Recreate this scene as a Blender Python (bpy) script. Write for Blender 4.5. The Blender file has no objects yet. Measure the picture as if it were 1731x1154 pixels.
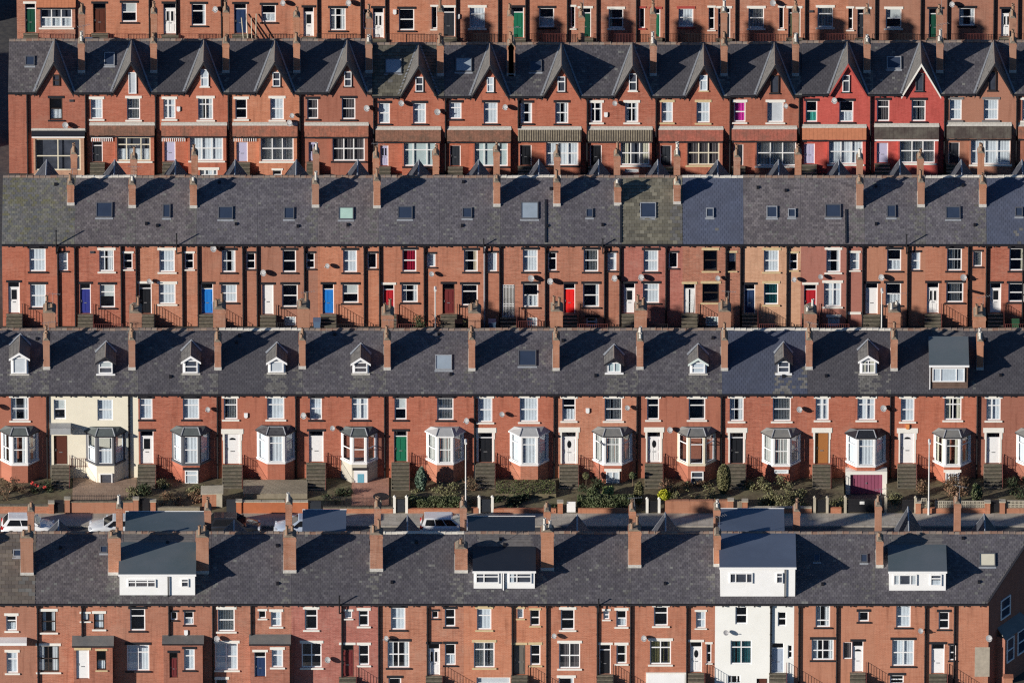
import bpy, math, random
import numpy as np
from mathutils import Vector, Matrix

# ------------------------------------------------------------------ camera, light, exposure
SC = bpy.context.scene
COL = SC.collection
R = math.radians
PITCH = R(26.0)                                   # the photograph looks down at about 26 degrees from far away
AIM = Vector((0.0, 0.0, 11.8))
cam_data = bpy.data.cameras.new('camera')
cam = bpy.data.objects.new('camera', cam_data)
COL.objects.link(cam)
cam.location = AIM + 1500.0 * Vector((0, -math.cos(PITCH), math.sin(PITCH)))
cam.rotation_euler = (math.pi / 2 - PITCH, 0, 0)
cam_data.sensor_width = 36.0
cam_data.lens = 33000.0 / 1731.0 * 36.0
cam_data.clip_start = 50.0
cam_data.clip_end = 6000.0
SC.camera = cam

SUN_TO = Vector((-1.0, -0.566, 0.29)).normalized()   # low winter sun from the front left
SUN_EL = math.asin(SUN_TO.z)
SUN_AZ = math.atan2(SUN_TO.x, SUN_TO.y)
world = bpy.data.worlds.new('World')
SC.world = world
world.use_nodes = True
wn = world.node_tree
wn.nodes.clear()
sky = wn.nodes.new('ShaderNodeTexSky')
sky.sky_type = 'NISHITA'
sky.sun_disc = False
sky.sun_elevation = SUN_EL
sky.sun_rotation = SUN_AZ
sky.air_density = 1.0
sky.dust_density = 0.3
sky.ozone_density = 6.0
bg = wn.nodes.new('ShaderNodeBackground')
bg.inputs['Strength'].default_value = 0.07
wo = wn.nodes.new('ShaderNodeOutputWorld')
wn.links.new(sky.outputs[0], bg.inputs[0])
wn.links.new(bg.outputs[0], wo.inputs[0])

sun_data = bpy.data.lights.new('sun', 'SUN')
sun_data.energy = 5.0
sun_data.angle = R(0.5)
sun_data.color = (1.0, 0.93, 0.83)
sun = bpy.data.objects.new('sun', sun_data)
COL.objects.link(sun)
sun.rotation_euler = SUN_TO.to_track_quat('Z', 'Y').to_euler()
sun.location = (-40, -40, 60)

SC.view_settings.view_transform = 'Standard'
SC.view_settings.look = 'None'
SC.view_settings.exposure = 0.45
SC.view_settings.gamma = 1.0
SC.view_settings.use_curve_mapping = False
SC.render.engine = 'CYCLES'
SC.cycles.max_bounces = 6
SC.cycles.diffuse_bounces = 3
SC.cycles.glossy_bounces = 2
SC.cycles.transparent_max_bounces = 8
SC.cycles.caustics_reflective = False
SC.cycles.caustics_refractive = False
SC.cycles.use_denoising = False
SC.cycles.denoiser = 'OPENIMAGEDENOISE'
SC.cycles.denoising_input_passes = 'RGB_ALBEDO_NORMAL'
SC.cycles.denoising_prefilter = 'ACCURATE'
SC.cycles.filter_width = 1.25

RNG = random.Random(7)

# ------------------------------------------------------------------ materials
MATS = {}

def _principled(name):
    m = bpy.data.materials.new(name)
    m.use_nodes = True
    nt = m.node_tree
    return m, nt, nt.nodes['Principled BSDF']

def _n(nt, kind, **kw):
    n = nt.nodes.new(kind)
    for k, v in kw.items():
        if k in n.inputs.keys():
            n.inputs[k].default_value = v
        else:
            setattr(n, k, v)
    return n

def _mix(nt, a, b, fac, mode='MIX'):
    n = nt.nodes.new('ShaderNodeMix')
    n.data_type = 'RGBA'
    n.blend_type = mode
    for sock, v in ((n.inputs[0], fac), (n.inputs[6], a), (n.inputs[7], b)):
        if isinstance(v, bpy.types.NodeSocket):
            nt.links.new(v, sock)
        else:
            sock.default_value = v if not isinstance(v, tuple) or len(v) != 3 else (*v, 1)
    return n.outputs[2]

def _ramp(nt, src, p0, p1):
    r = nt.nodes.new('ShaderNodeMapRange')
    r.inputs['From Min'].default_value = p0
    r.inputs['From Max'].default_value = p1
    nt.links.new(src, r.inputs['Value'])
    return r.outputs[0]

def _wallvec(nt, sx=1.0, sz=1.0):
    """x+y along the wall, z up: works for front, side and end walls alike."""
    tc = _n(nt, 'ShaderNodeNewGeometry')
    sep = _n(nt, 'ShaderNodeSeparateXYZ')
    nt.links.new(tc.outputs['Position'], sep.inputs[0])
    add = _n(nt, 'ShaderNodeMath', operation='ADD')
    nt.links.new(sep.outputs[0], add.inputs[0])
    nt.links.new(sep.outputs[1], add.inputs[1])
    com = _n(nt, 'ShaderNodeCombineXYZ')
    nt.links.new(add.outputs[0], com.inputs[0])
    nt.links.new(sep.outputs[2], com.inputs[1])
    return com.outputs[0]

def _noise(nt, scale, detail=3.0, rough=0.55, vec=None):
    n = _n(nt, 'ShaderNodeTexNoise', Scale=scale, Detail=detail, Roughness=rough)
    if vec is None:
        g = _n(nt, 'ShaderNodeNewGeometry')
        vec = g.outputs['Position']
    nt.links.new(vec, n.inputs['Vector'])
    return n.outputs['Fac']

def brick_mat(name, c1, c2, mortar, grime=0.35, msize=0.012, bump=0.25):
    m, nt, b = _principled(name)
    vec = _wallvec(nt)
    br = _n(nt, 'ShaderNodeTexBrick')
    br.offset = 0.5
    br.inputs['Color1'].default_value = (*c1, 1)
    br.inputs['Color2'].default_value = (*c2, 1)
    br.inputs['Mortar'].default_value = (*mortar, 1)
    br.inputs['Scale'].default_value = 1.0
    br.inputs['Mortar Size'].default_value = msize
    br.inputs['Mortar Smooth'].default_value = 0.1
    br.inputs['Bias'].default_value = -0.1
    br.inputs['Brick Width'].default_value = 0.235
    br.inputs['Row Height'].default_value = 0.083
    nt.links.new(vec, br.inputs['Vector'])
    n1 = _ramp(nt, _noise(nt, 0.9, 5), 0.35, 0.7)
    n2 = _ramp(nt, _noise(nt, 5.5, 4), 0.3, 0.75)
    dk = tuple(0.45 * x for x in c1)
    lt = tuple(min(1, 1.25 * x + 0.02) for x in c2)
    c = _mix(nt, br.outputs['Color'], dk, _scale(nt, n1, grime))
    c = _mix(nt, c, lt, _scale(nt, n2, 0.28))
    # courses fired or laid in different batches: long pale and dark bands
    mb_ = _n(nt, 'ShaderNodeMapping')
    mb_.inputs['Scale'].default_value = (0.9, 9.0, 1)
    nt.links.new(vec, mb_.inputs['Vector'])
    bn = _noise(nt, 1.0, 3, 0.6, mb_.outputs[0])
    c = _mix(nt, c, tuple(0.5 * x for x in c1), _scale(nt, _ramp(nt, bn, 0.5, 0.72), 0.45))
    c = _mix(nt, c, mortar, _scale(nt, _ramp(nt, bn, 0.46, 0.28), 0.38))
    # repointed patches, paler
    pn = _ramp(nt, _noise(nt, 0.55, 5, 0.6), 0.58, 0.66)
    c = _mix(nt, c, mortar, _scale(nt, pn, 0.28))
    # every house has weathered a little differently (all its walls share its location)
    oi = _n(nt, 'ShaderNodeObjectInfo')
    wn_ = _n(nt, 'ShaderNodeTexWhiteNoise')
    nt.links.new(oi.outputs['Location'], wn_.inputs['Vector'])
    c = _mix(nt, c, tuple(0.62 * x for x in c1), _scale(nt, _ramp(nt, wn_.outputs['Value'], 0.45, 1.0), 0.55))
    sp_ = _n(nt, 'ShaderNodeSeparateColor')
    nt.links.new(wn_.outputs['Color'], sp_.inputs[0])
    c = _mix(nt, c, (min(1, 1.12 * c2[0]), 1.12 * c2[1], 0.95 * c2[2]), _scale(nt, sp_.outputs[1], 0.35))
    c = _mix(nt, c, mortar, _scale(nt, _ramp(nt, sp_.outputs[0], 0.5, 1.0), 0.30))
    # soot streaks running down the wall
    mp = _n(nt, 'ShaderNodeMapping')
    mp.inputs['Scale'].default_value = (3.0, 0.25, 1)
    nt.links.new(vec, mp.inputs['Vector'])
    st = _ramp(nt, _noise(nt, 1.0, 4, 0.6, mp.outputs[0]), 0.52, 0.8)
    c = _mix(nt, c, tuple(0.35 * x for x in c1), _scale(nt, st, 0.5))
    nt.links.new(c, b.inputs['Base Color'])
    b.inputs['Roughness'].default_value = 0.9
    b.inputs['Specular IOR Level'].default_value = 0.2
    if bump:
        bp = _n(nt, 'ShaderNodeBump', Strength=bump, Distance=0.02)
        inv = _n(nt, 'ShaderNodeMath', operation='MULTIPLY')
        inv.inputs[1].default_value = -1.0
        nt.links.new(br.outputs['Fac'], inv.inputs[0])
        nt.links.new(inv.outputs[0], bp.inputs['Height'])
        nt.links.new(bp.outputs[0], b.inputs['Normal'])
    return m

def _scale(nt, s, k):
    mm = _n(nt, 'ShaderNodeMath', operation='MULTIPLY')
    nt.links.new(s, mm.inputs[0])
    mm.inputs[1].default_value = k
    return mm.outputs[0]

def plain(name, col, rough=0.7, spec=0.3, var=0.25, scale=6.0, metal=0.0, dirt=None, coat=0.0):
    m, nt, b = _principled(name)
    f = _ramp(nt, _noise(nt, scale, 5), 0.3, 0.75)
    c = _mix(nt, col, tuple((1 - var) * x for x in col), f)
    if dirt:
        f2 = _ramp(nt, _noise(nt, scale * 0.22, 6, 0.65), 0.44, 0.66)
        c = _mix(nt, c, dirt, _scale(nt, f2, 0.7))
    nt.links.new(c, b.inputs['Base Color'])
    b.inputs['Roughness'].default_value = rough
    b.inputs['Specular IOR Level'].default_value = spec
    b.inputs['Metallic'].default_value = metal
    b.inputs['Coat Weight'].default_value = coat
    return m

def slate_attr(name, rough=0.62):
    """each slate carries its own colour in the 'tint' attribute"""
    m, nt, b = _principled(name)
    at = _n(nt, 'ShaderNodeAttribute', attribute_name='tint')
    f = _ramp(nt, _noise(nt, 9.0, 4), 0.35, 0.75)
    f2 = _ramp(nt, _noise(nt, 0.45, 4), 0.35, 0.7)
    c = _mix(nt, at.outputs['Color'], (0.15, 0.145, 0.15), _scale(nt, f, 0.10))
    c = _mix(nt, c, (0.05, 0.048, 0.056), _scale(nt, f2, 0.30))
    nt.links.new(c, b.inputs['Base Color'])
    b.inputs['Roughness'].default_value = rough
    b.inputs['Specular IOR Level'].default_value = 0.25
    return m

def slate_tex(name, c1, c2, w=0.26, h=0.17, rough=0.65):
    m, nt, b = _principled(name)
    br = _n(nt, 'ShaderNodeTexBrick')
    br.offset = 0.5
    br.inputs['Color1'].default_value = (*c1, 1)
    br.inputs['Color2'].default_value = (*c2, 1)
    br.inputs['Mortar'].default_value = (*(0.4 * x for x in c1), 1)
    br.inputs['Scale'].default_value = 1.0
    br.inputs['Mortar Size'].default_value = 0.008
    br.inputs['Brick Width'].default_value = w
    br.inputs['Row Height'].default_value = h
    g = _n(nt, 'ShaderNodeNewGeometry')
    sep = _n(nt, 'ShaderNodeSeparateXYZ')
    nt.links.new(g.outputs['Position'], sep.inputs[0])
    com = _n(nt, 'ShaderNodeCombineXYZ')
    nt.links.new(sep.outputs[1], com.inputs[0])
    nt.links.new(sep.outputs[2], com.inputs[1])
    nt.links.new(com.outputs[0], br.inputs['Vector'])
    f = _ramp(nt, _noise(nt, 3.0, 5), 0.35, 0.75)
    c = _mix(nt, br.outputs['Color'], tuple(min(1, 1.5 * x + 0.02) for x in c2), _scale(nt, f, 0.45))
    nt.links.new(c, b.inputs['Base Color'])
    b.inputs['Roughness'].default_value = rough
    b.inputs['Specular IOR Level'].default_value = 0.25
    return m

def glass_mat(name, tint=(0.9, 0.95, 1.0), gloss=0.15):
    m = bpy.data.materials.new(name)
    m.use_nodes = True
    nt = m.node_tree
    nt.nodes.clear()
    o = _n(nt, 'ShaderNodeOutputMaterial')
    tr = _n(nt, 'ShaderNodeBsdfTransparent')
    tr.inputs[0].default_value = (*tint, 1)
    gl = _n(nt, 'ShaderNodeBsdfGlossy')
    gl.inputs['Roughness'].default_value = 0.03
    gl.inputs['Color'].default_value = (0.9, 0.95, 1, 1)
    mx = _n(nt, 'ShaderNodeMixShader')
    mx.inputs[0].default_value = gloss
    nt.links.new(tr.outputs[0], mx.inputs[1])
    nt.links.new(gl.outputs[0], mx.inputs[2])
    nt.links.new(mx.outputs[0], o.inputs[0])
    return m

def island_mat(name, cols, rough=0.75, trans=0.0, spec=0.2):
    """colour picked per loose piece (leaf, twig, ridge tile)"""
    m, nt, b = _principled(name)
    g = _n(nt, 'ShaderNodeNewGeometry')
    rp = _n(nt, 'ShaderNodeValToRGB')
    els = rp.color_ramp.elements
    while len(els) < len(cols):
        els.new(0.5)
    for i, c in enumerate(cols):
        els[i].position = i / max(1, len(cols) - 1)
        els[i].color = (*c, 1)
    nt.links.new(g.outputs['Random Per Island'], rp.inputs[0])
    nt.links.new(rp.outputs[0], b.inputs['Base Color'])
    b.inputs['Roughness'].default_value = rough
    b.inputs['Specular IOR Level'].default_value = spec
    return m

def paving_mat(name, c1, c2, w, h, mortar):
    m, nt, b = _principled(name)
    br = _n(nt, 'ShaderNodeTexBrick')
    br.offset = 0.37
    br.inputs['Color1'].default_value = (*c1, 1)
    br.inputs['Color2'].default_value = (*c2, 1)
    br.inputs['Mortar'].default_value = (*mortar, 1)
    br.inputs['Scale'].default_value = 1.0
    br.inputs['Mortar Size'].default_value = 0.012
    br.inputs['Brick Width'].default_value = w
    br.inputs['Row Height'].default_value = h
    g = _n(nt, 'ShaderNodeNewGeometry')
    nt.links.new(g.outputs['Position'], br.inputs['Vector'])
    f = _ramp(nt, _noise(nt, 1.1, 6, 0.65), 0.38, 0.7)
    c = _mix(nt, br.outputs['Color'], tuple(0.55 * x for x in c1), _scale(nt, f, 0.6))
    f2 = _ramp(nt, _noise(nt, 14, 3), 0.3, 0.8)
    c = _mix(nt, c, tuple(1.3 * x for x in c2), _scale(nt, f2, 0.3))
    nt.links.new(c, b.inputs['Base Color'])
    b.inputs['Roughness'].default_value = 0.9
    return m

BRICKS = {
    'red': ((0.31, 0.076, 0.046), (0.47, 0.145, 0.090), (0.36, 0.21, 0.16)),
    'ora': ((0.34, 0.100, 0.055), (0.54, 0.198, 0.115), (0.44, 0.29, 0.22)),
    'dul': ((0.29, 0.090, 0.055), (0.49, 0.175, 0.108), (0.39, 0.26, 0.20)),
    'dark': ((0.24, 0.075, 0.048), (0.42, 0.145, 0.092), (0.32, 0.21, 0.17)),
    'pink': ((0.32, 0.088, 0.068), (0.47, 0.152, 0.118), (0.38, 0.24, 0.20)),
    'buff': ((0.44, 0.215, 0.135), (0.60, 0.335, 0.23), (0.50, 0.36, 0.26)),
    'redpaint': ((0.50, 0.088, 0.075), (0.62, 0.138, 0.118), (0.42, 0.075, 0.062)),
}
for k, (a, b_, c_) in BRICKS.items():
    MATS[k] = brick_mat('brick_' + k, a, b_, c_, 0.3, 0.014 if k in ('ora', 'dul', 'buff') else 0.010)
MATS['stack'] = brick_mat('brick_stack', (0.33, 0.125, 0.07), (0.44, 0.19, 0.115), (0.36, 0.27, 0.22), 0.55, 0.014)
MATS['gardenbrick'] = brick_mat('brick_garden', (0.42, 0.13, 0.065), (0.50, 0.20, 0.11), (0.4, 0.27, 0.2), 0.4, 0.012)
MATS['cream'] = plain('render_cream', (0.76, 0.71, 0.58), 0.85, 0.2, 0.07, 1.5)
MATS['white'] = plain('render_white', (0.82, 0.82, 0.79), 0.85, 0.2, 0.06, 1.2, dirt=(0.75, 0.745, 0.70))
MATS['dormerwhite'] = plain('render_dormer', (0.82, 0.82, 0.82), 0.7, 0.3, 0.05, 2.5, dirt=(0.74, 0.74, 0.72))
MATS['greyrender'] = plain('render_grey_paint', (0.50, 0.47, 0.40), 0.85, 0.2, 0.12, 2.0)
MATS['patch'] = plain('render_patch', (0.42, 0.37, 0.30), 0.9, 0.1, 0.3, 3.0)
MATS['upvc'] = plain('upvc_white', (0.80, 0.80, 0.80), 0.35, 0.4, 0.05, 4)
MATS['wood_dark'] = plain('frame_dark', (0.05, 0.035, 0.03), 0.5, 0.4, 0.3, 8)
MATS['creamframe'] = plain('frame_cream', (0.72, 0.66, 0.52), 0.5, 0.4, 0.1, 6)
MATS['greyframe'] = plain('frame_grey', (0.10, 0.105, 0.12), 0.5, 0.4, 0.15, 6)
MATS['k'] = plain('trim_black', (0.022, 0.022, 0.028), 0.5, 0.4, 0.3, 7)
MATS['w'] = plain('trim_white', (0.78, 0.76, 0.70), 0.7, 0.3, 0.1, 5)
MATS['b'] = plain('trim_buff', (0.62, 0.49, 0.29), 0.85, 0.2, 0.2, 5)
MATS['g'] = plain('trim_grey', (0.20, 0.19, 0.19), 0.85, 0.2, 0.2, 5)
MATS['r'] = plain('trim_red', (0.40, 0.07, 0.06), 0.7, 0.2, 0.2, 5)
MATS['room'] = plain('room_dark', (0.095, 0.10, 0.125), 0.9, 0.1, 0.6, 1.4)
MATS['glass'] = glass_mat('window_glass')
MATS['skyglass'] = plain('skylight_glass', (0.035, 0.05, 0.085), 0.05, 0.8, 0.2, 1.0)
MATS['skyglass_pale'] = plain('skylight_glass_pale', (0.30, 0.36, 0.42), 0.2, 0.6, 0.2, 1.0)
MATS['skyglass_green'] = plain('skylight_blind_green', (0.42, 0.60, 0.52), 0.4, 0.5, 0.2, 2.0)
MATS['skyglass_cream'] = plain('skylight_blind_cream', (0.62, 0.58, 0.46), 0.4, 0.5, 0.1, 2.0)
MATS['iron'] = plain('iron_black', (0.018, 0.018, 0.022), 0.45, 0.45, 0.3, 9)
MATS['ironred'] = plain('iron_maroon', (0.16, 0.045, 0.04), 0.5, 0.4, 0.3, 9)
MATS['pipe'] = plain('pipe_black', (0.014, 0.014, 0.018), 0.45, 0.4, 0.3, 9)
MATS['pipegrey'] = plain('pipe_grey', (0.30, 0.30, 0.32), 0.5, 0.4, 0.3, 9)
MATS['lead'] = plain('lead_flashing', (0.32, 0.34, 0.37), 0.6, 0.4, 0.35, 7)
MATS['mortar'] = plain('mortar_fillet', (0.55, 0.53, 0.49), 0.9, 0.1, 0.35, 8)
MATS['cap'] = plain('chimney_cap', (0.27, 0.22, 0.17), 0.95, 0.1, 0.5, 6)
MATS['pot'] = island_mat('chimney_pot', [(0.36, 0.13, 0.07), (0.45, 0.19, 0.10), (0.16, 0.10, 0.08), (0.42, 0.27, 0.16), (0.30, 0.10, 0.06)], 0.85)
MATS['slates'] = slate_attr('slates')
MATS['rearslate'] = slate_tex('slate_rear', (0.085, 0.08, 0.085), (0.115, 0.108, 0.105))
MATS['gableslate'] = slate_tex('slate_gable', (0.092, 0.088, 0.086), (0.128, 0.122, 0.116), 0.25, 0.16)
MATS['ridge'] = island_mat('ridge_tile', [(0.20, 0.11, 0.08), (0.24, 0.17, 0.13), (0.15, 0.12, 0.11), (0.26, 0.21, 0.17), (0.19, 0.10, 0.07)], 0.9)
MATS['ridgewhite'] = island_mat('ridge_tile_pale', [(0.55, 0.52, 0.46), (0.48, 0.45, 0.4), (0.60, 0.57, 0.5)], 0.9)
MATS['clay'] = plain('tile_clay', (0.38, 0.145, 0.095), 0.85, 0.2, 0.45, 7, dirt=(0.12, 0.085, 0.065))
MATS['clayred'] = plain('tile_clayred', (0.40, 0.13, 0.095), 0.85, 0.2, 0.45, 7, dirt=(0.17, 0.085, 0.065))
MATS['claybrown'] = plain('tile_claybrown', (0.26, 0.13, 0.09), 0.85, 0.2, 0.45, 7, dirt=(0.085, 0.065, 0.05))
MATS['claydark'] = plain('tile_dark', (0.075, 0.06, 0.055), 0.85, 0.2, 0.35, 5, dirt=(0.13, 0.12, 0.10))
MATS['clayora'] = plain('clay_tile_orange', (0.47, 0.185, 0.10), 0.85, 0.2, 0.2, 4)
MATS['romanpale'] = plain('tile_roman', (0.30, 0.26, 0.19), 0.9, 0.15, 0.5, 5, dirt=(0.12, 0.10, 0.08))
MATS['felt'] = plain('roof_felt', (0.088, 0.116, 0.128), 0.55, 0.35, 0.10, 0.6, dirt=(0.13, 0.145, 0.16))
MATS['feltblue'] = plain('roof_sheet_blue', (0.090, 0.112, 0.160), 0.5, 0.35, 0.10, 0.6, dirt=(0.12, 0.15, 0.21))
MATS['feltblack'] = plain('roof_sheet_black', (0.022, 0.025, 0.032), 0.35, 0.45, 0.2, 0.8)
MATS['feltgrey'] = plain('roof_sheet_grey', (0.15, 0.155, 0.155), 0.6, 0.3, 0.25, 2.0, dirt=(0.22, 0.21, 0.19))
MATS['feltpale'] = plain('roof_lead_pale', (0.36, 0.37, 0.38), 0.5, 0.4, 0.2, 2.0)
MATS['baygreen'] = plain('bay_roof_greengrey', (0.10, 0.115, 0.115), 0.6, 0.3, 0.25, 3)
MATS['gableshade'] = slate_tex('slate_gable_shade', (0.034, 0.037, 0.048), (0.05, 0.053, 0.064), 0.25, 0.16)  # rear gables' shade put into a darker slate colour
MATS['bayslate'] = slate_tex('bay_roof_slate', (0.05, 0.05, 0.058), (0.075, 0.075, 0.08), 0.25, 0.08)
MATS['steel'] = plain('dish_grey', (0.25, 0.25, 0.26), 0.5, 0.4, 0.15, 6)
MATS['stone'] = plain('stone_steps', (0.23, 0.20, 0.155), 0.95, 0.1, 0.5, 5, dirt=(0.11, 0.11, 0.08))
MATS['stoneshade'] = plain('stone_risers', (0.085, 0.075, 0.06), 0.95, 0.1, 0.5, 5, dirt=(0.07, 0.07, 0.055))  # step stone darkened: shade between the treads painted onto the risers
MATS['stonepale'] = plain('stone_pale', (0.50, 0.45, 0.36), 0.92, 0.1, 0.25, 4, dirt=(0.34, 0.31, 0.24))
MATS['stonewall'] = brick_mat('stone_wall', (0.30, 0.26, 0.19), (0.40, 0.345, 0.26), (0.18, 0.155, 0.12), 0.5, 0.02)
MATS['orangerender'] = plain('wall_orange_render', (0.48, 0.16, 0.075), 0.9, 0.1, 0.2, 2, dirt=(0.38, 0.14, 0.08))
MATS['soil'] = plain('garden_soil', (0.17, 0.14, 0.095), 0.98, 0.05, 0.45, 3, dirt=(0.20, 0.19, 0.11))
MATS['grass'] = island_mat('grass_blades', [(0.045, 0.075, 0.022), (0.085, 0.105, 0.035), (0.13, 0.125, 0.06), (0.06, 0.085, 0.03)], 0.8)
MATS['asphalt'] = plain('asphalt', (0.085, 0.084, 0.088), 0.92, 0.15, 0.3, 9, dirt=(0.13, 0.125, 0.115))
MATS['flags'] = paving_mat('paving_flags', (0.36, 0.325, 0.27), (0.46, 0.42, 0.36), 0.95, 0.62, (0.17, 0.155, 0.13))
MATS['patio'] = paving_mat('patio_brown', (0.30, 0.20, 0.14), (0.37, 0.26, 0.19), 0.6, 0.45, (0.10, 0.08, 0.06))
MATS['redflags'] = paving_mat('patio_red', (0.42, 0.20, 0.14), (0.50, 0.26, 0.18), 0.5, 0.4, (0.2, 0.11, 0.08))
MATS['kerb'] = plain('kerb_stone', (0.38, 0.35, 0.31), 0.9, 0.15, 0.3, 5)
MATS['ground'] = plain('ground', (0.10, 0.092, 0.08), 0.95, 0.1, 0.4, 0.8, dirt=(0.06, 0.058, 0.05))
MATS['rubber'] = plain('rubber', (0.012, 0.012, 0.012), 0.8, 0.2, 0.2, 8)
MATS['alloy'] = plain('alloy_rim', (0.45, 0.46, 0.48), 0.35, 0.5, 0.1, 8, metal=0.7)
MATS['carglass'] = plain('car_glass', (0.012, 0.014, 0.018), 0.05, 0.7, 0.1, 3)
MATS['lampred'] = plain('tail_lamp', (0.45, 0.02, 0.02), 0.2, 0.6, 0.1, 3)
MATS['lampclear'] = plain('head_lamp', (0.62, 0.65, 0.70), 0.12, 0.7, 0.1, 3)
MATS['polewhite'] = plain('lamp_post_paint', (0.66, 0.66, 0.64), 0.5, 0.4, 0.1, 5)
MATS['lampglass'] = plain('lamp_lens', (0.75, 0.77, 0.80), 0.2, 0.6, 0.05, 5)
MATS['hedge'] = island_mat('hedge_leaves', [(0.06, 0.085, 0.035), (0.095, 0.12, 0.055), (0.13, 0.135, 0.075), (0.075, 0.10, 0.045)], 0.7)
MATS['conifer'] = island_mat('conifer_leaves', [(0.068, 0.115, 0.081), (0.115, 0.169, 0.121), (0.162, 0.216, 0.162), (0.081, 0.135, 0.101)], 0.75)
MATS['yew'] = island_mat('yew_leaves', [(0.135, 0.135, 0.061), (0.189, 0.176, 0.088), (0.108, 0.115, 0.047), (0.216, 0.189, 0.108)], 0.8)
MATS['gold'] = island_mat('golden_leaves', [(0.36, 0.36, 0.025), (0.45, 0.43, 0.04), (0.26, 0.29, 0.02), (0.40, 0.38, 0.03)], 0.7)
MATS['lightgreen'] = island_mat('light_leaves', [(0.270, 0.351, 0.121), (0.378, 0.446, 0.176), (0.176, 0.257, 0.081)], 0.7)
MATS['brownleaf'] = island_mat('brown_leaves', [(0.176, 0.101, 0.061), (0.257, 0.149, 0.095), (0.115, 0.074, 0.047), (0.230, 0.176, 0.101)], 0.85)
MATS['olive'] = island_mat('olive_leaves', [(0.135, 0.142, 0.061), (0.216, 0.209, 0.108), (0.095, 0.101, 0.047), (0.270, 0.243, 0.149)], 0.8)
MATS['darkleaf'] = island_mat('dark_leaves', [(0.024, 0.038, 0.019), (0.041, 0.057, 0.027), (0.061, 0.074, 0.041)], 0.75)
MATS['twig'] = island_mat('twigs', [(0.10, 0.07, 0.045), (0.15, 0.11, 0.075), (0.07, 0.05, 0.035)], 0.9)
MATS['flowerred'] = plain('flower_red', (0.60, 0.07, 0.06), 0.7, 0.2, 0.2, 9)
MATS['fencewood'] = island_mat('fence_wood', [(0.24, 0.20, 0.15), (0.30, 0.26, 0.20), (0.20, 0.165, 0.125)], 0.9)
MATS['hangtile'] = slate_tex('hung_tile_brown', (0.10, 0.065, 0.05), (0.14, 0.09, 0.07), 0.2, 0.14)
MATS['binblue'] = plain('bin_blue', (0.10, 0.16, 0.26), 0.5, 0.4, 0.1, 5)
MATS['binblack'] = plain('bin_black', (0.025, 0.028, 0.032), 0.5, 0.4, 0.1, 5)
MATS['bingreen'] = plain('bin_green', (0.03, 0.12, 0.06), 0.5, 0.4, 0.1, 5)
MATS['signwhite'] = plain('sign_white', (0.80, 0.80, 0.78), 0.5, 0.3, 0.04, 5)
MATS['amber'] = plain('alarm_amber', (0.72, 0.28, 0.10), 0.4, 0.4, 0.1, 5)
MATS['sandpipe'] = plain('vent_pot_pale', (0.52, 0.50, 0.46), 0.8, 0.2, 0.2, 6)

DOORS = {'white': (0.80, 0.80, 0.80), 'navy': (0.035, 0.045, 0.24), 'blue': (0.02, 0.19, 0.60), 'red': (0.42, 0.02, 0.03),
         'bright': (0.78, 0.025, 0.025), 'maroon': (0.15, 0.03, 0.032), 'black': (0.015, 0.017, 0.022), 'green': (0.015, 0.15, 0.085),
         'dgreen': (0.012, 0.07, 0.045), 'brown': (0.10, 0.035, 0.025), 'oak': (0.36, 0.15, 0.05), 'lilac': (0.46, 0.45, 0.62),
         'dnavy': (0.022, 0.045, 0.115), 'olive': (0.10, 0.11, 0.07), 'grey': (0.36, 0.42, 0.52), 'rust': (0.45, 0.09, 0.03),
         'dgrey': (0.14, 0.13, 0.115), 'slate': (0.03, 0.035, 0.045)}
for k, c in DOORS.items():
    MATS['door_' + k] = plain('door_paint_' + k, c, 0.4, 0.4, 0.08, 5)
CURT = {'c': (0.78, 0.80, 0.80), 'b': (0.70, 0.69, 0.62), 'p': (0.72, 0.72, 0.70), 'u': (0.70, 0.71, 0.66), 'l': (0.75, 0.77, 0.77),
        'm': (0.72, 0.05, 0.36), 'r': (0.32, 0.012, 0.035), 't': (0.07, 0.36, 0.36), 'y': (0.50, 0.42, 0.16), 'f': (0.66, 0.54, 0.38),
        'g': (0.08, 0.42, 0.34), 'W': (0.82, 0.80, 0.78), 'k': (0.13, 0.11, 0.11), 'e': (0.62, 0.70, 0.66), 'x': (0.66, 0.60, 0.45),
        'P': (0.45, 0.05, 0.07)}
for k, c in CURT.items():
    MATS['curtain_' + k] = plain('curtain_cloth_' + k + '_', c, 0.9, 0.1, 0.12, 3)

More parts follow.
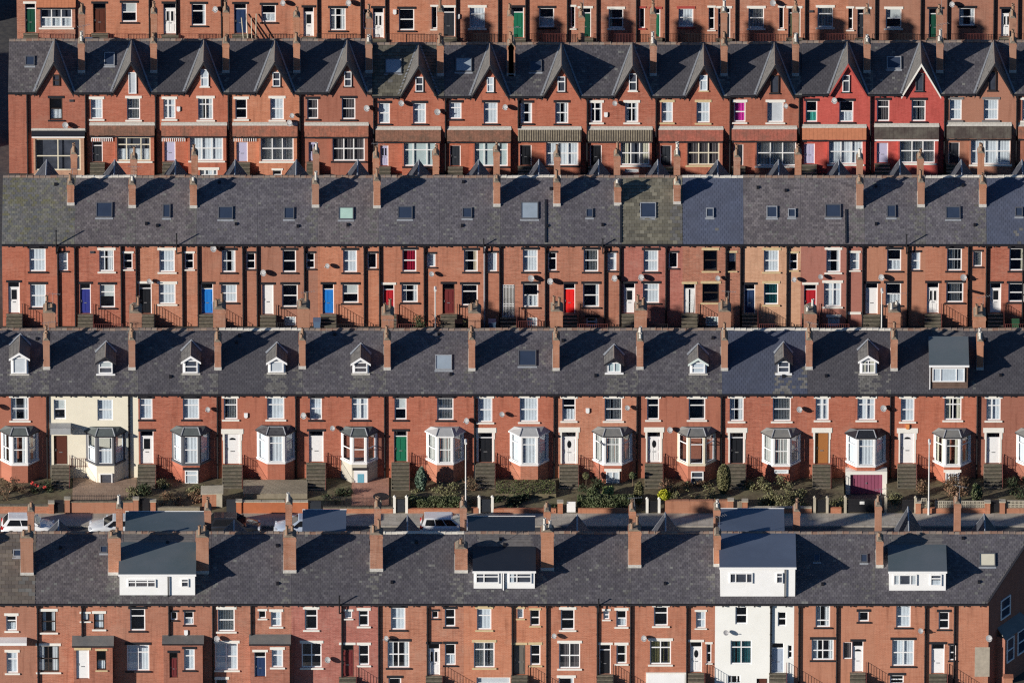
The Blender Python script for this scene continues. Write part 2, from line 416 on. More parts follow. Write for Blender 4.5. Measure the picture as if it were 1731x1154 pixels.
# ------------------------------------------------------------------ mesh helpers
class MB:
    def __init__(self):
        self.v, self.f, self.m, self.slots = [], [], [], []

    def slot(self, mat):
        if mat not in self.slots:
            self.slots.append(mat)
        return self.slots.index(mat)

    def face(self, pts, mat):
        b = len(self.v)
        self.v.extend(tuple(p) for p in pts)
        self.f.append(tuple(range(b, b + len(pts))))
        self.m.append(self.slot(mat))

    def box(self, x0, x1, y0, y1, z0, z1, mat, skip=''):
        b = len(self.v)
        self.v.extend([(x0, y0, z0), (x1, y0, z0), (x1, y1, z0), (x0, y1, z0), (x0, y0, z1), (x1, y0, z1), (x1, y1, z1), (x0, y1, z1)])
        s = self.slot(mat)
        for key, q in (('b', (0, 3, 2, 1)), ('t', (4, 5, 6, 7)), ('f', (0, 1, 5, 4)), ('k', (2, 3, 7, 6)), ('l', (3, 0, 4, 7)), ('r', (1, 2, 6, 5))):
            if key not in skip:
                self.f.append(tuple(b + i for i in q))
                self.m.append(s)

    def prism(self, poly, y0, y1, mat, axis='y'):
        """extrude an (a, z) polygon along y (or along x when axis is 'x': polygon is (y, z))"""
        n = len(poly)
        b = len(self.v)
        for yy in (y0, y1):
            for a, z in poly:
                self.v.append((a, yy, z) if axis == 'y' else (yy, a, z))
        s = self.slot(mat)
        fs = [tuple(range(b, b + n)), tuple(range(b + 2 * n - 1, b + n - 1, -1))]
        for i in range(n):
            j = (i + 1) % n
            fs.append((b + j, b + i, b + n + i, b + n + j))
        self.f.extend(fs)
        self.m.extend([s] * len(fs))

    def slab(self, quad, th, mat):
        """a flat polygon given thickness downwards along its normal"""
        q = [Vector(p) for p in quad]
        nrm = (q[1] - q[0]).cross(q[2] - q[0]).normalized()
        if nrm.z < 0:
            nrm = -nrm
            q.reverse()
        lo = [p - nrm * th for p in q]
        n = len(q)
        self.face(q, mat)
        self.face(list(reversed(lo)), mat)
        for i in range(n):
            j = (i + 1) % n
            self.face([lo[i], lo[j], q[j], q[i]], mat)

    def tube(self, p0, p1, r0, r1, mat, n=8, caps=True):
        p0, p1 = Vector(p0), Vector(p1)
        ax = (p1 - p0).normalized()
        u = ax.orthogonal().normalized()
        w = ax.cross(u)
        b = len(self.v)
        for p, r in ((p0, r0), (p1, r1)):
            for i in range(n):
                t = 2 * math.pi * i / n
                self.v.append(tuple(p + r * (math.cos(t) * u + math.sin(t) * w)))
        s = self.slot(mat)
        for i in range(n):
            j = (i + 1) % n
            self.f.append((b + i, b + j, b + n + j, b + n + i))
            self.m.append(s)
        if caps:
            self.f.append(tuple(range(b + n - 1, b - 1, -1)))
            self.f.append(tuple(range(b + n, b + 2 * n)))
            self.m.extend([s, s])

    def lathe(self, prof, cx, cy, mat, n=10):
        b = len(self.v)
        for r, z in prof:
            for i in range(n):
                t = 2 * math.pi * i / n
                self.v.append((cx + r * math.cos(t), cy + r * math.sin(t), z))
        s = self.slot(mat)
        for k in range(len(prof) - 1):
            for i in range(n):
                j = (i + 1) % n
                self.f.append((b + k * n + i, b + k * n + j, b + (k + 1) * n + j, b + (k + 1) * n + i))
                self.m.append(s)

    def build(self, name, parent=None, smooth=False, matrix=None):
        me = bpy.data.meshes.new(name)
        me.from_pydata(self.v, [], self.f)
        for s in self.slots:
            me.materials.append(MATS[s])
        me.polygons.foreach_set('material_index', self.m)
        if smooth:
            me.polygons.foreach_set('use_smooth', [True] * len(self.f))
        me.update()
        o = bpy.data.objects.new(name, me)
        COL.objects.link(o)
        if parent:
            o.parent = parent
        if matrix is not None:
            o.matrix_local = matrix
        return o

def thing(name, label, cat, loc=(0, 0, 0), group=None, rotz=0.0):
    o = bpy.data.objects.new(name, None)
    COL.objects.link(o)
    o.location = loc
    o.rotation_euler = (0, 0, rotz)
    o.empty_display_size = 0.3
    o['label'] = label
    o['category'] = cat
    if group:
        o['group'] = group
    return o

def tag(o, label, cat, group=None):
    o['label'] = label
    o['category'] = cat
    if group:
        o['group'] = group
    return o

def structure(o):
    o['kind'] = 'structure'
    return o

def stuff(o):
    o['kind'] = 'stuff'
    return o

# ------------------------------------------------------------------ slates
def jit(rng, c, k):
    f = 1 + rng.uniform(-k, k)
    return tuple(max(0.0, x * f) for x in c)

ROOF = {   # base colours, spread, slate width, course, thickness
    'grey':  ([(0.100, 0.094, 0.104), (0.112, 0.106, 0.115), (0.086, 0.080, 0.092)], 0.19, 0.27, 0.205, 0.012),
    'brown': ([(0.112, 0.100, 0.104), (0.126, 0.113, 0.115), (0.094, 0.083, 0.089)], 0.21, 0.27, 0.205, 0.012),
    'moss':  ([(0.108, 0.105, 0.102), (0.128, 0.125, 0.112), (0.095, 0.098, 0.098), (0.125, 0.124, 0.095)], 0.18, 0.28, 0.22, 0.013),
    'dark':  ([(0.072, 0.069, 0.078), (0.080, 0.077, 0.086), (0.066, 0.063, 0.072)], 0.10, 0.27, 0.205, 0.010),
    'blue':  ([(0.066, 0.077, 0.115), (0.071, 0.083, 0.122), (0.062, 0.073, 0.108)], 0.05, 0.30, 0.25, 0.006),
    'tile':  ([(0.124, 0.115, 0.086), (0.146, 0.136, 0.104), (0.10, 0.093, 0.071)], 0.24, 0.40, 0.32, 0.035),
    'tileb': ([(0.15, 0.125, 0.105), (0.17, 0.145, 0.12), (0.125, 0.105, 0.09)], 0.15, 0.50, 0.34, 0.035),
}

def slates(parent, x0, x1, y0, a, He, t, kind, pale=(), skip=None, seed=0, xmax=None, gain=1.0):
    """every slate on the front slope is its own tilted piece; pale = (x0, x1, top_y) streaks of washed-out slates"""
    rng = random.Random(seed)
    cols, spread, w, cexp, th = ROOF[kind]
    L = math.hypot(1, t)
    dy = cexp / L
    n = int((a - y0) / dy)
    nx = max(1, round((x1 - x0) / w))
    w = (x1 - x0) / nx
    V, F, T = [], [], []
    ny, nz = -t / L, 1 / L
    zb = He + 0.125
    for k in range(n + 1):
        ya = y0 + k * dy
        yb = min(ya + 1.15 * dy, a)
        if yb - ya < 0.02:
            continue
        off = 0.5 * w if k % 2 else 0.0
        xs = [x0 - off + i * w for i in range(nx + 2)]
        for i in range(nx + 1):
            xa, xb = max(x0, xs[i]), min(x1, xs[i + 1])
            if xb - xa < 0.03:
                continue
            xm, ym = 0.5 * (xa + xb), 0.5 * (ya + yb)
            if xmax and xb > xmax(ya):
                continue
            if skip and any(s[0] < xm < s[1] and s[2] < ym < s[3] for s in skip):
                continue
            lift = th + 0.004 + rng.uniform(0, 0.35) * th
            g = 0.008
            lb = lift
            lc = lift + rng.uniform(-0.25, 0.25) * th
            hd = 0.002
            b = len(V)
            for x, y, l in ((xa + g, ya, lb), (xb - g, ya, lc), (xb - g, yb, hd), (xa + g, yb, hd), (xa + g, ya, 0), (xb - g, ya, 0)):
                V.append((x, y + ny * l, zb + t * y + nz * l))
            F.append((b, b + 1, b + 2, b + 3))
            F.append((b + 4, b + 5, b + 1, b))
            c = rng.choice(cols)
            c = tuple(gain * q for q in jit(rng, c, spread))
            for (p0, p1, pt, ps) in pale:
                if p0 - 0.25 < xm < p1 + 0.25 and ym < pt + 0.1 and rng.random() < ps * (1.0 if p0 < xm < p1 else 0.4):
                    f = rng.uniform(0.11, 0.185)
                    c = (f, 0.97 * f, 0.9 * f)
            if kind == 'moss' and rng.random() < (0.30 if (xm < x0 + 2.6 and ym > 0.55 * a) else 0.05):
                c = (0.145, 0.140, 0.085)
            elif kind in ('brown', 'grey') and rng.random() < 0.02:
                f = rng.uniform(0.14, 0.20)
                c = (f, f, 0.94 * f)
            T.extend([(*c, 1.0)] * 6)
    me = bpy.data.meshes.new('slates')
    me.from_pydata(V, [], F)
    me.materials.append(MATS['slates'])
    at = me.attributes.new('tint', 'FLOAT_COLOR', 'POINT')
    at.data.foreach_set('color', np.array(T, dtype=np.float32).ravel())
    me.update()
    o = bpy.data.objects.new('slates', me)
    COL.objects.link(o)
    o.parent = parent
    stuff(o)
    return o

# ------------------------------------------------------------------ windows and doors
def bars(lay, x0, x1, z0, z1):
    """glazing bars: (kind, position along)"""
    w, h = x1 - x0, z1 - z0
    v, hz = [], []
    L = lay.replace('K', '').replace('C', '').replace('G', '')
    if L == 'h':
        hz = [z0 + 0.5 * h]
    elif L == 't':
        hz = [z0 + 0.68 * h]
    elif L == 'B':
        hz = [z0 + 0.28 * h]
    elif L == 'v':
        v = [x0 + 0.5 * w]
    elif L == 'q':
        v = [x0 + 0.5 * w]
        hz = [z0 + 0.5 * h]
    elif L == 'T':
        v = [x0 + 0.5 * w]
        hz = [z0 + 0.72 * h]
    elif L == 'V':
        v = [x0 + 0.34 * w]
        hz = [z0 + 0.68 * h]
    elif L == '3':
        v = [x0 + 0.24 * w, x0 + 0.76 * w]
    elif L == '3t':
        v = [x0 + 0.27 * w, x0 + 0.73 * w]
        hz = [z0 + 0.7 * h]
    elif L == '3h':
        v = [x0 + 0.34 * w, x0 + 0.67 * w]
        hz = [z0 + 0.52 * h]
    elif L == '4':
        v = [x0 + 0.5 * w]
        hz = [z0 + 0.45 * h]
    return v, hz

def curtain_strip(mb, xa, xb, y, z0, z1, mat, rng, fold=0.09, amp=0.025):
    n = max(2, int((xb - xa) / fold) * 2)
    prev = None
    for i in range(n + 1):
        x = xa + (xb - xa) * i / n
        yy = y + amp * (1 if i % 2 else -1) * rng.uniform(0.5, 1.2)
        if prev:
            mb.face([(prev[0], prev[1], z0), (x, yy, z0), (x, yy, z1), (prev[0], prev[1], z1)], mat)
        prev = (x, yy)

def blinds(mb, xa, xb, y, z0, z1, mat, rng):
    n = max(3, int((xb - xa) / 0.115))
    w = (xb - xa) / n
    for i in range(n):
        if rng.random() < 0.06:
            continue
        xc = xa + (i + 0.5) * w
        mb.face([(xc - 0.34 * w, y - 0.02, z0), (xc + 0.34 * w, y + 0.02, z0), (xc + 0.34 * w, y + 0.02, z1), (xc - 0.34 * w, y - 0.02, z1)], mat)

def window(parent, y, x0, z0, x1, z1, trim='w', lay='h', inner='d', proud=False, rng=RNG, lintel=True, joined=False, fr=None, M=None):
    """y is the wall's outer face; recessed unless proud"""
    fm = 'wood_dark' if 'K' in lay else 'creamframe' if 'C' in lay else 'greyframe' if 'G' in lay else 'upvc'
    small = (x1 - x0) < 0.75
    fw = fr or (0.065 if small else 0.085)
    ya, yb = (y - 0.085, y - 0.004) if proud else (y + 0.07, y + 0.14)
    mb = MB()
    mb.box(x0, x0 + fw, ya, yb, z0, z1, fm)
    mb.box(x1 - fw, x1, ya, yb, z0, z1, fm)
    mb.box(x0 + fw, x1 - fw, ya, yb, z0, z0 + fw * 1.15, fm)
    mb.box(x0 + fw, x1 - fw, ya, yb, z1 - fw, z1, fm)
    v, hz = bars(lay, x0 + fw, x1 - fw, z0 + fw, z1 - fw)
    bw = 0.042
    for zz in hz:
        mb.box(x0 + fw, x1 - fw, ya + 0.006, yb - 0.006, zz - bw, zz + bw, fm)
    for xx in v:
        mb.box(xx - bw, xx + bw, ya + 0.01, yb - 0.01, z0 + fw, z1 - fw, fm)
    if joined:
        mb.face([(x0 + fw, yb - 0.02, z0 + fw), (x1 - fw, yb - 0.02, z0 + fw), (x1 - fw, yb - 0.02, z1 - fw), (x0 + fw, yb - 0.02, z1 - fw)], 'skyglass')
        return mb.build('window', parent, matrix=M)
    win = mb.build('window', parent)
    p = MB()
    yp = 0.5 * (ya + yb)
    p.face([(x0 + fw, yp, z0 + fw), (x1 - fw, yp, z0 + fw), (x1 - fw, yp, z1 - fw), (x0 + fw, yp, z1 - fw)], 'glass')
    p.build('pane', win)
    xa, xb, za, zb = x0 + 0.02, x1 - 0.02, z0 + 0.02, z1 - 0.02
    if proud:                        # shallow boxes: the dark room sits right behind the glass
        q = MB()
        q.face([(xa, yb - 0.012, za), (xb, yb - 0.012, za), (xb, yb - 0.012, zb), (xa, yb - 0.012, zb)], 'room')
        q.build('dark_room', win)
        yc, amp = yb - 0.022, 0.004
    else:
        yc, amp = yb + 0.07, 0.026
    if inner == 'd' and not small and rng.random() < 0.45:      # a sliver of drawn curtain in the dark room
        c = MB()
        w = (xb - xa) * rng.uniform(0.14, 0.26)
        side = xb - w if rng.random() < 0.7 else xa
        curtain_strip(c, side, side + w, yc + (0.0 if proud else 0.05), za, zb, rng.choice(('curtain_k', 'curtain_x', 'curtain_l')), rng, 0.12, 0.5 * amp)
        c.build('curtain', win)
    if inner != 'd':
        c = MB()
        mt = 'curtain_' + inner
        if inner in 'b':
            blinds(c, xa, xb, yc, za, zb, mt, rng)
        elif inner in 'pfPx':
            w = (xb - xa) * rng.uniform(0.26, 0.40)
            curtain_strip(c, xa, xa + w, yc, za, zb, mt, rng, 0.16, 0.6 * amp)
            curtain_strip(c, xb - w * rng.uniform(0.75, 1.15), xb, yc, za, zb, mt, rng, 0.16, 0.6 * amp)
        elif inner in 'u':
            c.face([(xa, yc, za + (zb - za) * 0.45), (xb, yc, za + (zb - za) * 0.45), (xb, yc, zb), (xa, yc, zb)], mt)
        elif inner in 'lg':
            curtain_strip(c, xa, xb, yc, za, za + (zb - za) * 0.48, mt, rng, 0.1, amp)
        elif inner in 'We':
            c.face([(xa, yc, za), (xb, yc, za), (xb, yc, zb), (xa, yc, zb)], mt)
        elif inner in 'yrtmk':
            blinds(c, xa, xb, yc, za, zb, mt, rng) if inner in 'yt' else curtain_strip(c, xa, xb, yc, za, zb, mt, rng, 0.12, amp)
        else:
            curtain_strip(c, xa, xb, yc, za, zb, mt, rng, 0.22, 0.28 * amp)
        c.build('blind' if inner in 'buyt' else 'curtain', win)
    if trim != 'n':
        s = MB()
        hs, hl = (0.10, 0.17) if small else (0.13, 0.22)
        e = 0.10 if small else 0.14
        s.box(x0 - e, x1 + e, y - 0.09, y + 0.10, z0 - hs, z0 - 0.002, trim)
        s.build('sill', win)
        if lintel:
            l = MB()
            l.box(x0 - e, x1 + e, y - 0.035, y + 0.06, z1 + 0.002, z1 + hl, trim)
            l.build('lintel', win)
    return win

def door(parent, y, x0, z0, x1, z1, color='white', trim='w', kind='f', rng=RNG):
    fw = 0.06
    fm = 'upvc' if color not in ('maroon', 'brown', 'oak', 'dgrey') else 'wood_dark'
    if kind == 'W':
        fm = 'upvc'
    ya, yb = y + 0.10, y + 0.17
    zt = z1 - fw
    zl = z0 + 0.03
    fan = 'f' in kind or 'F' in kind
    if fan:
        zt = z1 - fw - min(0.40, 0.19 * (z1 - z0))
    mt = 'door_' + color
    d = MB()
    xa, xb = x0 + fw, x1 - fw
    d.box(xa, xb, ya + 0.02, yb, zl, zt - 0.04, mt)
    h = zt - zl
    w = xb - xa
    glaz = 'g' in kind
    if 'c' not in kind and not glaz:
        for (u0, u1) in ((0.12, 0.46), (0.54, 0.88)):
            for (q0, q1) in ((0.08, 0.38), (0.46, 0.90)):
                d.box(xa + u0 * w, xa + u1 * w, ya + 0.004, ya + 0.03, zl + q0 * h, zl + q1 * h, mt)
    root = d.build('door', parent)
    f = MB()
    f.box(x0, xa, ya - 0.01, yb, z0, z1, fm)
    f.box(xb, x1, ya - 0.01, yb, z0, z1, fm)
    f.box(xa, xb, ya - 0.01, yb, z1 - fw, z1, fm)
    if fan:
        f.box(xa, xb, ya - 0.01, yb, zt - 0.04, zt + 0.02, fm)
    f.build('door_frame', root)
    if fan:
        g = MB()
        g.face([(xa, yb - 0.03, zt), (xb, yb - 0.03, zt), (xb, yb - 0.03, z1 - fw), (xa, yb - 0.03, z1 - fw)], 'glass')
        g.build('fanlight', root)
    if glaz:
        g = MB()
        g.box(xa + 0.24 * w, xa + 0.76 * w, ya + 0.008, ya + 0.03, zl + 0.52 * h, zl + 0.9 * h, 'carglass')
        g.build('door_glass', root)
    elif 'p' in kind:
        g = MB()
        for u in (0.2, 0.6):
            g.box(xa + u * w, xa + (u + 0.2) * w, ya - 0.004, ya + 0.03, zl + 0.5 * h, zl + 0.88 * h, 'carglass')
        g.build('door_glass', root)
    elif 'o' in kind:
        g = MB()
        g.prism([(xa + 0.5 * w + 0.16 * math.cos(t), zl + 0.72 * h + 0.32 * math.sin(t)) for t in [2 * math.pi * i / 14 for i in range(14)]], ya - 0.006, ya + 0.02, 'carglass')
        g.build('door_glass', root)
    elif 'a' in kind:
        g = MB()
        g.prism([(xa + 0.5 * w + 0.24 * math.cos(t), zl + 0.80 * h + 0.18 * math.sin(t)) for t in [math.pi * i / 8 for i in range(9)]], ya - 0.006, ya + 0.02, 'carglass')
        g.build('door_glass', root)
    if 'G' in kind:                   # white security grille across the doorway
        g = MB()
        n = 8
        for i in range(n + 1):
            xx = x0 + 0.02 + (x1 - x0 - 0.04) * i / n
            g.box(xx - 0.018, xx + 0.018, y - 0.03, y + 0.0, z0 + 0.02, z1 - 0.02, 'upvc')
        for q in (0.0, 0.33, 0.4, 0.93, 1.0):
            zz = z0 + 0.03 + q * (z1 - z0 - 0.08)
            g.box(x0 + 0.003, x1 - 0.003, y - 0.022, y - 0.008, zz, zz + 0.045, 'upvc')
        g.build('security_grille', root)
    if 'H' in kind:                   # long white curtains hanging in the open doorway
        g = MB()
        for (u0, u1, lean) in ((0.0, 0.42, 0.25), (0.58, 1.0, -0.25)):
            n = 10
            pr = None
            for i in range(n + 1):
                u = u0 + (u1 - u0) * i / n
                pt, pb = (xa + u * w, ya - 0.02 + 0.02 * (i % 2)), (xa + (u + lean * (0.5 - u) * (-1)) * w, ya - 0.02 + 0.03 * (i % 2))
                if pr:
                    g.face([(pr[1][0], pr[1][1], zl), (pb[0], pb[1], zl), (pt[0], pt[1], zt - 0.05), (pr[0][0], pr[0][1], zt - 0.05)], 'curtain_c')
                pr = (pt, pb)
        g.build('door_curtain', root)
    hd = MB()
    hd.box(xa + 0.08 * w, xa + 0.13 * w, ya - 0.03, ya + 0.02, zl + 0.46 * h, zl + 0.54 * h, 'alloy')
    hd.box(xa + 0.36 * w, xa + 0.64 * w, ya - 0.004, ya + 0.02, zl + 0.40 * h, zl + 0.43 * h, 'alloy')
    hd.build('handle', root)
    if trim != 'n':
        l = MB()
        if 'A' in kind:               # painted surround, toothed blocks down both sides
            l.box(x0 - 0.26, x1 + 0.26, y - 0.03, y + 0.05, z1 + 0.002, z1 + 0.42, trim)
            for s in (0, 1):
                xx0, xx1 = (x0 - 0.16, x0 - 0.003) if s == 0 else (x1 + 0.003, x1 + 0.16)
                l.box(xx0, xx1, y - 0.026, y + 0.05, z1 - 0.55, z1, trim)
                l.box(xx0 + (0.05 if s == 0 else 0), xx1 - (0.05 if s else 0), y - 0.022, y + 0.05, z0 + 0.1, z1 - 0.552, trim)
        else:
            l.box(x0 - 0.15, x1 + 0.15, y - 0.035, y + 0.06, z1 + 0.002, z1 + 0.2, trim)
        l.build('lintel', root)
    return root

def wall_grid(mb, y, x0, x1, z0, z1, holes, mat, depth=0.75):
    """front wall face with real openings, reveals and a dark room behind each"""
    xs = sorted({x0, x1, *[min(max(h[0], x0), x1) for h in holes], *[min(max(h[2], x0), x1) for h in holes]})
    zs = sorted({z0, z1, *[min(max(h[1], z0), z1) for h in holes], *[min(max(h[3], z0), z1) for h in holes]})
    for i in range(len(xs) - 1):
        run = None
        for j in range(len(zs) - 1):
            cx, cz = 0.5 * (xs[i] + xs[i + 1]), 0.5 * (zs[j] + zs[j + 1])
            hole = any(h[0] < cx < h[2] and h[1] < cz < h[3] for h in holes)
            if hole:
                if run is not None:
                    mb.face([(xs[i], y, run), (xs[i + 1], y, run), (xs[i + 1], y, zs[j]), (xs[i], y, zs[j])], mat)
                    run = None
            elif run is None:
                run = zs[j]
        if run is not None:
            mb.face([(xs[i], y, run), (xs[i + 1], y, run), (xs[i + 1], y, z1), (xs[i], y, z1)], mat)
    for (a, b, c, d) in holes:
        r = y + 0.15
        e = y + depth
        mb.face([(a, y, b), (a, y, d), (a, r, d), (a, r, b)], mat)
        mb.face([(c, y, b), (c, r, b), (c, r, d), (c, y, d)], mat)
        mb.face([(a, y, b), (a, r, b), (c, r, b), (c, y, b)], mat)
        mb.face([(a, y, d), (c, y, d), (c, r, d), (a, r, d)], mat)
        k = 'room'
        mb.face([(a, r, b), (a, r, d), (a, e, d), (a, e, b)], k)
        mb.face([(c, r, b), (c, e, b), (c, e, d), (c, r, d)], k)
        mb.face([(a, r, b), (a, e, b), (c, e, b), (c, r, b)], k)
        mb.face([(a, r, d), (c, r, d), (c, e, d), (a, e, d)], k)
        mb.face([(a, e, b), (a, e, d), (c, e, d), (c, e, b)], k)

# ------------------------------------------------------------------ things fixed to houses
def chimney(parent, x, ya, yb, w, zroof, ztop, pots, mat='stack', cap='cap', rng=RNG, flash=True, t=0.613, potmat='pot'):
    mb = MB()
    z0 = zroof - 0.4
    mb.box(x - w / 2, x + w / 2, ya, yb, z0, ztop - 0.32, mat)
    mb.box(x - w / 2 - 0.035, x + w / 2 + 0.035, ya - 0.035, yb + 0.035, ztop - 0.32, ztop - 0.10, mat)
    mb.box(x - w / 2 - 0.005, x + w / 2 + 0.005, ya - 0.005, yb + 0.005, ztop - 0.10, ztop, mat)
    st = mb.build('chimney', parent)
    c = MB()
    c.prism([(x - w / 2 + 0.01, ztop + 0.001), (x + w / 2 - 0.01, ztop + 0.001), (x + w * 0.22, ztop + 0.16), (x - w * 0.22, ztop + 0.16)], ya + 0.01, yb - 0.01, cap)
    c.build('chimney_cap', st)
    for i in range(pots):
        p = MB()
        u = (i + 0.5) / pots
        py = ya + u * (yb - ya)
        px = x + rng.uniform(-0.05, 0.05)
        if w > 0.8 and pots > 1:
            px = x + (0.2 if i % 2 else -0.2)
        h = rng.choice((0.35, 0.45, 0.6, 0.75))
        r = 0.12
        p.lathe([(r * 1.15, ztop + 0.08), (r * 1.1, ztop + 0.16), (r, ztop + 0.2), (r * 0.86, ztop + 0.1 + h * 0.85), (r * 1.06, ztop + 0.1 + h * 0.86), (r * 1.06, ztop + 0.1 + h), (r * 0.7, ztop + 0.1 + h), (r * 0.7, ztop + 0.1)], px, py, potmat, 9)
        p.build('chimney_pot', st)
    if rng.random() < 0.22:
        aerial(st, x + 0.3 * w, 0.5 * (ya + yb), ztop, rng)
    if flash:
        f = MB()
        f.prism([(ya - 0.10, zroof - 0.06), (ya - 0.10, zroof + 0.09), (ya, zroof + 0.17), (yb, zroof + t * (yb - ya) + 0.14), (yb, zroof + t * (yb - ya) - 0.06)], x - w / 2 - 0.03, x + w / 2 + 0.03, 'mortar', axis='x')
        f.build('flashing', st)
    return st

def aerial(parent, x, y, z, rng):
    mb = MB()
    h = rng.uniform(0.9, 1.5)
    mb.tube((x, y, z - 0.4), (x, y, z + h), 0.018, 0.014, 'steel', 5)
    a = rng.uniform(-0.5, 0.5)
    dx, dy = math.cos(a), math.sin(a)
    mb.tube((x - 0.5 * dx, y - 0.5 * dy, z + h - 0.05), (x + 0.6 * dx, y + 0.6 * dy, z + h - 0.05), 0.012, 0.012, 'steel', 4)
    for i in range(6):
        u = -0.45 + 0.2 * i
        mb.tube((x + u * dx - 0.2 * dy, y + u * dy + 0.2 * dx, z + h - 0.04), (x + u * dx + 0.2 * dy, y + u * dy - 0.2 * dx, z + h - 0.04), 0.008, 0.008, 'steel', 4)
    return mb.build('aerial', parent)

def roof_vents(parent, hx, a, He, t, rng):
    for i in range(rng.choice((0, 1, 1, 2))):
        x = rng.uniform(-hx + 0.6, hx - 0.6)
        y = rng.choice((0.25, 0.85)) * a * rng.uniform(0.9, 1.08)
        z = He + 0.125 + t * y
        mb = MB()
        mb.prism([(y - 0.10, z - 0.06), (y - 0.10, z + 0.10), (y + 0.12, z + 0.16), (y + 0.12, z + 0.02)], x - 0.10, x + 0.10, 'pipe', axis='x')
        mb.build('roof_vent', parent)

def dish(parent, x, y, z, r=0.25, rng=RNG):
    """satellite dish on a short bracket; y is the wall face"""
    mb = MB()
    c = Vector((x, y - 0.34, z))
    d = Vector((-0.45 + rng.uniform(-0.2, 0.2), -0.85, 0.42)).normalized()
    u = d.orthogonal().normalized()
    w = d.cross(u)
    prev = None
    n = 14
    for k, (rr, dep) in enumerate(((0.0, -0.05), (0.5, -0.038), (1.0, 0.0))):
        ring = [c + d * dep + r * rr * (math.cos(2 * math.pi * i / n) * u + 1.08 * math.sin(2 * math.pi * i / n) * w) for i in range(n)]
        if prev:
            for i in range(n):
                j = (i + 1) % n
                mb.face([prev[i], prev[j], ring[j], ring[i]] if k > 1 else [prev[i], ring[j], ring[i]], 'steel')
        prev = ring
    o = mb.build('satellite_dish', parent)
    a = MB()
    a.tube(c - d * 0.04, (x, y + 0.0, z - 0.06), 0.022, 0.022, 'iron', 6)
    f = c + d * 0.36 - Vector((0, 0, 0.10))
    a.tube(c - Vector((0, 0, r * 0.9)), f, 0.012, 0.012, 'steel', 5)
    a.tube(f - d * 0.05, f + d * 0.06, 0.035, 0.035, 'steel', 6)
    a.build('bracket', o)
    return o

def downpipe(parent, x, y, ztop, zbot=0.0, mat='pipe', hopper=True):
    mb = MB()
    mb.tube((x, y - 0.10, zbot), (x, y - 0.10, ztop), 0.068, 0.068, mat, 8)
    for zz in np.arange(zbot + 0.9, ztop, 1.8):
        mb.box(x - 0.085, x + 0.085, y - 0.115, y - 0.001, zz, zz + 0.07, mat)
    if hopper:
        mb.box(x - 0.10, x + 0.10, y - 0.19, y - 0.005, ztop - 0.25, ztop - 0.02, mat)
    return mb.build('downpipe', parent)

def skylight(parent, x0, x1, y0, y1, He, t, glass='skyglass', frame='greyframe'):
    L = math.hypot(1, t)
    ny, nz = -t / L, 1 / L
    def P(x, y, h):
        return (x, y + ny * h, He + 0.125 + t * y + nz * h)
    def bar(mb, xa, xb, ya, yb, h0, h1, mat):
        b = len(mb.v)
        mb.v.extend([P(xa, ya, h0), P(xb, ya, h0), P(xb, yb, h0), P(xa, yb, h0), P(xa, ya, h1), P(xb, ya, h1), P(xb, yb, h1), P(xa, yb, h1)])
        s = mb.slot(mat)
        for q in ((4, 5, 6, 7), (0, 1, 5, 4), (2, 3, 7, 6), (3, 0, 4, 7), (1, 2, 6, 5)):
            mb.f.append(tuple(b + i for i in q))
            mb.m.append(s)
    f = 0.07
    mb = MB()
    bar(mb, x0, x0 + f, y0, y1, 0, 0.12, frame)
    bar(mb, x1 - f, x1, y0, y1, 0, 0.12, frame)
    bar(mb, x0 + f, x1 - f, y0, y0 + f, 0, 0.118, frame)
    bar(mb, x0 + f, x1 - f, y1 - f, y1, 0, 0.118, frame)
    o = mb.build('skylight', parent)
    g = MB()
    bar(g, x0 + f, x1 - f, y0 + f, y1 - f, 0.02, 0.085, glass)
    g.build('pane', o)
    l = MB()
    bar(l, x0 - 0.06, x1 + 0.06, y0 - 0.14, y0 - 0.003, 0.0, 0.03, 'lead')
    l.build('flashing', o)
    return o

def steps(parent, x0, x1, y, z, n, run=0.27, mat='stone'):
    """flight from the ground up to a door sill; each step a piece"""
    mb = MB()
    r = z / n
    root = None
    for k in range(n):
        zt = z - k * r
        mb = MB()
        mb.box(x0 - 0.02 * (k % 2), x1 + 0.02 * ((k + 1) % 2), y - (k + 1) * run - (0.55 if k == 0 else 0) * 0, y - k * run - 0.002, 0.0, zt - 0.055, 'stoneshade' if mat == 'stone' else mat)
        mb.box(x0 - 0.03, x1 + 0.03, y - (k + 1) * run - 0.03, y - k * run - 0.004, zt - 0.054, zt, mat)
        if root is None:
            root = mb.build('stone_steps', parent)
        else:
            mb.build('step', root)
    return root

def railing(parent, pts, h=0.9, mat='iron', gap=0.14):
    """pts: polyline of (x, y, z); uprights joined, one rail part"""
    mb = MB()
    for (a, b) in zip(pts[:-1], pts[1:]):
        a, b = Vector(a), Vector(b)
        n = max(1, int((b - a).length / gap))
        for i in range(n + 1):
            p = a.lerp(b, i / n)
            mb.tube(p, p + Vector((0, 0, h)), 0.013 if i not in (0, n) else 0.026, 0.012 if i not in (0, n) else 0.026, mat, 5)
        for zz in (h - 0.02, 0.12):
            mb.tube(a + Vector((0, 0, zz)), b + Vector((0, 0, zz)), 0.017, 0.017, mat, 5)
    return mb.build('railing', parent)

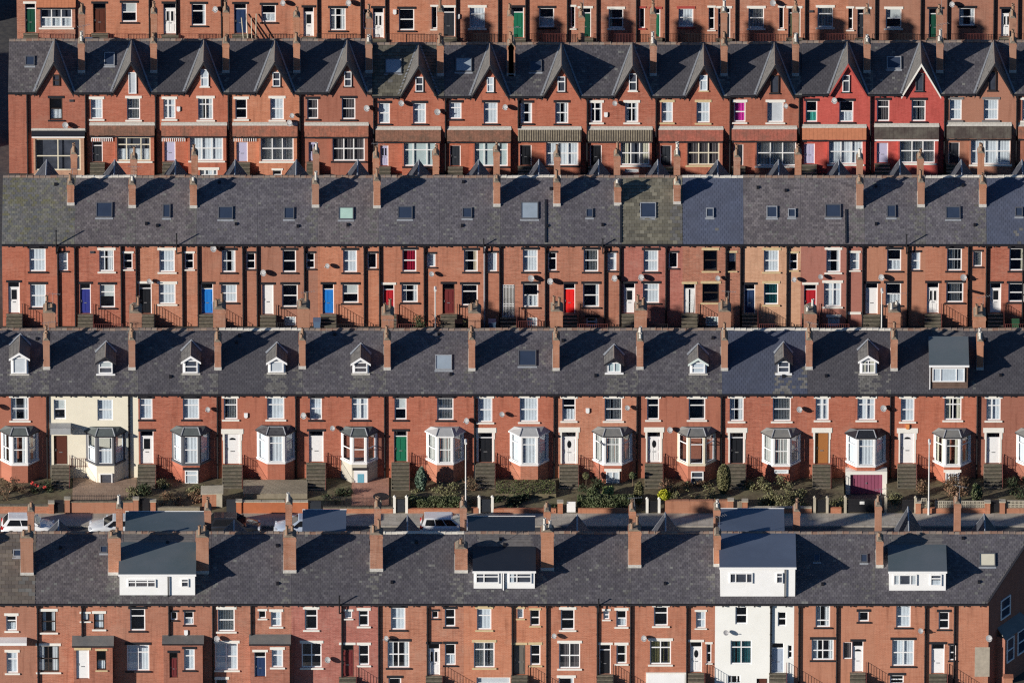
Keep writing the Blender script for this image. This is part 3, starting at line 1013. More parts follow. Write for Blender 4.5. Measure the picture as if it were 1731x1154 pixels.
def cross_gable(parent, xc, hw, ye, He, t, za, barge='k', over=0.22, mat='gableslate', rear=False, a=None, wallmat='red', pitchtop=None, name='gable'):
    """gable flush with the wall whose ridge runs back level into the main roof"""
    s = -1 if rear else 1
    base = 0.0 if not rear else 2 * a
    yf = base - s * over
    yr = base + s * (za - He - 0.125) / t          # where the level ridge meets the main slope
    th = 0.09
    slope = (za - He) / hw
    e = 0.16
    zl = He - slope * e + 0.0
    roof = MB()
    for sg in (-1, 1):
        xe = xc + sg * (hw + e)
        ys = base + s * max(0.0, (zl - He - 0.125) / t)
        q = [(xc, yf, za + th), (xc, yr, za + th), (xe, ys, zl + th), (xe, yf, zl + th)]
        roof.slab(q, th, mat)
    g = roof.build(name, parent)
    w = MB()
    zq = He + 0.062
    hq = hw * (za - 0.03 - zq) / (za - 0.03 - He)
    w.prism([(xc - hq, zq), (xc + hq, zq), (xc, za - 0.03)], base - s * 0.0, base + s * 0.25, wallmat)
    w.build('gable_wall', g)
    if barge:
        for sg in (-1, 1):
            b = MB()
            xe = xc + sg * (hw + e)
            d = 0.20
            p = [(xc, za + th + 0.02), (xe, zl + th + 0.02), (xe, zl + th - d), (xc, za + th - d * 1.25)]
            b.prism(p, yf - s * 0.035, yf - s * 0.003, barge)
            b.build('bargeboard', g)
    for sg in (-1, 1):
        v = MB()                       # lead valley along the foot of each slope
        P0 = Vector((xc + sg * 0.02, yr, He + 0.14 + t * abs(yr - base)))
        xe = xc + sg * (hw + e * 0.7)
        P1 = Vector((xe, base - s * 0.12, He + 0.03))
        o1 = Vector((sg * 0.16, 0, 0.02))
        v.slab([P0 + Vector((0, 0, 0.03)), P1 + Vector((0, 0, 0.03)), P1 + o1 + Vector((0, 0, 0.03)), P0 + o1 * 0.6 + Vector((0, 0, 0.03))], 0.03, 'lead')
        v.build('lead_valley', g)
    r = MB()
    r.tube((xc, yf, za + th), (xc, yr, za + th), 0.06, 0.06, 'ridge' if not rear else 'lead', 6)
    r.build('ridge_tiles', g)
    return g

def foot_z(He, t, y):
    return He + 0.125 + t * y

def gable_dormer(parent, xc, w, yb, zb, hw, hg, He, t, kind='w', inner='d', lay='h', slate='gableslate'):
    """small gabled dormer: front at depth yb, sill height zb, wall height hw, gable height hg"""
    za = zb + hw + hg
    x0, x1 = xc - w / 2, xc + w / 2
    zc = zb + hw
    wallm = {'w': 'upvc', 'k': 'greyframe', 'g': 'conifer'}.get(kind, 'upvc')
    wallm = 'upvc' if kind in 'wg' else 'greyframe'
    m = MB()
    m.prism([(x0, zb - 0.05), (x1, zb - 0.05), (x1, zc), (xc, za - 0.02), (x0, zc)], yb, yb + 0.12, wallm)
    ys = (zc - He - 0.125) / t
    for sg, xx in ((-1, x0), (1, x1)):
        m.face([(xx, yb, zb - 0.05), (xx, yb, zc), (xx, ys, zc)], 'rearslate')
    d = m.build('dormer', parent)
    r = MB()
    over = 0.16
    e = 0.14
    sl = hg / (w / 2)
    yr = (za - He - 0.125) / t
    for sg in (-1, 1):
        xe = xc + sg * (w / 2 + e)
        zl = zc - e * sl
        r.slab([(xc, yb - over, za + 0.07), (xc, yr, za + 0.07), (xe, (zl - He - 0.125) / t, zl + 0.07), (xe, yb - over, zl + 0.07)], 0.07, slate)
    r.build('dormer_roof', d)
    b = MB()
    bc = {'w': 'upvc', 'k': 'k', 'g': 'door_green'}[kind] if kind != 'g' else 'curtain_e'
    for sg in (-1, 1):
        xe = xc + sg * (w / 2 + e)
        zl = zc - e * sl
        b.prism([(xc, za + 0.085), (xe, zl + 0.085), (xe, zl - 0.08), (xc, za - 0.12)], yb - over - 0.03, yb - over - 0.003, bc)
    b.build('bargeboard', d)
    v = MB()
    for sg in (-1, 1):
        xe = xc + sg * (w / 2 + e)
        zl = zc - e * sl + 0.07
        a0 = Vector((xc, yr + 0.02, za + 0.10))
        a1 = Vector((xe, (zl - He - 0.125) / t + 0.02, zl + 0.03))
        o1 = Vector((0, 0.13, 0.13 * t))
        v.slab([a0, a1, a1 + o1 + Vector((sg * 0.08, 0, 0)), a0 + o1], 0.03, 'lead')
    v.build('lead_valley', d)
    rd = MB()
    rd.tube((xc, yb - over, za + 0.07), (xc, yr, za + 0.07), 0.05, 0.05, 'ridge', 6)
    rd.build('ridge_tiles', d)
    window(d, yb, x0 + 0.13 * w / 1.35, zb + 0.05, x1 - 0.13 * w / 1.35, zc + 0.10, 'n', lay, inner, proud=True)
    s = MB()
    s.box(x0 - 0.08, x1 + 0.08, yb - 0.14, yb - 0.002, zb - 0.10, zb + 0.02, 'mortar' if kind != 'k' else 'upvc')
    s.build('sill', d)
    return d

def box_dormer(parent, x0, x1, yf, yb_top, zb, ztop, He, t, wallm='dormerwhite', roofm='felt', fascia='upvc', slope=0.15, a=5.0):
    """large flat roofed dormer: front wall at depth yf from zb to ztop, roof rising back to the ridge"""
    m = MB()
    zr = ztop + slope * (yb_top - yf)
    m.box(x0, x1, yf, yf + 0.15, zb, ztop, wallm)
    for xx, dx in ((x0, 0.1), (x1, -0.1)):
        ys = min(yb_top, (ztop - He - 0.125) / t + 0.4)
        m.prism([(yf + 0.15, zb - 0.0), (yf + 0.15, ztop), (ys, ztop + slope * (ys - yf)), (ys, He + t * ys - 0.1)], min(xx, xx + dx), max(xx, xx + dx), wallm, axis='x')
    d = m.build('dormer', parent)
    r = MB()
    r.slab([(x0 - 0.08, yf - 0.14, ztop - 0.14 * slope + 0.10), (x1 + 0.08, yf - 0.14, ztop - 0.14 * slope + 0.10), (x1 + 0.08, yb_top, zr + 0.10), (x0 - 0.08, yb_top, zr + 0.10)], 0.09, roofm)
    r.build('dormer_roof', d)
    f = MB()
    f.box(x0 - 0.09, x1 + 0.09, yf - 0.165, yf - 0.142, ztop - 0.10, ztop + 0.07, fascia)
    f.build('fascia', d)
    return d


# ------------------------------------------------------------------ the houses, in metres
ROWS = {'A': {'Y': 78.685, 'He': 7.2, 'a': 4.5, 't': 0.613}, 'B': {'Y': 54.681, 'He': 7.2, 'a': 4.1, 't': 0.613}, 'C': {'Y': 26.945, 'He': 7.2, 'a': 5.2, 't': 0.613}, 'D': {'Y': -0.011, 'He': 7.4, 'a': 4.86, 't': 0.613}, 'E': {'Y': -35.388, 'He': 7.2, 'a': 5.2, 't': 0.613}}

HOUSES = [
 ({'row': 'A', 'x0': -39.945, 'x1': -35.291, 'br': 'dul', 'rf': 'dark', 'dz': 0.0, 'label': 'end house with dark green door and tiled canopy over its bay, top row far left'}, [
   ('d', -1.66, 1.1, -0.79, 3.7, 'dgreen', 'w', 'f'), ('bw', -0.42, 1.75, 2.14, 3.39, 'w', '3h', 'l'), ('c', -0.74, 2.44, 4.21, 3.57, 'clayora'),
 ]),
 ({'row': 'A', 'x0': -35.291, 'x1': -29.245, 'br': 'ora', 'rf': 'dark', 'dz': 0.0, 'label': 'brick house with black brown door in white frame, second from left in top row'}, [
   ('d', -1.52, 1.1, -0.49, 3.7, 'brown', 'k', 'f'), ('w', 0.77, 2.06, 2.0, 3.77, 'k', 'h', 'u'), ('p', 3.02),
 ]),
 ({'row': 'A', 'x0': -29.245, 'x1': -23.535, 'br': 'dul', 'rf': 'dark', 'dz': 0.0, 'label': 'brick house with white door of two dark panels, third from left in top row'}, [
   ('d', -1.73, 0.97, -0.69, 3.7, 'white', 'k', 'fp'), ('w', 0.54, 1.75, 1.7, 3.66, 'k', 't', 'd'), ('p', -0.67),
   ('s', 2.46, 3.34),
 ]),
 ({'row': 'A', 'x0': -23.535, 'x1': -17.873, 'br': 'dul', 'rf': 'dark', 'dz': 0.0, 'label': 'brick house with navy blue door beside leaning timbers, fourth in top row'}, [
   ('d', -1.72, 1.03, -0.7, 3.66, 'dnavy', 'k', 'f'), ('w', 0.49, 2.06, 1.66, 3.57, 'k', 'h', 'l'), ('p', -2.72),
   ('s', 2.23, 3.91),
 ]),
 ({'row': 'A', 'x0': -17.873, 'x1': -12.211, 'br': 'ora', 'rf': 'dark', 'dz': 0.0, 'label': 'brick house with glazed white door and paired curtains, fifth in top row'}, [
   ('d', -1.79, 0.76, -0.94, 3.36, 'white', 'k', 'gf'), ('w', 0.34, 1.31, 1.63, 3.29, 'k', 'V', 'p'), ('p', -0.62),
   ('s', 1.86, 3.91),
 ]),
 ({'row': 'A', 'x0': -12.211, 'x1': -6.741, 'br': 'ora', 'rf': 'dark', 'dz': 0.0, 'label': 'brick house with white door beside two dark paned window, sixth in top row'}, [
   ('d', -1.75, 0.62, -0.87, 3.29, 'white', 'k', 'fp'), ('w', -2.52, 1.45, -2.13, 3.22, 'n', 's', 'd'), ('w', 0.35, 1.31, 1.59, 3.22, 'k', 'h', 'd'),
   ('p', -2.69), ('a', 0.01, 3.02), ('p', -0.7),
 ]),
 ({'row': 'A', 'x0': -6.741, 'x1': -1.08, 'br': 'ora', 'rf': 'dark', 'dz': 0.0, 'label': 'brick house with white framed dark door and round alarm, seventh in top row'}, [
   ('d', -1.77, 0.76, -0.69, 3.36, 'slate', 'w', 'f'), ('w', -2.58, 1.45, -2.12, 3.43, 'w', 's', 'd'), ('w', 0.49, 1.51, 1.73, 3.36, 'w', 't', 'c'),
   ('p', -0.56), ('p', 2.84), ('a', -0.44, 2.61),
 ]),
 ({'row': 'A', 'x0': -1.08, 'x1': 4.582, 'br': 'ora', 'rf': 'dark', 'dz': 0.0, 'label': 'brick house with green door carrying a pale plaque, eighth in top row'}, [
   ('d', -1.83, 0.65, -0.8, 3.36, 'green', 'k', 'f'), ('w', 0.44, 1.58, 1.65, 3.29, 'k', 'h', 'l'), ('p', -0.62),
 ]),
 ({'row': 'A', 'x0': 4.582, 'x1': 10.196, 'br': 'dul', 'rf': 'dark', 'dz': 0.0, 'label': 'brick house with dark green door and ornaments on its window sill, ninth in top row'}, [
   ('d', -1.95, 0.69, -1.01, 3.29, 'dgreen', 'w', 'f'), ('w', -2.63, 1.51, -2.29, 3.43, 'w', 's', 'd'), ('w', 0.41, 1.51, 1.59, 3.22, 'w', 'h', 'd'),
   ('p', -2.91), ('p', -0.52),
 ]),
 ({'row': 'A', 'x0': 10.196, 'x1': 15.858, 'br': 'dul', 'rf': 'dark', 'dz': 0.0, 'label': 'brick house with red painted window surround, tenth in top row'}, [
   ('d', -1.82, 0.69, -1.07, 3.22, 'green', 'r', 'f'), ('w', -2.75, 1.51, -2.31, 3.29, 'r', 's', 'd'), ('w', 0.41, 1.61, 1.6, 3.25, 'r', 'h', 'c'),
   ('p', -2.97), ('p', -0.63),
 ]),
 ({'row': 'A', 'x0': 15.858, 'x1': 21.472, 'br': 'ora', 'rf': 'dark', 'dz': 0.0, 'label': 'brick house with dark door and half hidden porch window, eleventh in top row'}, [
   ('d', -2.04, 0.62, -1.06, 3.29, 'slate', 'w', 'f'), ('w', -2.81, 1.38, -2.33, 3.36, 'w', 'h', 'd'), ('w', 0.41, 1.51, 1.66, 3.29, 'w', 'h', 'b'),
   ('p', -0.6), ('s', 2.37, 3.91),
 ]),
 ({'row': 'A', 'x0': 21.472, 'x1': 27.134, 'br': 'ora', 'rf': 'dark', 'dz': 0.0, 'label': 'brick house with olive door and white stone window trim, twelfth in top row'}, [
   ('d', -2.02, 0.69, -1.03, 3.29, 'olive', 'w', 'f'), ('w', -2.76, 1.45, -2.38, 3.36, 'w', 's', 'd'), ('w', 0.34, 1.58, 1.59, 3.36, 'w', 't', 'b'),
   ('p', -0.62), ('v', -0.16, 3.02),
 ]),
 ({'row': 'A', 'x0': 27.134, 'x1': 32.796, 'br': 'ora', 'rf': 'dark', 'dz': 0.0, 'label': 'brick house with white sash half raised over dark room, thirteenth in top row'}, [
   ('d', -2.1, 0.65, -1.11, 3.22, 'slate', 'w', 'f'), ('w', -2.91, 1.38, -2.46, 3.29, 'w', 'h', 'd'), ('w', 0.19, 1.51, 1.45, 3.22, 'w', 'h', 'u'),
   ('p', -0.63),
 ]),
 ({'row': 'A', 'x0': 32.796, 'x1': 38.505, 'br': 'dul', 'rf': 'dark', 'dz': 0.0, 'label': 'brick house with bottle green door under black lintel, fourteenth in top row'}, [
   ('d', -2.02, 0.65, -0.97, 3.22, 'dgreen', 'k', 'f'), ('w', 0.42, 1.72, 1.68, 3.29, 'k', 'h', 'p'), ('p', -2.64),
   ('p', -0.5), ('s', -0.17, 3.78),
 ]),
 ({'row': 'A', 'x0': 38.505, 'x1': 44.359, 'br': 'dul', 'rf': 'dark', 'dz': 0.0, 'label': 'brick house with white door at right edge of top row'}, [
   ('d', -1.97, 0.76, -1.14, 3.22, 'white', 'k', 'fp'), ('p', -2.54), ('p', -0.57),
 ]),
 ({'row': 'B', 'x0': -40.028, 'x1': -33.848, 'br': 'red', 'rf': 'brown', 'dz': 0.0, 'label': 'gabled end house with wide glazed conservatory and blackened upper window, left end of row', 'end': 'l'}, [
   ('g', 0.55, 'k'), ('G', 0.45, 7.72, 1.0, 8.7, 'n', 'hK', 'd'), ('w', 0.18, 4.72, 1.21, 6.61, 'k', 'hK', 'l'),
   ('p', -1.6), ('s', 1.42, 4.39), ('l', -1.77, -1.03, 1.96, 2.73, 'skyglass', 'greyframe'),
   ('c', -1.28, 2.97, 3.84, 3.5, 'feltblack'), ('bw', -0.99, 0.42, 2.61, 3.2, 'n', '4C', 'd'), ('k', 2.71, 1.46, 10.72, 2.0),
   ('v', 1.93, 6.41), ('K', 2.66, 5.63, 11.32, 0.5, 1.1, 2),
 ]),
 ({'row': 'B', 'x0': -33.848, 'x1': -28.163, 'br': 'red', 'rf': 'grey', 'dz': 0.0, 'label': 'gabled house with boarded white attic window, second from left in gabled row'}, [
   ('g', 0.74, 'k'), ('G', 0.54, 7.04, 1.17, 8.91, 'n', 's', 'W'), ('w', -2.48, 4.79, -1.54, 6.54, 'w', 'h', 'c'),
   ('w', 0.4, 4.72, 1.44, 6.61, 'w', 'h', 'b'), ('c', -2.59, 2.58, 4.38, 3.54, 'claybrown'), ('d', -2.41, 1.0, -1.57, 2.82, 'slate', 'n', 'f'),
   ('bw', -0.42, 1.26, 2.25, 3.33, 'w', '3tC', 'l'), ('p', -2.87), ('l', -1.43, -0.6, 1.96, 3.02, 'skyglass', 'upvc'),
   ('k', 2.52, 1.46, 10.72, 2.0), ('gr', -2.44, 3.02, -0.77, 3.39), ('K', 2.48, 5.63, 11.37, 0.5, 1.1, 3),
 ]),
 ({'row': 'B', 'x0': -28.163, 'x1': -22.479, 'br': 'red', 'rf': 'dark', 'dz': 0.0, 'label': 'gabled house with lilac door and white fretwork under a dusty red canopy'}, [
   ('g', 0.82, 'k'), ('G', 0.59, 7.67, 1.22, 9.18, 'w', 'h', 'c'), ('w', -2.39, 4.79, -1.43, 6.54, 'w', 'V', 'c'),
   ('w', 0.37, 4.72, 1.56, 6.61, 'w', 'T', 'p'), ('c', -2.56, 2.64, 4.38, 3.5, 'clay'), ('d', -2.35, 1.04, -1.46, 2.8, 'lilac', 'n', 'c'),
   ('bw', -0.3, 1.3, 2.34, 3.33, 'w', '3h', 'c'), ('n', 0.48, -0.05, 1.88, 0.49, 'w', '3', 'c'), ('p', -3.0),
   ('a', -1.2, 5.73), ('k', 2.58, 1.46, 10.72, 2.0), ('gr', -2.5, 3.02, -0.7, 3.39),
   ('K', 2.55, 5.63, 11.48, 0.5, 1.1, 2),
 ]),
 ({'row': 'B', 'x0': -22.479, 'x1': -16.794, 'br': 'ora', 'rf': 'dark', 'dz': 0.0, 'label': 'gabled house with two dishes stacked beside its right window, fourth in gabled row'}, [
   ('g', 0.78, 'k'), ('G', 0.62, 7.67, 1.22, 8.93, 'k', 'h', 'd'), ('w', -2.36, 4.79, -1.42, 6.54, 'w', 'h', 'd'),
   ('w', 0.42, 4.72, 1.5, 6.61, 'w', 'h', 'c'), ('c', -2.59, 2.58, 4.38, 3.47, 'clay'), ('d', -2.3, 1.0, -1.39, 2.76, 'lilac', 'n', 'c'),
   ('bw', -0.36, 1.26, 2.26, 3.33, 'w', '3h', 'b'), ('n', 0.6, -0.01, 1.31, 0.45, 'w', 's', 'd'), ('p', -2.9),
   ('s', 2.15, 5.24), ('s', 1.94, 4.59), ('k', 2.52, 1.46, 10.72, 2.0),
   ('gr', -2.47, 3.02, -0.73, 3.39), ('K', 2.47, 5.63, 11.05, 0.5, 1.1, 2),
 ]),
 ({'row': 'B', 'x0': -16.794, 'x1': -11.11, 'br': 'red', 'rf': 'dark', 'dz': 0.0, 'label': 'gabled house with twelve paned bay and black trimmed windows, fifth in gabled row'}, [
   ('g', 0.85, 'k'), ('G', 0.63, 7.67, 1.2, 8.97, 'k', 'h', 'd'), ('w', -2.33, 4.79, -1.46, 6.54, 'k', 'h', 'k'),
   ('w', 0.42, 4.75, 1.5, 6.61, 'k', 'h', 'k'), ('c', -2.54, 2.54, 4.38, 3.44, 'clay'), ('d', -2.24, 1.04, -1.56, 2.76, 'lilac', 'n', 'p'),
   ('bw', -0.33, 1.26, 2.23, 3.31, 'k', '3h', 'k'), ('p', -2.89), ('s', 2.4, 5.88),
   ('k', 2.58, 1.46, 10.65, 2.0), ('K', 2.56, 5.63, 10.94, 0.5, 1.1, 3),
 ]),
 ({'row': 'B', 'x0': -11.11, 'x1': -5.402, 'br': 'red', 'rf': 'tile', 'dz': -0.33, 'label': 'gabled house with mossy concrete tiled roof and large pale skylight'}, [
   ('g', 0.83, 'k'), ('G', 0.59, 7.22, 1.2, 8.5, 'k', 'h', 'd'), ('w', -2.35, 4.38, -1.45, 6.18, 'k', 'h', 'c'),
   ('w', 0.39, 4.38, 1.42, 6.18, 'k', 't', 'c'), ('c', -2.6, 2.6, 4.02, 3.03, 'claybrown'), ('d', -2.24, 0.63, -1.58, 2.45, 'lilac', 'n', 'p'),
   ('bw', -0.35, 0.8, 2.21, 2.86, 'k', '3t', 'e'), ('p', -2.73), ('s', -0.55, 6.32),
   ('s', 2.32, 5.56), ('l', -1.84, -0.52, 1.61, 2.82, 'skyglass_pale', 'greyframe'), ('k', 2.56, 1.51, 10.49, 2.0),
   ('K', 2.56, 5.63, 11.51, 0.5, 1.1, 1),
 ]),
 ({'row': 'B', 'x0': -5.402, 'x1': 0.283, 'br': 'red', 'rf': 'grey', 'dz': -0.33, 'label': 'gabled house with pale lit skylight and stone slab steps at its dark door'}, [
   ('g', 0.8, 'k'), ('G', 0.56, 7.18, 1.12, 8.48, 'k', 'h', 'c'), ('w', -2.42, 4.79, -1.46, 6.23, 'k', 't', 'c'),
   ('w', 0.31, 4.38, 1.41, 6.23, 'k', 't', 'c'), ('c', -2.61, 2.49, 4.02, 3.03, 'claybrown'), ('d', -2.38, 0.63, -1.53, 2.45, 'slate', 'n', 'n'),
   ('bw', -0.42, 0.8, 2.22, 2.86, 'k', '3t', 'e'), ('p', -2.72), ('s', 2.02, 5.97),
   ('l', -1.94, -0.63, 1.76, 2.91, 'skyglass_pale', 'greyframe'), ('k', 2.43, 1.51, 10.49, 2.0), ('K', 2.43, 5.63, 11.15, 0.5, 1.1, 3),
 ]),
 ({'row': 'B', 'x0': 0.283, 'x1': 5.968, 'br': 'red', 'rf': 'grey', 'dz': -0.33, 'label': 'gabled house with ribbed pale canopy and black trimmed windows, eighth in gabled row'}, [
   ('g', 0.81, 'k'), ('G', 0.5, 7.22, 1.1, 8.53, 'k', 't', 'd'), ('w', -2.44, 4.41, -1.53, 6.21, 'k', 'h', 'p'),
   ('w', 0.31, 4.38, 1.35, 6.23, 'k', 'h', 'p'), ('c', -2.65, 2.39, 4.02, 3.09, 'romanpale'), ('d', -2.5, 0.68, -1.57, 2.49, 'black', 'n', 'n'),
   ('bw', -0.41, 0.86, 2.15, 2.89, 'k', '3h', 'c'), ('p', -2.62), ('l', -1.73, -0.76, 1.76, 2.7, 'skyglass', 'greyframe'),
   ('k', -3.14, 1.51, 10.49, 2.0), ('K', 2.41, 5.63, 11.04, 0.5, 1.1, 3),
 ]),
 ({'row': 'B', 'x0': 5.968, 'x1': 11.676, 'br': 'red', 'rf': 'grey', 'dz': -0.33, 'label': 'gabled house with ribbed canopy, white alarm box and deep white bay window'}, [
   ('g', 0.76, 'k'), ('G', 0.47, 7.29, 1.08, 8.8, 'w', 'h', 'd'), ('w', -2.57, 4.49, -1.66, 6.23, 'w', 'V', 'd'),
   ('w', 0.17, 4.49, 1.22, 6.23, 'w', 'T', 'p'), ('c', -2.78, 2.35, 4.02, 3.06, 'romanpale'), ('d', -2.6, 0.66, -1.68, 2.49, 'black', 'n', 'n'),
   ('bw', -0.18, 0.9, 2.11, 2.89, 'w', '3h', 'x'), ('n', 0.16, 0.22, 1.26, 0.56, 'n', 's', 'W'), ('p', -2.83),
   ('s', -0.65, 6.32), ('a', -1.36, 5.23), ('k', 2.41, 1.51, 10.49, 2.0),
   ('K', 2.41, 5.63, 11.33, 0.5, 1.1, 2),
 ]),
 ({'row': 'B', 'x0': 11.676, 'x1': 17.36, 'br': 'red', 'rf': 'dark', 'dz': -0.33, 'label': 'gabled house with buff stone lintels and brown framed bay window'}, [
   ('g', 0.73, 'k'), ('G', 0.39, 7.31, 1.01, 8.66, 'b', 't', 'c'), ('w', -2.64, 4.49, -1.73, 6.27, 'b', 'h', 'c'),
   ('w', 0.15, 4.45, 1.2, 6.27, 'b', 'h', 'c'), ('c', -2.86, 2.28, 4.02, 3.06, 'clayred'), ('d', -2.73, 0.66, -1.83, 2.45, 'slate', 'n', 'n'),
   ('bw', -0.57, 0.9, 1.98, 2.93, 'b', '3hC', 'k'), ('p', -3.05), ('k', 2.34, 1.51, 10.49, 2.0),
   ('K', 2.37, 5.63, 11.44, 0.5, 1.1, 3),
 ]),
 ({'row': 'B', 'x0': 17.36, 'x1': 23.045, 'br': 'red', 'rf': 'dark', 'dz': -0.25, 'label': 'gabled house with bright magenta blinds in its left upper window'}, [
   ('g', 0.69, 'k'), ('G', 0.32, 7.08, 1.0, 8.64, 'k', 'sK', 'd'), ('w', -2.56, 4.52, -1.64, 6.27, 'w', 'h', 'm'),
   ('w', 0.09, 4.49, 1.38, 6.27, 'w', 's', 'W'), ('c', -2.73, 2.46, 4.07, 3.09, 'clayred'), ('d', -2.54, 0.66, -1.8, 2.55, 'slate', 'n', 'n'),
   ('bw', -0.75, 0.83, 2.39, 2.97, 'w', '3h', 'b'), ('p', -2.85), ('s', 1.57, 6.08),
   ('k', 2.34, 1.44, 10.66, 2.0), ('K', 2.38, 5.63, 11.45, 0.5, 1.1, 3),
 ]),
 ({'row': 'B', 'x0': 23.045, 'x1': 28.706, 'br': 'redpaint', 'rf': 'dark', 'dz': -0.15, 'label': 'red painted gabled house with terracotta canopy and red bargeboards', 'ridge': 'p'}, [
   ('g', 0.82, 'r'), ('G', 0.38, 7.18, 0.94, 8.66, 'k', 't', 'd'), ('w', -2.53, 4.52, -1.61, 6.37, 'k', 'h', 'g'),
   ('w', 0.14, 4.52, 1.26, 6.37, 'k', 'h', 'l'), ('c', -2.8, 2.31, 4.2, 3.17, 'clayora'), ('d', -2.64, 0.82, -1.78, 2.62, 'lilac', 'n', 'n'),
   ('bw', -0.66, 0.99, 2.01, 3.06, 'w', '3h', 'c'), ('p', -3.02), ('s', -0.26, 6.55),
   ('k', 2.35, 1.6, 10.58, 2.0), ('K', 2.39, 5.63, 11.31, 0.5, 1.1, 2),
 ]),
 ({'row': 'B', 'x0': 28.706, 'x1': 34.39, 'br': 'redpaint', 'rf': 'grey', 'dz': -0.15, 'label': 'red painted gabled house with white bargeboards and grey tiled canopy', 'ridge': 'p'}, [
   ('g', 0.97, 'w'), ('G', 0.51, 7.26, 1.13, 8.84, 'k', 'sG', 'd'), ('w', -2.54, 4.58, -1.55, 6.45, 'k', 't', 'k'),
   ('w', 0.21, 4.58, 1.33, 6.45, 'k', 't', 'b'), ('c', -2.73, 2.41, 4.29, 3.22, 'claydark'), ('d', -2.53, 0.9, -1.62, 2.69, 'lilac', 'n', 'c'),
   ('bw', -0.71, 1.07, 2.09, 3.1, 'w', '3h', 'b'), ('p', -3.02), ('l', -1.74, -0.59, 1.82, 2.82, 'skyglass', 'upvc'),
   ('k', 2.46, 1.6, 10.65, 2.0), ('K', 2.51, 5.63, 11.26, 0.5, 1.1, 2),
 ]),
 ({'row': 'B', 'x0': 34.39, 'x1': 40.122, 'br': 'dul', 'rf': 'grey', 'dz': -0.12, 'label': 'gabled house with black attic window and dark brown canopy, second from right in row'}, [
   ('g', 1.08, 'k'), ('G', 0.58, 7.31, 1.21, 8.97, 'k', 'sK', 'd'), ('w', -2.47, 4.69, -1.51, 6.5, 'g', 'h', 'c'),
   ('w', 0.24, 4.69, 1.4, 6.5, 'g', 'h', 'c'), ('c', -2.69, 2.47, 4.38, 3.26, 'claydark'), ('d', -2.52, 0.86, -1.65, 2.72, 'slate', 'n', 'n'),
   ('bw', -0.75, 0.96, 2.38, 3.16, 'w', '3h', 'c'), ('p', -2.84), ('k', 2.56, 1.57, 10.67, 2.0),
   ('K', 2.62, 5.63, 10.99, 0.5, 1.1, 3),
 ]),
 ({'row': 'B', 'x0': 40.122, 'x1': 45.877, 'br': 'red', 'rf': 'grey', 'dz': -0.12, 'label': "gabled house cut by the photo's right edge in gabled row"}, [
   ('g', 0.92, 'k'), ('w', -2.44, 4.65, -1.53, 6.48, 'w', 'h', 'c'), ('c', -2.75, 2.39, 4.34, 3.26, 'clay'),
   ('p', -2.86), ('k', 2.56, 1.57, 10.67, 2.0),
 ]),
 ({'row': 'C', 'x0': -39.884, 'x1': -34.196, 'br': 'red', 'rf': 'moss', 'dz': 0.0, 'label': 'plain roofed end house with white glazed door and mossy slates, left end of row', 'end': 'l'}, [
   ('w', -0.71, 4.74, 0.57, 6.73, 'k', 'h', 'c'), ('w', 1.61, 4.8, 2.31, 6.37, 'k', 'h', 'c'), ('w', -0.68, 1.6, 0.56, 3.63, 'k', 'h', 'c'),
   ('d', -2.4, 1.09, -1.49, 3.79, 'white', 'k', 'fg'), ('p', 1.52), ('tp', 1.41, 8.42),
   ('p', 2.86), ('k', 2.5, 2.94, 10.82, 1.0), ('K', 2.7, 6.46, 11.8, 0.5, 1.1, 3),
   ('R', 0.46, 9.27),
 ]),
 ({'row': 'C', 'x0': -34.196, 'x1': -29.433, 'br': 'red', 'rf': 'brown', 'dz': 0.0, 'label': 'house with navy door and patched red iron railings, second left in middle row'}, [
   ('w', -0.47, 4.74, 0.68, 6.59, 'w', 't', 'p'), ('w', 1.43, 4.94, 2.13, 6.33, 'w', 'h', 'd'), ('w', -0.46, 1.6, 0.73, 3.6, 'k', 't', 'u'),
   ('d', -2.02, 1.06, -1.16, 3.66, 'navy', 'k', 'f'), ('p', 1.25), ('p', 2.43),
   ('l', -0.74, 0.54, 1.89, 3.09, 'skyglass', 'greyframe'), ('k', 2.09, 2.75, 10.92, 1.0), ('K', 2.16, 6.46, 11.34, 0.5, 1.1, 1),
   ('v', -1.01, 6.43), ('R', 0.58, 9.27),
 ]),
 ({'row': 'C', 'x0': -29.433, 'x1': -24.67, 'br': 'ora', 'rf': 'brown', 'dz': 0.0, 'label': 'house with black door and white stone trim, third from left in middle row'}, [
   ('w', -0.54, 4.7, 0.67, 6.59, 'w', 'h', 'c'), ('w', 1.48, 4.94, 2.15, 6.33, 'w', 'h', 'd'), ('w', -0.6, 1.92, 0.71, 3.66, 'w', 'h', 'c'),
   ('d', -2.15, 1.06, -1.16, 3.7, 'black', 'w', 'f'), ('p', 1.29), ('p', 2.5),
   ('s', -1.34, 4.04), ('l', -0.29, 0.32, 1.87, 2.94, 'skyglass', 'greyframe'), ('k', 2.12, 2.72, 10.93, 1.0),
   ('K', 2.16, 6.46, 11.68, 0.5, 1.1, 1), ('R', 0.61, 9.27),
 ]),
 ({'row': 'C', 'x0': -24.67, 'x1': -19.907, 'br': 'dul', 'rf': 'grey', 'dz': 0.0, 'label': 'house with bright blue door between grey skylight and dish, fourth in middle row'}, [
   ('w', -0.4, 4.67, 0.66, 6.59, 'k', 'h', 'p'), ('w', 1.52, 4.94, 2.2, 6.33, 'k', 'h', 'd'), ('w', -0.48, 2.05, 0.76, 3.6, 'k', 'h', 'c'),
   ('d', -2.04, 1.06, -1.1, 3.66, 'blue', 'k', 'f'), ('p', 1.25), ('p', 2.36),
   ('s', -1.06, 6.87), ('l', -0.7, 0.45, 1.75, 2.75, 'skyglass', 'greyframe'), ('tp', -3.93, 8.15),
   ('R', 0.54, 9.27),
 ]),
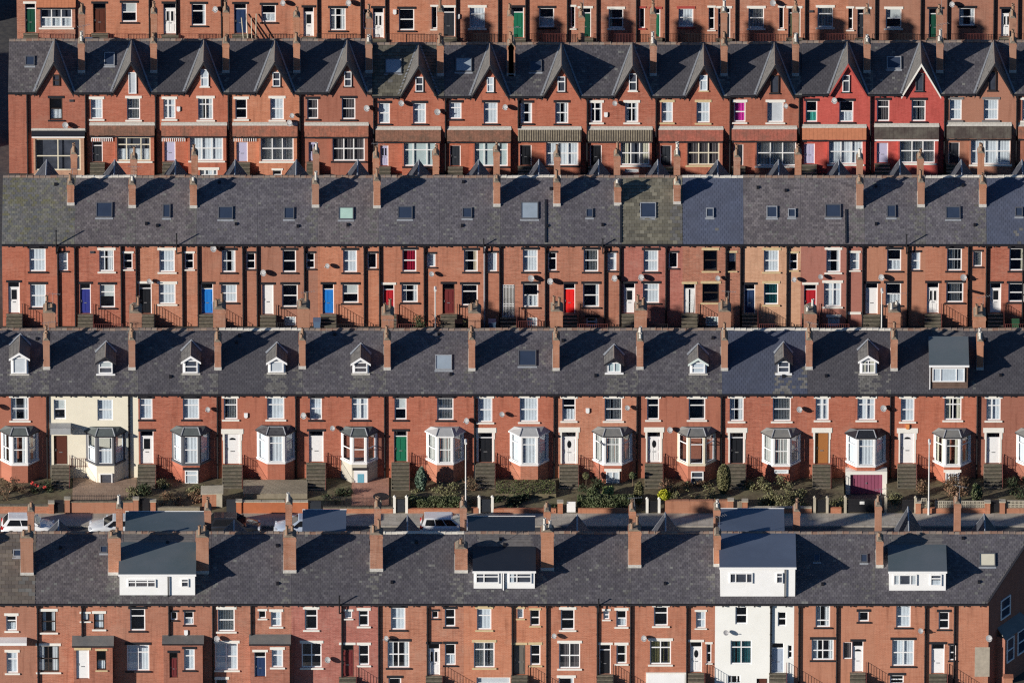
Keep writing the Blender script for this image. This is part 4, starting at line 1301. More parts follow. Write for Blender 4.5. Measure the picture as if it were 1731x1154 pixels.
 ({'row': 'C', 'x0': -19.907, 'x1': -15.191, 'br': 'dul', 'rf': 'grey', 'dz': 0.0, 'label': 'house with plain white door and two dark windows, fifth in middle row'}, [
   ('w', -0.4, 4.67, 0.66, 6.59, 'k', 'h', 'd'), ('w', 1.47, 4.99, 2.11, 6.33, 'k', 'h', 'd'), ('w', -0.45, 1.65, 0.78, 3.6, 'k', 'h', 'd'),
   ('d', -2.01, 0.98, -1.12, 3.6, 'white', 'k', 'c'), ('p', 1.32), ('p', 7.2),
   ('s', -1.91, 4.78), ('l', -0.3, 0.5, 1.77, 2.7, 'skyglass', 'greyframe'), ('k', 2.17, 2.78, 10.97, 1.0),
   ('K', 2.18, 6.46, 11.83, 0.5, 1.1, 1), ('w', -0.28, 0.02, 0.62, 0.82, 'n', 's', 'c'), ('R', 0.6, 9.27),
 ]),
 ({'row': 'C', 'x0': -15.191, 'x1': -10.428, 'br': 'ora', 'rf': 'brown', 'dz': 0.0, 'label': 'house with bright blue door under a pale green skylight blind'}, [
   ('w', -0.4, 4.67, 0.69, 6.59, 'k', 'h', 'c'), ('w', 1.52, 4.99, 2.22, 6.33, 'k', 's', 'd'), ('w', -0.47, 2.0, 0.79, 3.6, 'k', 'h', 'u'),
   ('d', -2.03, 1.06, -1.13, 3.63, 'blue', 'k', 'f'), ('p', 1.26), ('s', -1.63, 5.38),
   ('l', -0.76, 0.41, 1.72, 2.7, 'skyglass_green', 'greyframe'), ('k', 2.24, 2.72, 11.26, 1.0), ('K', 2.14, 6.46, 11.45, 0.5, 1.1, 2),
   ('R', 0.69, 9.27),
 ]),
 ({'row': 'C', 'x0': -10.428, 'x1': -5.665, 'br': 'dul', 'rf': 'grey', 'dz': 0.0, 'label': 'house with crimson curtains upstairs and red door, seventh in middle row'}, [
   ('w', -0.53, 4.72, 0.56, 6.63, 'k', 'h', 'r'), ('w', 1.4, 5.13, 2.06, 6.27, 'k', 's', 'c'), ('w', -0.6, 2.05, 0.67, 3.6, 'k', 't', 'p'),
   ('d', -2.03, 1.06, -1.17, 3.6, 'red', 'w', 'f'), ('p', 1.19), ('s', 1.75, 4.68),
   ('l', -0.9, 0.26, 1.77, 2.78, 'skyglass', 'greyframe'), ('K', 2.07, 6.46, 11.68, 0.5, 1.1, 2), ('R', 0.72, 9.27),
 ]),
 ({'row': 'C', 'x0': -5.665, 'x1': -0.902, 'br': 'dul', 'rf': 'grey', 'dz': 0.0, 'label': 'house with maroon door and floral curtain upstairs, eighth in middle row'}, [
   ('w', -0.48, 4.72, 0.6, 6.59, 'k', 'h', 'f'), ('w', 1.39, 4.74, 2.11, 6.37, 'k', 's', 'c'), ('w', -0.66, 1.78, 0.6, 3.6, 'k', 't', 'd'),
   ('d', -2.16, 1.06, -1.21, 3.66, 'maroon', 'k', 'f'), ('p', 1.13, 'pipegrey'), ('p', 2.34),
   ('l', -0.61, 0.15, 1.84, 2.66, 'skyglass', 'greyframe'), ('k', 2.09, 2.85, 11.07, 1.0), ('K', 2.07, 6.46, 11.98, 0.5, 1.1, 2),
   ('tp', 1.07, 7.68), ('R', 0.66, 9.27),
 ]),
 ({'row': 'C', 'x0': -0.902, 'x1': 3.838, 'br': 'dul', 'rf': 'grey', 'dz': 0.0, 'label': 'house with white barred grille across its doorway, ninth in middle row'}, [
   ('d', -2.24, 0.79, -1.3, 3.6, 'dgrey', 'n', 'G'), ('w', -0.62, 4.72, 0.54, 6.63, 'k', 't', 'c'), ('w', 1.37, 4.8, 2.01, 6.37, 'k', 't', 'd'),
   ('w', -0.62, 1.65, 0.59, 3.66, 'k', 'h', 'l'), ('p', 1.16), ('s', 0.02, 4.31),
   ('l', -0.78, 0.59, 1.77, 3.11, 'skyglass_pale', 'greyframe'), ('u', 1.17, -0.08, 3.31), ('k', 2.04, 2.87, 11.06, 1.0),
   ('K', 2.07, 6.46, 11.55, 0.5, 1.1, 1), ('w', -0.3, -0.05, 0.54, 0.75, 'n', 's', 'c'), ('R', 0.65, 9.27),
 ]),
 ({'row': 'C', 'x0': 3.838, 'x1': 8.578, 'br': 'dul', 'rf': 'grey', 'dz': 0.0, 'label': 'house with bright scarlet door beside barred window, tenth in middle row'}, [
   ('d', -2.17, 1.09, -1.26, 3.66, 'bright', 'k', 'f'), ('w', -0.61, 4.72, 0.54, 6.63, 'k', 'h', 'b'), ('w', 1.27, 4.8, 1.96, 6.37, 'k', 't', 'c'),
   ('w', -0.65, 1.65, 0.62, 3.66, 'k', 'h', 'd'), ('p', 1.05), ('p', 2.25),
   ('s', -3.22, 4.04), ('l', -0.42, 0.13, 1.89, 2.58, 'skyglass', 'greyframe'), ('k', 2.06, 2.94, 10.62, 1.0),
   ('K', 2.03, 6.46, 11.63, 0.5, 1.1, 2), ('w', -0.38, -0.05, 0.46, 0.75, 'k', 'h', 'd'), ('tp', 0.89, 7.68),
   ('R', 0.61, 9.27),
 ]),
 ({'row': 'C', 'x0': 8.578, 'x1': 13.341, 'br': 'pink', 'rf': 'tile', 'dz': 0.0, 'label': 'house with olive concrete tiled roof and white door, middle row'}, [
   ('d', -2.21, 1.09, -1.32, 3.7, 'white', 'k', 'fg'), ('w', -0.67, 4.72, 0.48, 6.59, 'k', 'h', 'c'), ('w', 1.31, 5.03, 1.99, 6.37, 'k', 's', 'd'),
   ('w', -0.71, 2.0, 0.56, 3.7, 'k', 't', 'c'), ('p', 1.1), ('s', -2.94, 4.31),
   ('s', -0.85, 4.38), ('l', -0.93, 0.31, 1.84, 3.07, 'skyglass', 'upvc'), ('k', 1.96, 3.03, 10.78, 1.0, 'pale'),
   ('K', 1.98, 6.46, 11.6, 0.5, 1.1, 3), ('w', -3.51, -0.09, -2.64, 0.75, 'n', '3', 'W'), ('u', -2.45, -0.08, 4.92),
   ('R', 0.51, 9.27),
 ]),
 ({'row': 'C', 'x0': 13.341, 'x1': 18.104, 'br': 'dul', 'rf': 'blue', 'dz': 0.0, 'label': 'house with white curtains hanging in open doorway, smooth blue grey roof'}, [
   ('d', -2.29, 1.09, -1.37, 3.66, 'slate', 'b', 'fH'), ('w', -0.75, 4.8, 0.34, 6.59, 'b', 'hK', 'd'), ('w', 1.19, 4.8, 1.8, 6.37, 'b', 'sK', 'u'),
   ('w', -0.82, 2.05, 0.48, 3.7, 'b', 'hK', 'd'), ('p', 1.03), ('p', 2.19),
   ('s', 0.38, 4.31), ('l', -0.54, 0.06, 1.89, 2.63, 'skyglass', 'upvc'), ('K', 1.92, 6.46, 11.54, 0.5, 1.1, 3),
   ('w', -0.56, -0.05, 0.46, 0.82, 'n', 's', 'e'), ('R', 0.44, 9.27),
 ]),
 ({'row': 'C', 'x0': 18.104, 'x1': 22.589, 'br': 'buff', 'rf': 'brown', 'dz': 0.0, 'label': 'buff brick house with teal curtains and dark blue door'}, [
   ('d', -2.17, 1.09, -1.31, 3.6, 'dnavy', 'k', 'f'), ('w', -0.65, 4.72, 0.53, 6.59, 'b', 'h', 'c'), ('w', 1.36, 4.86, 1.99, 6.33, 'b', 'h', 'd'),
   ('w', -0.63, 1.86, 0.49, 3.7, 'b', 'h', 't'), ('p', 1.19), ('s', 1.73, 4.2),
   ('l', -0.43, 0.41, 1.87, 2.78, 'skyglass', 'upvc'), ('l', 1.25, 1.85, 1.89, 2.58, 'skyglass', 'upvc'), ('K', 2.09, 6.46, 11.76, 0.5, 1.1, 2),
   ('R', 0.61, 9.27),
 ]),
 ({'row': 'C', 'x0': 22.589, 'x1': 27.583, 'br': 'pink', 'rf': 'brown', 'dz': 0.0, 'label': 'house with red door and broad white lintels right of the buff house'}, [
   ('d', -2.23, 1.09, -1.25, 3.6, 'red', 'w', 'f'), ('w', -0.5, 4.67, 0.6, 6.63, 'w', 'h', 'p'), ('w', 1.35, 4.86, 2.09, 6.37, 'w', 'h', 'c'),
   ('w', -0.67, 1.69, 0.68, 3.76, 'w', 'T', 'c'), ('p', 1.14), ('p', 2.37),
   ('s', -0.94, 4.44), ('l', -0.57, 0.65, 1.89, 2.94, 'skyglass', 'greyframe'), ('u', 1.05, -0.14, 2.54),
   ('k', 2.13, 2.7, 11.01, 2.0), ('K', 2.18, 6.46, 11.32, 0.5, 1.1, 2), ('w', -0.34, -0.05, 0.56, 0.79, 'w', 's', 'c'),
   ('R', 0.61, 9.27),
 ]),
 ({'row': 'C', 'x0': 27.583, 'x1': 32.346, 'br': 'ora', 'rf': 'grey', 'dz': 0.0, 'label': 'house with white door behind slim white lamp post, third last in middle row'}, [
   ('d', -2.29, 1.02, -1.32, 3.7, 'white', 'k', 'fc'), ('w', -0.63, 4.8, 0.47, 6.66, 'k', 'h', 'l'), ('w', 1.28, 4.86, 1.97, 6.41, 'k', 'h', 'c'),
   ('w', -0.72, 1.82, 0.49, 3.72, 'k', 'h', 'l'), ('p', 1.01), ('tp', 0.88, 8.08),
   ('s', -1.07, 4.38), ('l', -0.64, 0.07, 1.89, 2.87, 'skyglass', 'greyframe'), ('k', 2.05, 2.81, 11.09, 1.0),
   ('K', 2.06, 6.46, 11.41, 0.5, 1.1, 2), ('w', -3.63, -0.12, -2.78, 1.02, 'w', 's', 'c'), ('R', 0.52, 9.27),
 ]),
 ({'row': 'C', 'x0': 32.346, 'x1': 37.109, 'br': 'dul', 'rf': 'grey', 'dz': 0.0, 'label': 'house with white two panelled door above mossy steps, second last in middle row'}, [
   ('d', -2.25, 1.09, -1.31, 3.74, 'white', 'k', 'fp'), ('w', -0.7, 4.8, 0.46, 6.73, 'k', 'h', 'b'), ('w', 1.34, 5.17, 2.02, 6.46, 'k', 's', 'b'),
   ('w', -0.74, 2.05, 0.6, 3.76, 'k', 'h', 'b'), ('p', 0.99), ('p', 2.4),
   ('s', 0.6, 4.38), ('l', -0.79, 0.36, 1.77, 2.75, 'skyglass', 'greyframe'), ('k', 2.12, 2.82, 10.95, 2.0),
   ('K', 2.05, 6.46, 11.9, 0.5, 1.1, 3), ('R', 0.6, 9.27),
 ]),
 ({'row': 'C', 'x0': 37.109, 'x1': 41.918, 'br': 'red', 'rf': 'blue', 'dz': 0.0, 'label': 'house with half green white door at right edge of middle row'}, [
   ('d', -2.09, 1.13, -1.22, 3.7, 'white', 'k', 'fg'), ('w', -0.62, 4.8, 0.59, 6.73, 'k', 'h', 'd'), ('w', -0.66, 2.09, 0.62, 3.7, 'k', 'h', 'd'),
   ('l', -0.14, 0.45, 1.97, 2.7, 'skyglass', 'greyframe'), ('p', 0.47), ('K', 2.14, 6.46, 11.73, 0.5, 1.1, 3),
   ('k', 2.21, 2.82, 10.95, 1.0), ('R', 0.6, 9.27),
 ]),
 ({'row': 'D', 'x0': -42.139, 'x1': -35.629, 'br': 'red', 'rf': 'grey', 'dz': 0.0, 'label': 'bay windowed brick house with white gabled dormer at left edge of photo'}, [
   ('w', 0.32, 5.05, 1.68, 7.01, 'w', 'h', 'p'), ('B', 0.44, 1.49, 1.77, 4.06, 'baygreen', 'upvc', 'red', 'p', 'h'), ('D', 0.98, 1.41, 1.36, 8.36, 10.15, 'w', 's', 'W'),
   ('k', 3.05, 1.77, 11.0, 3.0), ('s', -0.78, 6.36), ('p', 3.09),
   ('k', -3.56, 1.77, 11.0, 3.0), ('K', 3.18, 6.3, 11.17, 0.95, 1.6, 3),
 ]),
 ({'row': 'D', 'x0': -35.629, 'x1': -28.765, 'br': 'cream', 'rf': 'grey', 'dz': 0.0, 'label': 'cream rendered bay windowed house with brown door under grey canopy box'}, [
   ('w', -3.07, 5.14, -2.15, 6.84, 'n', 'h', 'u'), ('w', 0.29, 5.05, 1.48, 6.84, 'n', 'h', 'c'), ('P', -3.33, -1.77, 4.84, 4.33, 'feltpale', 'box'),
   ('d', -3.1, 1.24, -2.05, 3.75, 'brown', 'n', 'c'), ('B', 0.3, 1.46, 1.75, 4.0, 'baygreen', 'greyframe', 'cream', 'l', 'h'), ('n', 0.41, 0.02, 1.41, 0.94, 'n', 's', 'd'),
   ('D', 0.92, 1.38, 1.36, 8.36, 9.81, 'k', 'h', 'u'), ('k', 2.94, 1.73, 11.05, 3.0), ('p', 2.71),
   ('K', 3.15, 6.3, 11.15, 0.95, 1.6, 2),
 ]),
 ({'row': 'D', 'x0': -28.765, 'x1': -22.6, 'br': 'red', 'rf': 'grey', 'dz': 0.0, 'label': 'house with small square glazed white door and dark trimmed bay, third in bay row'}, [
   ('w', -2.98, 5.14, -1.99, 6.93, 'k', 't', 'c'), ('w', 0.35, 5.14, 1.61, 6.93, 'k', 't', 'c'), ('d', -2.96, 1.3, -1.93, 4.12, 'white', 'k', 'fg'),
   ('B', 0.4, 1.53, 1.78, 4.06, 'baygreen', 'greyframe', 'red', 'c', 'h'), ('n', 0.48, 0.05, 1.5, 1.21, 'k', 't', 'c'), ('D', 0.97, 1.34, 1.41, 8.39, 9.86, 'w', 'h', 'd'),
   ('s', 2.28, 6.14), ('k', 3.04, 1.73, 10.9, 3.0), ('p', 3.01),
   ('K', 3.1, 6.3, 11.45, 0.95, 1.6, 2),
 ]),
 ({'row': 'D', 'x0': -22.6, 'x1': -16.117, 'br': 'red', 'rf': 'dark', 'dz': 0.0, 'label': 'house with white arched door surround and black slated bay roof, fourth in bay row'}, [
   ('w', -2.83, 5.14, -1.78, 6.96, 'w', 't', 'b'), ('w', 0.51, 5.14, 1.83, 6.99, 'w', 't', 'c'), ('d', -2.78, 1.27, -1.59, 3.9, 'white', 'w', 'Aac'),
   ('B', 0.63, 1.77, 1.92, 4.12, 'bayslate', 'upvc', 'red', 'c', 't'), ('D', 1.24, 1.41, 1.45, 8.42, 9.76, 'w', 's', 'W'), ('a', -1.13, 5.54),
   ('k', 3.21, 1.82, 11.0, 3.0), ('p', 2.73), ('K', 3.27, 6.3, 11.51, 0.95, 1.6, 2),
 ]),
 ({'row': 'D', 'x0': -16.117, 'x1': -9.679, 'br': 'red', 'rf': 'grey', 'dz': 0.0, 'label': 'house with blue glazed basement door under its white bay window'}, [
   ('w', -2.66, 5.11, -1.73, 6.96, 'k', 'h', 'c'), ('w', 0.56, 5.11, 1.83, 6.96, 'k', 'T', 'c'), ('d', -2.75, 1.45, -1.62, 4.12, 'white', 'k', 'fc'),
   ('B', 0.65, 1.61, 1.87, 4.02, 'baygreen', 'upvc', 'greyrender', 'd', 'h'), ('n', 0.73, -0.71, 1.75, 1.21, 'k', 'gD', 'blue'), ('D', 1.25, 1.34, 1.41, 8.39, 9.71, 'w', 'h', 'k'),
   ('s', -3.15, 5.61), ('s', -0.92, 4.54), ('k', 3.29, 1.73, 11.05, 3.0),
   ('p', 3.11), ('K', 3.29, 6.3, 10.94, 0.95, 1.6, 2),
 ]),
 ({'row': 'D', 'x0': -9.679, 'x1': -3.015, 'br': 'red', 'rf': 'grey', 'dz': 0.0, 'label': 'bay windowed house with emerald green door and half blinded skylight'}, [
   ('w', -2.7, 5.11, -1.77, 6.96, 'k', 'h', 'u'), ('w', 0.58, 5.08, 1.84, 6.96, 'k', 'h', 'b'), ('d', -2.75, 1.48, -1.71, 4.12, 'green', 'k', 'f'),
   ('B', 0.67, 1.72, 1.84, 4.0, 'feltpale', 'upvc', 'dul', 'b', 'h'), ('l', 0.44, 1.72, 1.66, 2.81, 'skyglass_pale', 'upvc'), ('s', 2.85, 5.17),
   ('k', 3.25, 1.66, 11.11, 3.0), ('p', 3.47), ('K', 3.45, 6.3, 11.13, 0.95, 1.6, 2),
 ]),
 ({'row': 'D', 'x0': -3.015, 'x1': 3.287, 'br': 'red', 'rf': 'grey', 'dz': 0.0, 'label': 'bay windowed house with black door in white stone surround beside lamp post'}, [
   ('w', -2.75, 4.9, -1.65, 6.96, 'w', 'h', 'c'), ('w', 0.46, 4.93, 1.87, 6.99, 'w', 'h', 'c'), ('d', -2.76, 1.42, -1.61, 4.0, 'black', 'w', 'Af'),
   ('B', 0.62, 1.76, 1.75, 4.0, 'feltpale', 'upvc', 'dul', 'c', 't'), ('s', -0.91, 5.73), ('l', 0.35, 1.73, 1.96, 3.18, 'skyglass', 'greyframe'),
   ('k', 3.26, 1.68, 11.07, 3.0), ('p', 3.12), ('K', 3.31, 6.3, 11.27, 0.95, 1.6, 3),
 ]),
 ({'row': 'D', 'x0': 3.287, 'x1': 9.724, 'br': 'ora', 'rf': 'grey', 'dz': 0.0, 'label': 'bay windowed house with white door and round white alarm above potted topiary'}, [
   ('w', -2.64, 5.02, -1.61, 6.93, 'w', 't', 'l'), ('w', 0.62, 5.02, 1.97, 6.96, 'w', 'h', 'b'), ('d', -2.66, 1.27, -1.54, 4.05, 'white', 'w', 'Afo'),
   ('B', 0.67, 1.84, 1.78, 4.0, 'feltgrey', 'upvc', 'red', 'b', 't'), ('n', 0.74, -0.03, 1.78, 1.12, 'w', 'v', 'c'), ('D', 1.36, 1.34, 1.45, 8.42, 9.66, 'k', 'v', 'e'),
   ('s', 2.37, 6.29), ('a', -0.69, 5.95), ('k', 3.34, 1.77, 10.95, 3.0),
   ('p', 3.13), ('K', 3.42, 6.3, 11.37, 0.95, 1.6, 3),
 ]),
 ({'row': 'D', 'x0': 9.724, 'x1': 16.162, 'br': 'red', 'rf': 'grey', 'dz': 0.0, 'label': 'bay windowed house with turquoise gabled dormer and cream framed bay'}, [
   ('w', -2.55, 5.11, -1.62, 6.93, 'w', 't', 'd'), ('w', 0.65, 5.11, 1.93, 6.93, 'w', 't', 'd'), ('d', -2.52, 1.39, -1.48, 4.05, 'white', 'w', 'Afo'),
   ('B', 0.72, 1.82, 1.75, 4.0, 'feltgrey', 'creamframe', 'red', 'd', 't'), ('n', 0.84, 0.08, 1.81, 1.12, 'n', 'h', 'd'), ('D', 1.39, 1.38, 1.39, 8.37, 9.69, 'g', 'h', 'c'),
   ('s', -0.78, 4.39), ('k', 3.41, 1.68, 11.07, 3.0), ('p', 3.18),
   ('K', 3.46, 6.3, 11.26, 0.95, 1.6, 2),
 ]),
 ({'row': 'D', 'x0': 16.162, 'x1': 22.736, 'br': 'red', 'rf': 'blue', 'dz': 0.0, 'label': 'bay windowed house with blue grey roof and black dormer, black front door'}, [
   ('w', -2.7, 4.99, -1.62, 6.96, 'w', 'h', 'p'), ('w', 0.62, 4.99, 2.01, 6.99, 'w', 'h', 'b'), ('d', -2.67, 1.33, -1.59, 4.0, 'black', 'w', 'Af'),
   ('B', 0.73, 1.85, 1.69, 3.91, 'feltgrey', 'upvc', 'red', 'b', 'h'), ('n', 0.75, 0.94, 1.85, 1.27, 'n', 's', 'W'), ('D', 1.46, 1.18, 1.41, 8.39, 9.78, 'k', 'h', 'd'),
   ('s', 2.67, 6.14), ('k', 3.42, 1.77, 11.03, 3.0), ('K', 3.57, 6.3, 11.07, 0.95, 1.6, 2),
 ]),
 ({'row': 'D', 'x0': 22.736, 'x1': 29.173, 'br': 'red', 'rf': 'dark', 'dz': 0.0, 'label': 'bay windowed house with wide maroon garage door under its bay'}, [
   ('w', -2.59, 5.08, -1.58, 6.93, 'w', 'T', 'c'), ('w', 0.63, 5.08, 1.99, 6.93, 'w', 'T', 'c'), ('d', -2.61, 1.3, -1.56, 4.0, 'oak', 'w', 'Ac'),
   ('B', 0.7, 1.92, 1.63, 3.85, 'feltblack', 'upvc', 'red', 'c', 't'), ('D', 1.47, 1.4, 1.39, 8.37, 9.9, 'w', 'T', 'x'), ('s', 2.63, 6.24),
   ('k', 3.46, 1.66, 11.15, 3.0), ('p', 3.2), ('gr', -0.25, -0.86, 2.94, 1.15, 'garage'),
   ('K', 3.55, 6.3, 11.19, 0.95, 1.6, 2),
 ]),
 ({'row': 'D', 'x0': 29.173, 'x1': 35.702, 'br': 'red', 'rf': 'dark', 'dz': 0.0, 'label': 'bay windowed house with broad flat roofed dormer and amber alarm lamp'}, [
   ('w', -2.51, 4.96, -1.47, 6.93, 'w', 'h', 'c'), ('w', 0.84, 5.08, 2.15, 6.96, 'w', 'T', 'x'), ('d', -2.54, 1.33, -1.44, 3.97, 'white', 'w', 'Aac'),
   ('B', 0.96, 1.99, 1.66, 3.88, 'feltgrey', 'upvc', 'red', 'x', 't'), ('n', 0.95, 0.08, 2.03, 1.02, 'w', '3', 'c'), ('X', -0.28, 2.63, 9.65, 7.56, 0.25, 'felt', 'hangtile'),
   ('x', -0.1, 8.26, 2.38, 9.45, '3', 'c'), ('a', -1.98, 4.57, 'amber'), ('k', 3.59, 1.73, 10.93, 3.0),
   ('p', 3.39), ('K', 3.64, 6.3, 10.84, 0.95, 1.6, 3),
 ]),
 ({'row': 'D', 'x0': 35.702, 'x1': 42.23, 'br': 'red', 'rf': 'dark', 'dz': 0.0, 'label': 'bay windowed house with white door and blue shadowed steps at right photo edge'}, [
   ('w', -2.45, 5.05, -1.36, 6.93, 'w', 'V', 'c'), ('d', -2.42, 1.33, -1.36, 4.0, 'white', 'w', 'Afc'), ('B', 0.81, 1.91, 1.66, 3.88, 'feltgrey', 'upvc', 'red', 'c', 't'),
   ('w', 0.66, 5.08, 1.96, 6.96, 'w', 'h', 'c'), ('k', 3.57, 1.73, 10.97, 3.0),
 ]),
 ({'row': 'E', 'x0': -42.535, 'x1': -35.913, 'br': 'dul', 'rf': 'tileb', 'dz': 0.0, 'label': 'tile roofed brick house with white canopy at left edge of bottom row'}, [
   ('w', 1.11, 4.84, 1.91, 6.1, 'w', 't', 'l'), ('P', -0.1, 2.66, 4.29, 4.08, 'dormerwhite', 'box'), ('w', 1.1, 1.27, 1.96, 3.02, 'w', 't', 'c'),
   ('p', 3.48), ('l', 1.6, 2.21, 3.32, 3.86, 'skyglass', 'upvc'), ('k', 2.67, 2.01, 11.61, 2.0),
   ('k', -3.86, 2.01, 11.61, 2.0), ('K', 2.87, 6.99, 11.35, 0.5, 1.2, 1),
 ]),
 ({'row': 'E', 'x0': -35.913, 'x1': -29.335, 'br': 'dul', 'rf': 'brown', 'dz': 0.0, 'label': 'brick house with brown framed windows and white porch door, second in bottom row'}, [
   ('w', -2.82, 4.7, -1.74, 6.47, 'w', 'hK', 'p'), ('w', 0.15, 5.65, 0.8, 6.28, 'w', 'sK', 'c'), ('w', 1.12, 4.97, 1.9, 6.28, 'w', 'hK', 'c'),
   ('w', -3.15, 1.35, -1.53, 3.56, 'w', 'qK', 'p'), ('P', -0.48, 2.57, 4.43, 4.12, 'feltgrey', 'porch'), ('pd', -0.22, 1.26, 0.76, 3.71, 'white', 'b', 'c'),
   ('pw', 1.32, 2.03, 2.04, 3.66, 'b', 'hK', 'l'), ('p', 0.24), ('l', 1.55, 2.12, 3.61, 4.14, 'skyglass', 'greyframe'),
   ('k', 2.67, 2.03, 11.59, 2.0), ('R', -1.7, 8.78), ('K', 2.95, 6.99, 11.61, 0.5, 1.2, 1),
 ]),
 ({'row': 'E', 'x0': -29.335, 'x1': -22.669, 'br': 'dul', 'rf': 'brown', 'dz': 0.0, 'label': 'brick house with full width white dormer and grey slate roofed porch'}, [
   ('w', -2.77, 4.84, -1.63, 6.67, 'k', 't', 'd'), ('w', 0.31, 5.74, 0.79, 6.41, 'k', 's', 'd'), ('w', 1.29, 5.33, 2.01, 6.44, 'k', 'h', 'l'),
   ('X', -3.55, 2.13, 9.36, 7.06, 0.45, 'felt', 'dormerwhite'), ('x', -2.95, 8.28, -0.82, 8.96, '3t', 'k'), ('x', 1.09, 8.31, 1.65, 9.0, 't', 'd'),
   ('w', -3.04, 1.46, -1.35, 3.65, 'k', 'T', 'c'), ('P', -0.31, 2.74, 4.47, 4.31, 'feltgrey', 'porch'), ('pd', 0.18, 1.37, 0.81, 3.48, 'maroon', 'k', 'f'),
   ('pw', 1.29, 2.03, 2.09, 3.79, 'k', 't', 'c'), ('a', 1.43, 4.74), ('p', 0.17),
   ('k', 2.67, 2.13, 11.61, 2.0), ('p', 3.47), ('K', 3.01, 6.99, 11.43, 0.5, 1.2, 2),
   ('F', -3.14, 2.71, 3.4),
 ]),
 ({'row': 'E', 'x0': -22.669, 'x1': -16.621, 'br': 'dul', 'rf': 'grey', 'dz': 0.0, 'label': 'brick house with white quartered windows and navy porch door, bottom row'}, [
   ('w', -2.52, 4.78, -1.25, 6.65, 'w', 'h', 'b'), ('w', 0.58, 5.87, 1.11, 6.51, 'w', 's', 'd'), ('w', 1.49, 5.19, 2.27, 6.44, 'w', 'h', 'c'),
   ('w', -2.75, 1.52, -1.03, 3.79, 'w', 'q', 'c'), ('P', -0.12, 2.93, 4.54, 4.28, 'feltgrey', 'porch'), ('pd', 0.23, 1.44, 1.1, 3.55, 'dnavy', 'w', 'f'),
   ('pw', 1.54, 2.26, 2.39, 3.75, 'w', 't', 'c'), ('s', -2.59, 4.31), ('w', -2.75, 0.11, -1.84, 0.73, 'w', 's', 'd'),
   ('p', -0.0), ('k', 2.89, 2.19, 11.58, 2.0), ('R', -1.41, 8.73),
   ('K', 2.78, 6.99, 11.95, 0.5, 1.2, 2),
 ]),
 ({'row': 'E', 'x0': -16.621, 'x1': -10.043, 'br': 'pink', 'rf': 'grey', 'dz': 0.0, 'label': 'deep red painted brick house with maroon black door, bottom row'}, [
   ('w', -2.28, 4.92, -1.32, 6.65, 'w', 't', 'd'), ('w', 0.75, 5.87, 1.28, 6.48, 'w', 's', 'c'), ('w', 1.78, 5.22, 2.55, 6.55, 'w', 't', 'd'),
   ('w', -2.53, 1.72, -1.03, 3.79, 'w', 'q', 'd'), ('d', 0.44, 0.97, 1.39, 3.65, 'maroon', 'w', 'f'), ('w', 1.77, 1.93, 2.56, 3.63, 'w', 'h', 'd'),
   ('s', -0.57, 2.54), ('p', 0.53), ('tp', 0.33, 7.92),
   ('k', 3.11, 2.31, 11.73, 2.0), ('p', 3.3), ('K', 3.17, 6.99, 11.59, 0.5, 1.2, 3),
   ('F', -2.42, 0.72, 3.7),
 ]),
 ({'row': 'E', 'x0': -10.043, 'x1': -3.642, 'br': 'ora', 'rf': 'grey', 'dz': 0.0, 'label': 'brick house with black lintels and white door of two panes, bottom row'}, [
   ('w', -2.28, 4.92, -1.19, 6.78, 'k', 'h', 'c'), ('w', 0.81, 5.87, 1.29, 6.48, 'k', 's', 'd'), ('w', 1.78, 5.18, 2.57, 6.67, 'k', 'h', 'd'),
   ('w', -2.54, 1.71, -0.9, 3.93, 'k', 'q', 'p'), ('d', 0.5, 1.07, 1.41, 3.72, 'white', 'k', 'fp'), ('w', 1.78, 1.93, 2.59, 3.72, 'k', 'h', 'l'),
   ('s', -2.63, 4.35), ('w', -2.48, 0.11, -1.52, 0.84, 'k', 's', 'd'), ('p', 0.47),
   ('k', 3.01, 2.19, 10.61, 1.0), ('R', -1.07, 9.13), ('K', 3.16, 6.99, 11.65, 0.5, 1.2, 2),
 ]),
 ({'row': 'E', 'x0': -3.642, 'x1': 2.627, 'br': 'ora', 'rf': 'grey', 'dz': 0.0, 'label': 'brick house with twin white flat dormers and yellow stone lintels'}, [
   ('w', -2.13, 4.92, -1.05, 6.69, 'b', 't', 'c'), ('w', 0.91, 5.87, 1.38, 6.69, 'b', 's', 'c'), ('w', 1.88, 5.26, 2.59, 6.58, 'b', 'h', 'd'),
   ('X', -2.38, 2.22, 9.38, 7.7, 0.95, 'feltblack', 'dormerwhite'), ('x', -2.23, 8.38, -0.47, 9.25, 'V', 'd'), ('x', 0.26, 8.38, 1.98, 9.25, 'V', 'd'),
   ('w', -2.37, 1.72, -0.81, 3.86, 'b', 'T', 'b'), ('d', 0.6, 1.11, 1.51, 3.65, 'dgrey', 'b', 'n'), ('w', 1.88, 1.93, 2.65, 3.65, 'b', 'h', 'd'),
   ('p', 0.54), ('k', 3.17, 2.37, 11.93, 3.0), ('w', -2.17, 0.32, 0.38, 0.89, 'n', 's', 'W'),
   ('K', 3.17, 6.99, 11.33, 0.5, 1.2, 1), ('F', -2.75, 2.17, 2.6),
 ]),
 ({'row': 'E', 'x0': 2.627, 'x1': 8.984, 'br': 'dul', 'rf': 'grey', 'dz': 0.0, 'label': 'brick house with black door and white quartered front window, bottom row'}, [
   ('w', -2.13, 4.91, -1.1, 6.62, 'w', 'h', 'd'), ('w', 1.08, 5.79, 1.53, 6.51, 'w', 'h', 'c'), ('w', 2.05, 5.18, 2.83, 6.55, 'w', 'h', 'l'),
   ('w', -2.26, 1.65, -0.67, 3.79, 'w', 'q', 'k'), ('d', 0.78, 1.16, 1.64, 3.65, 'black', 'w', 'f'), ('w', 2.06, 2.06, 2.84, 3.63, 'w', 'h', 'd'),
   ('s', -2.63, 4.55), ('p', -3.17), ('p', 0.64),
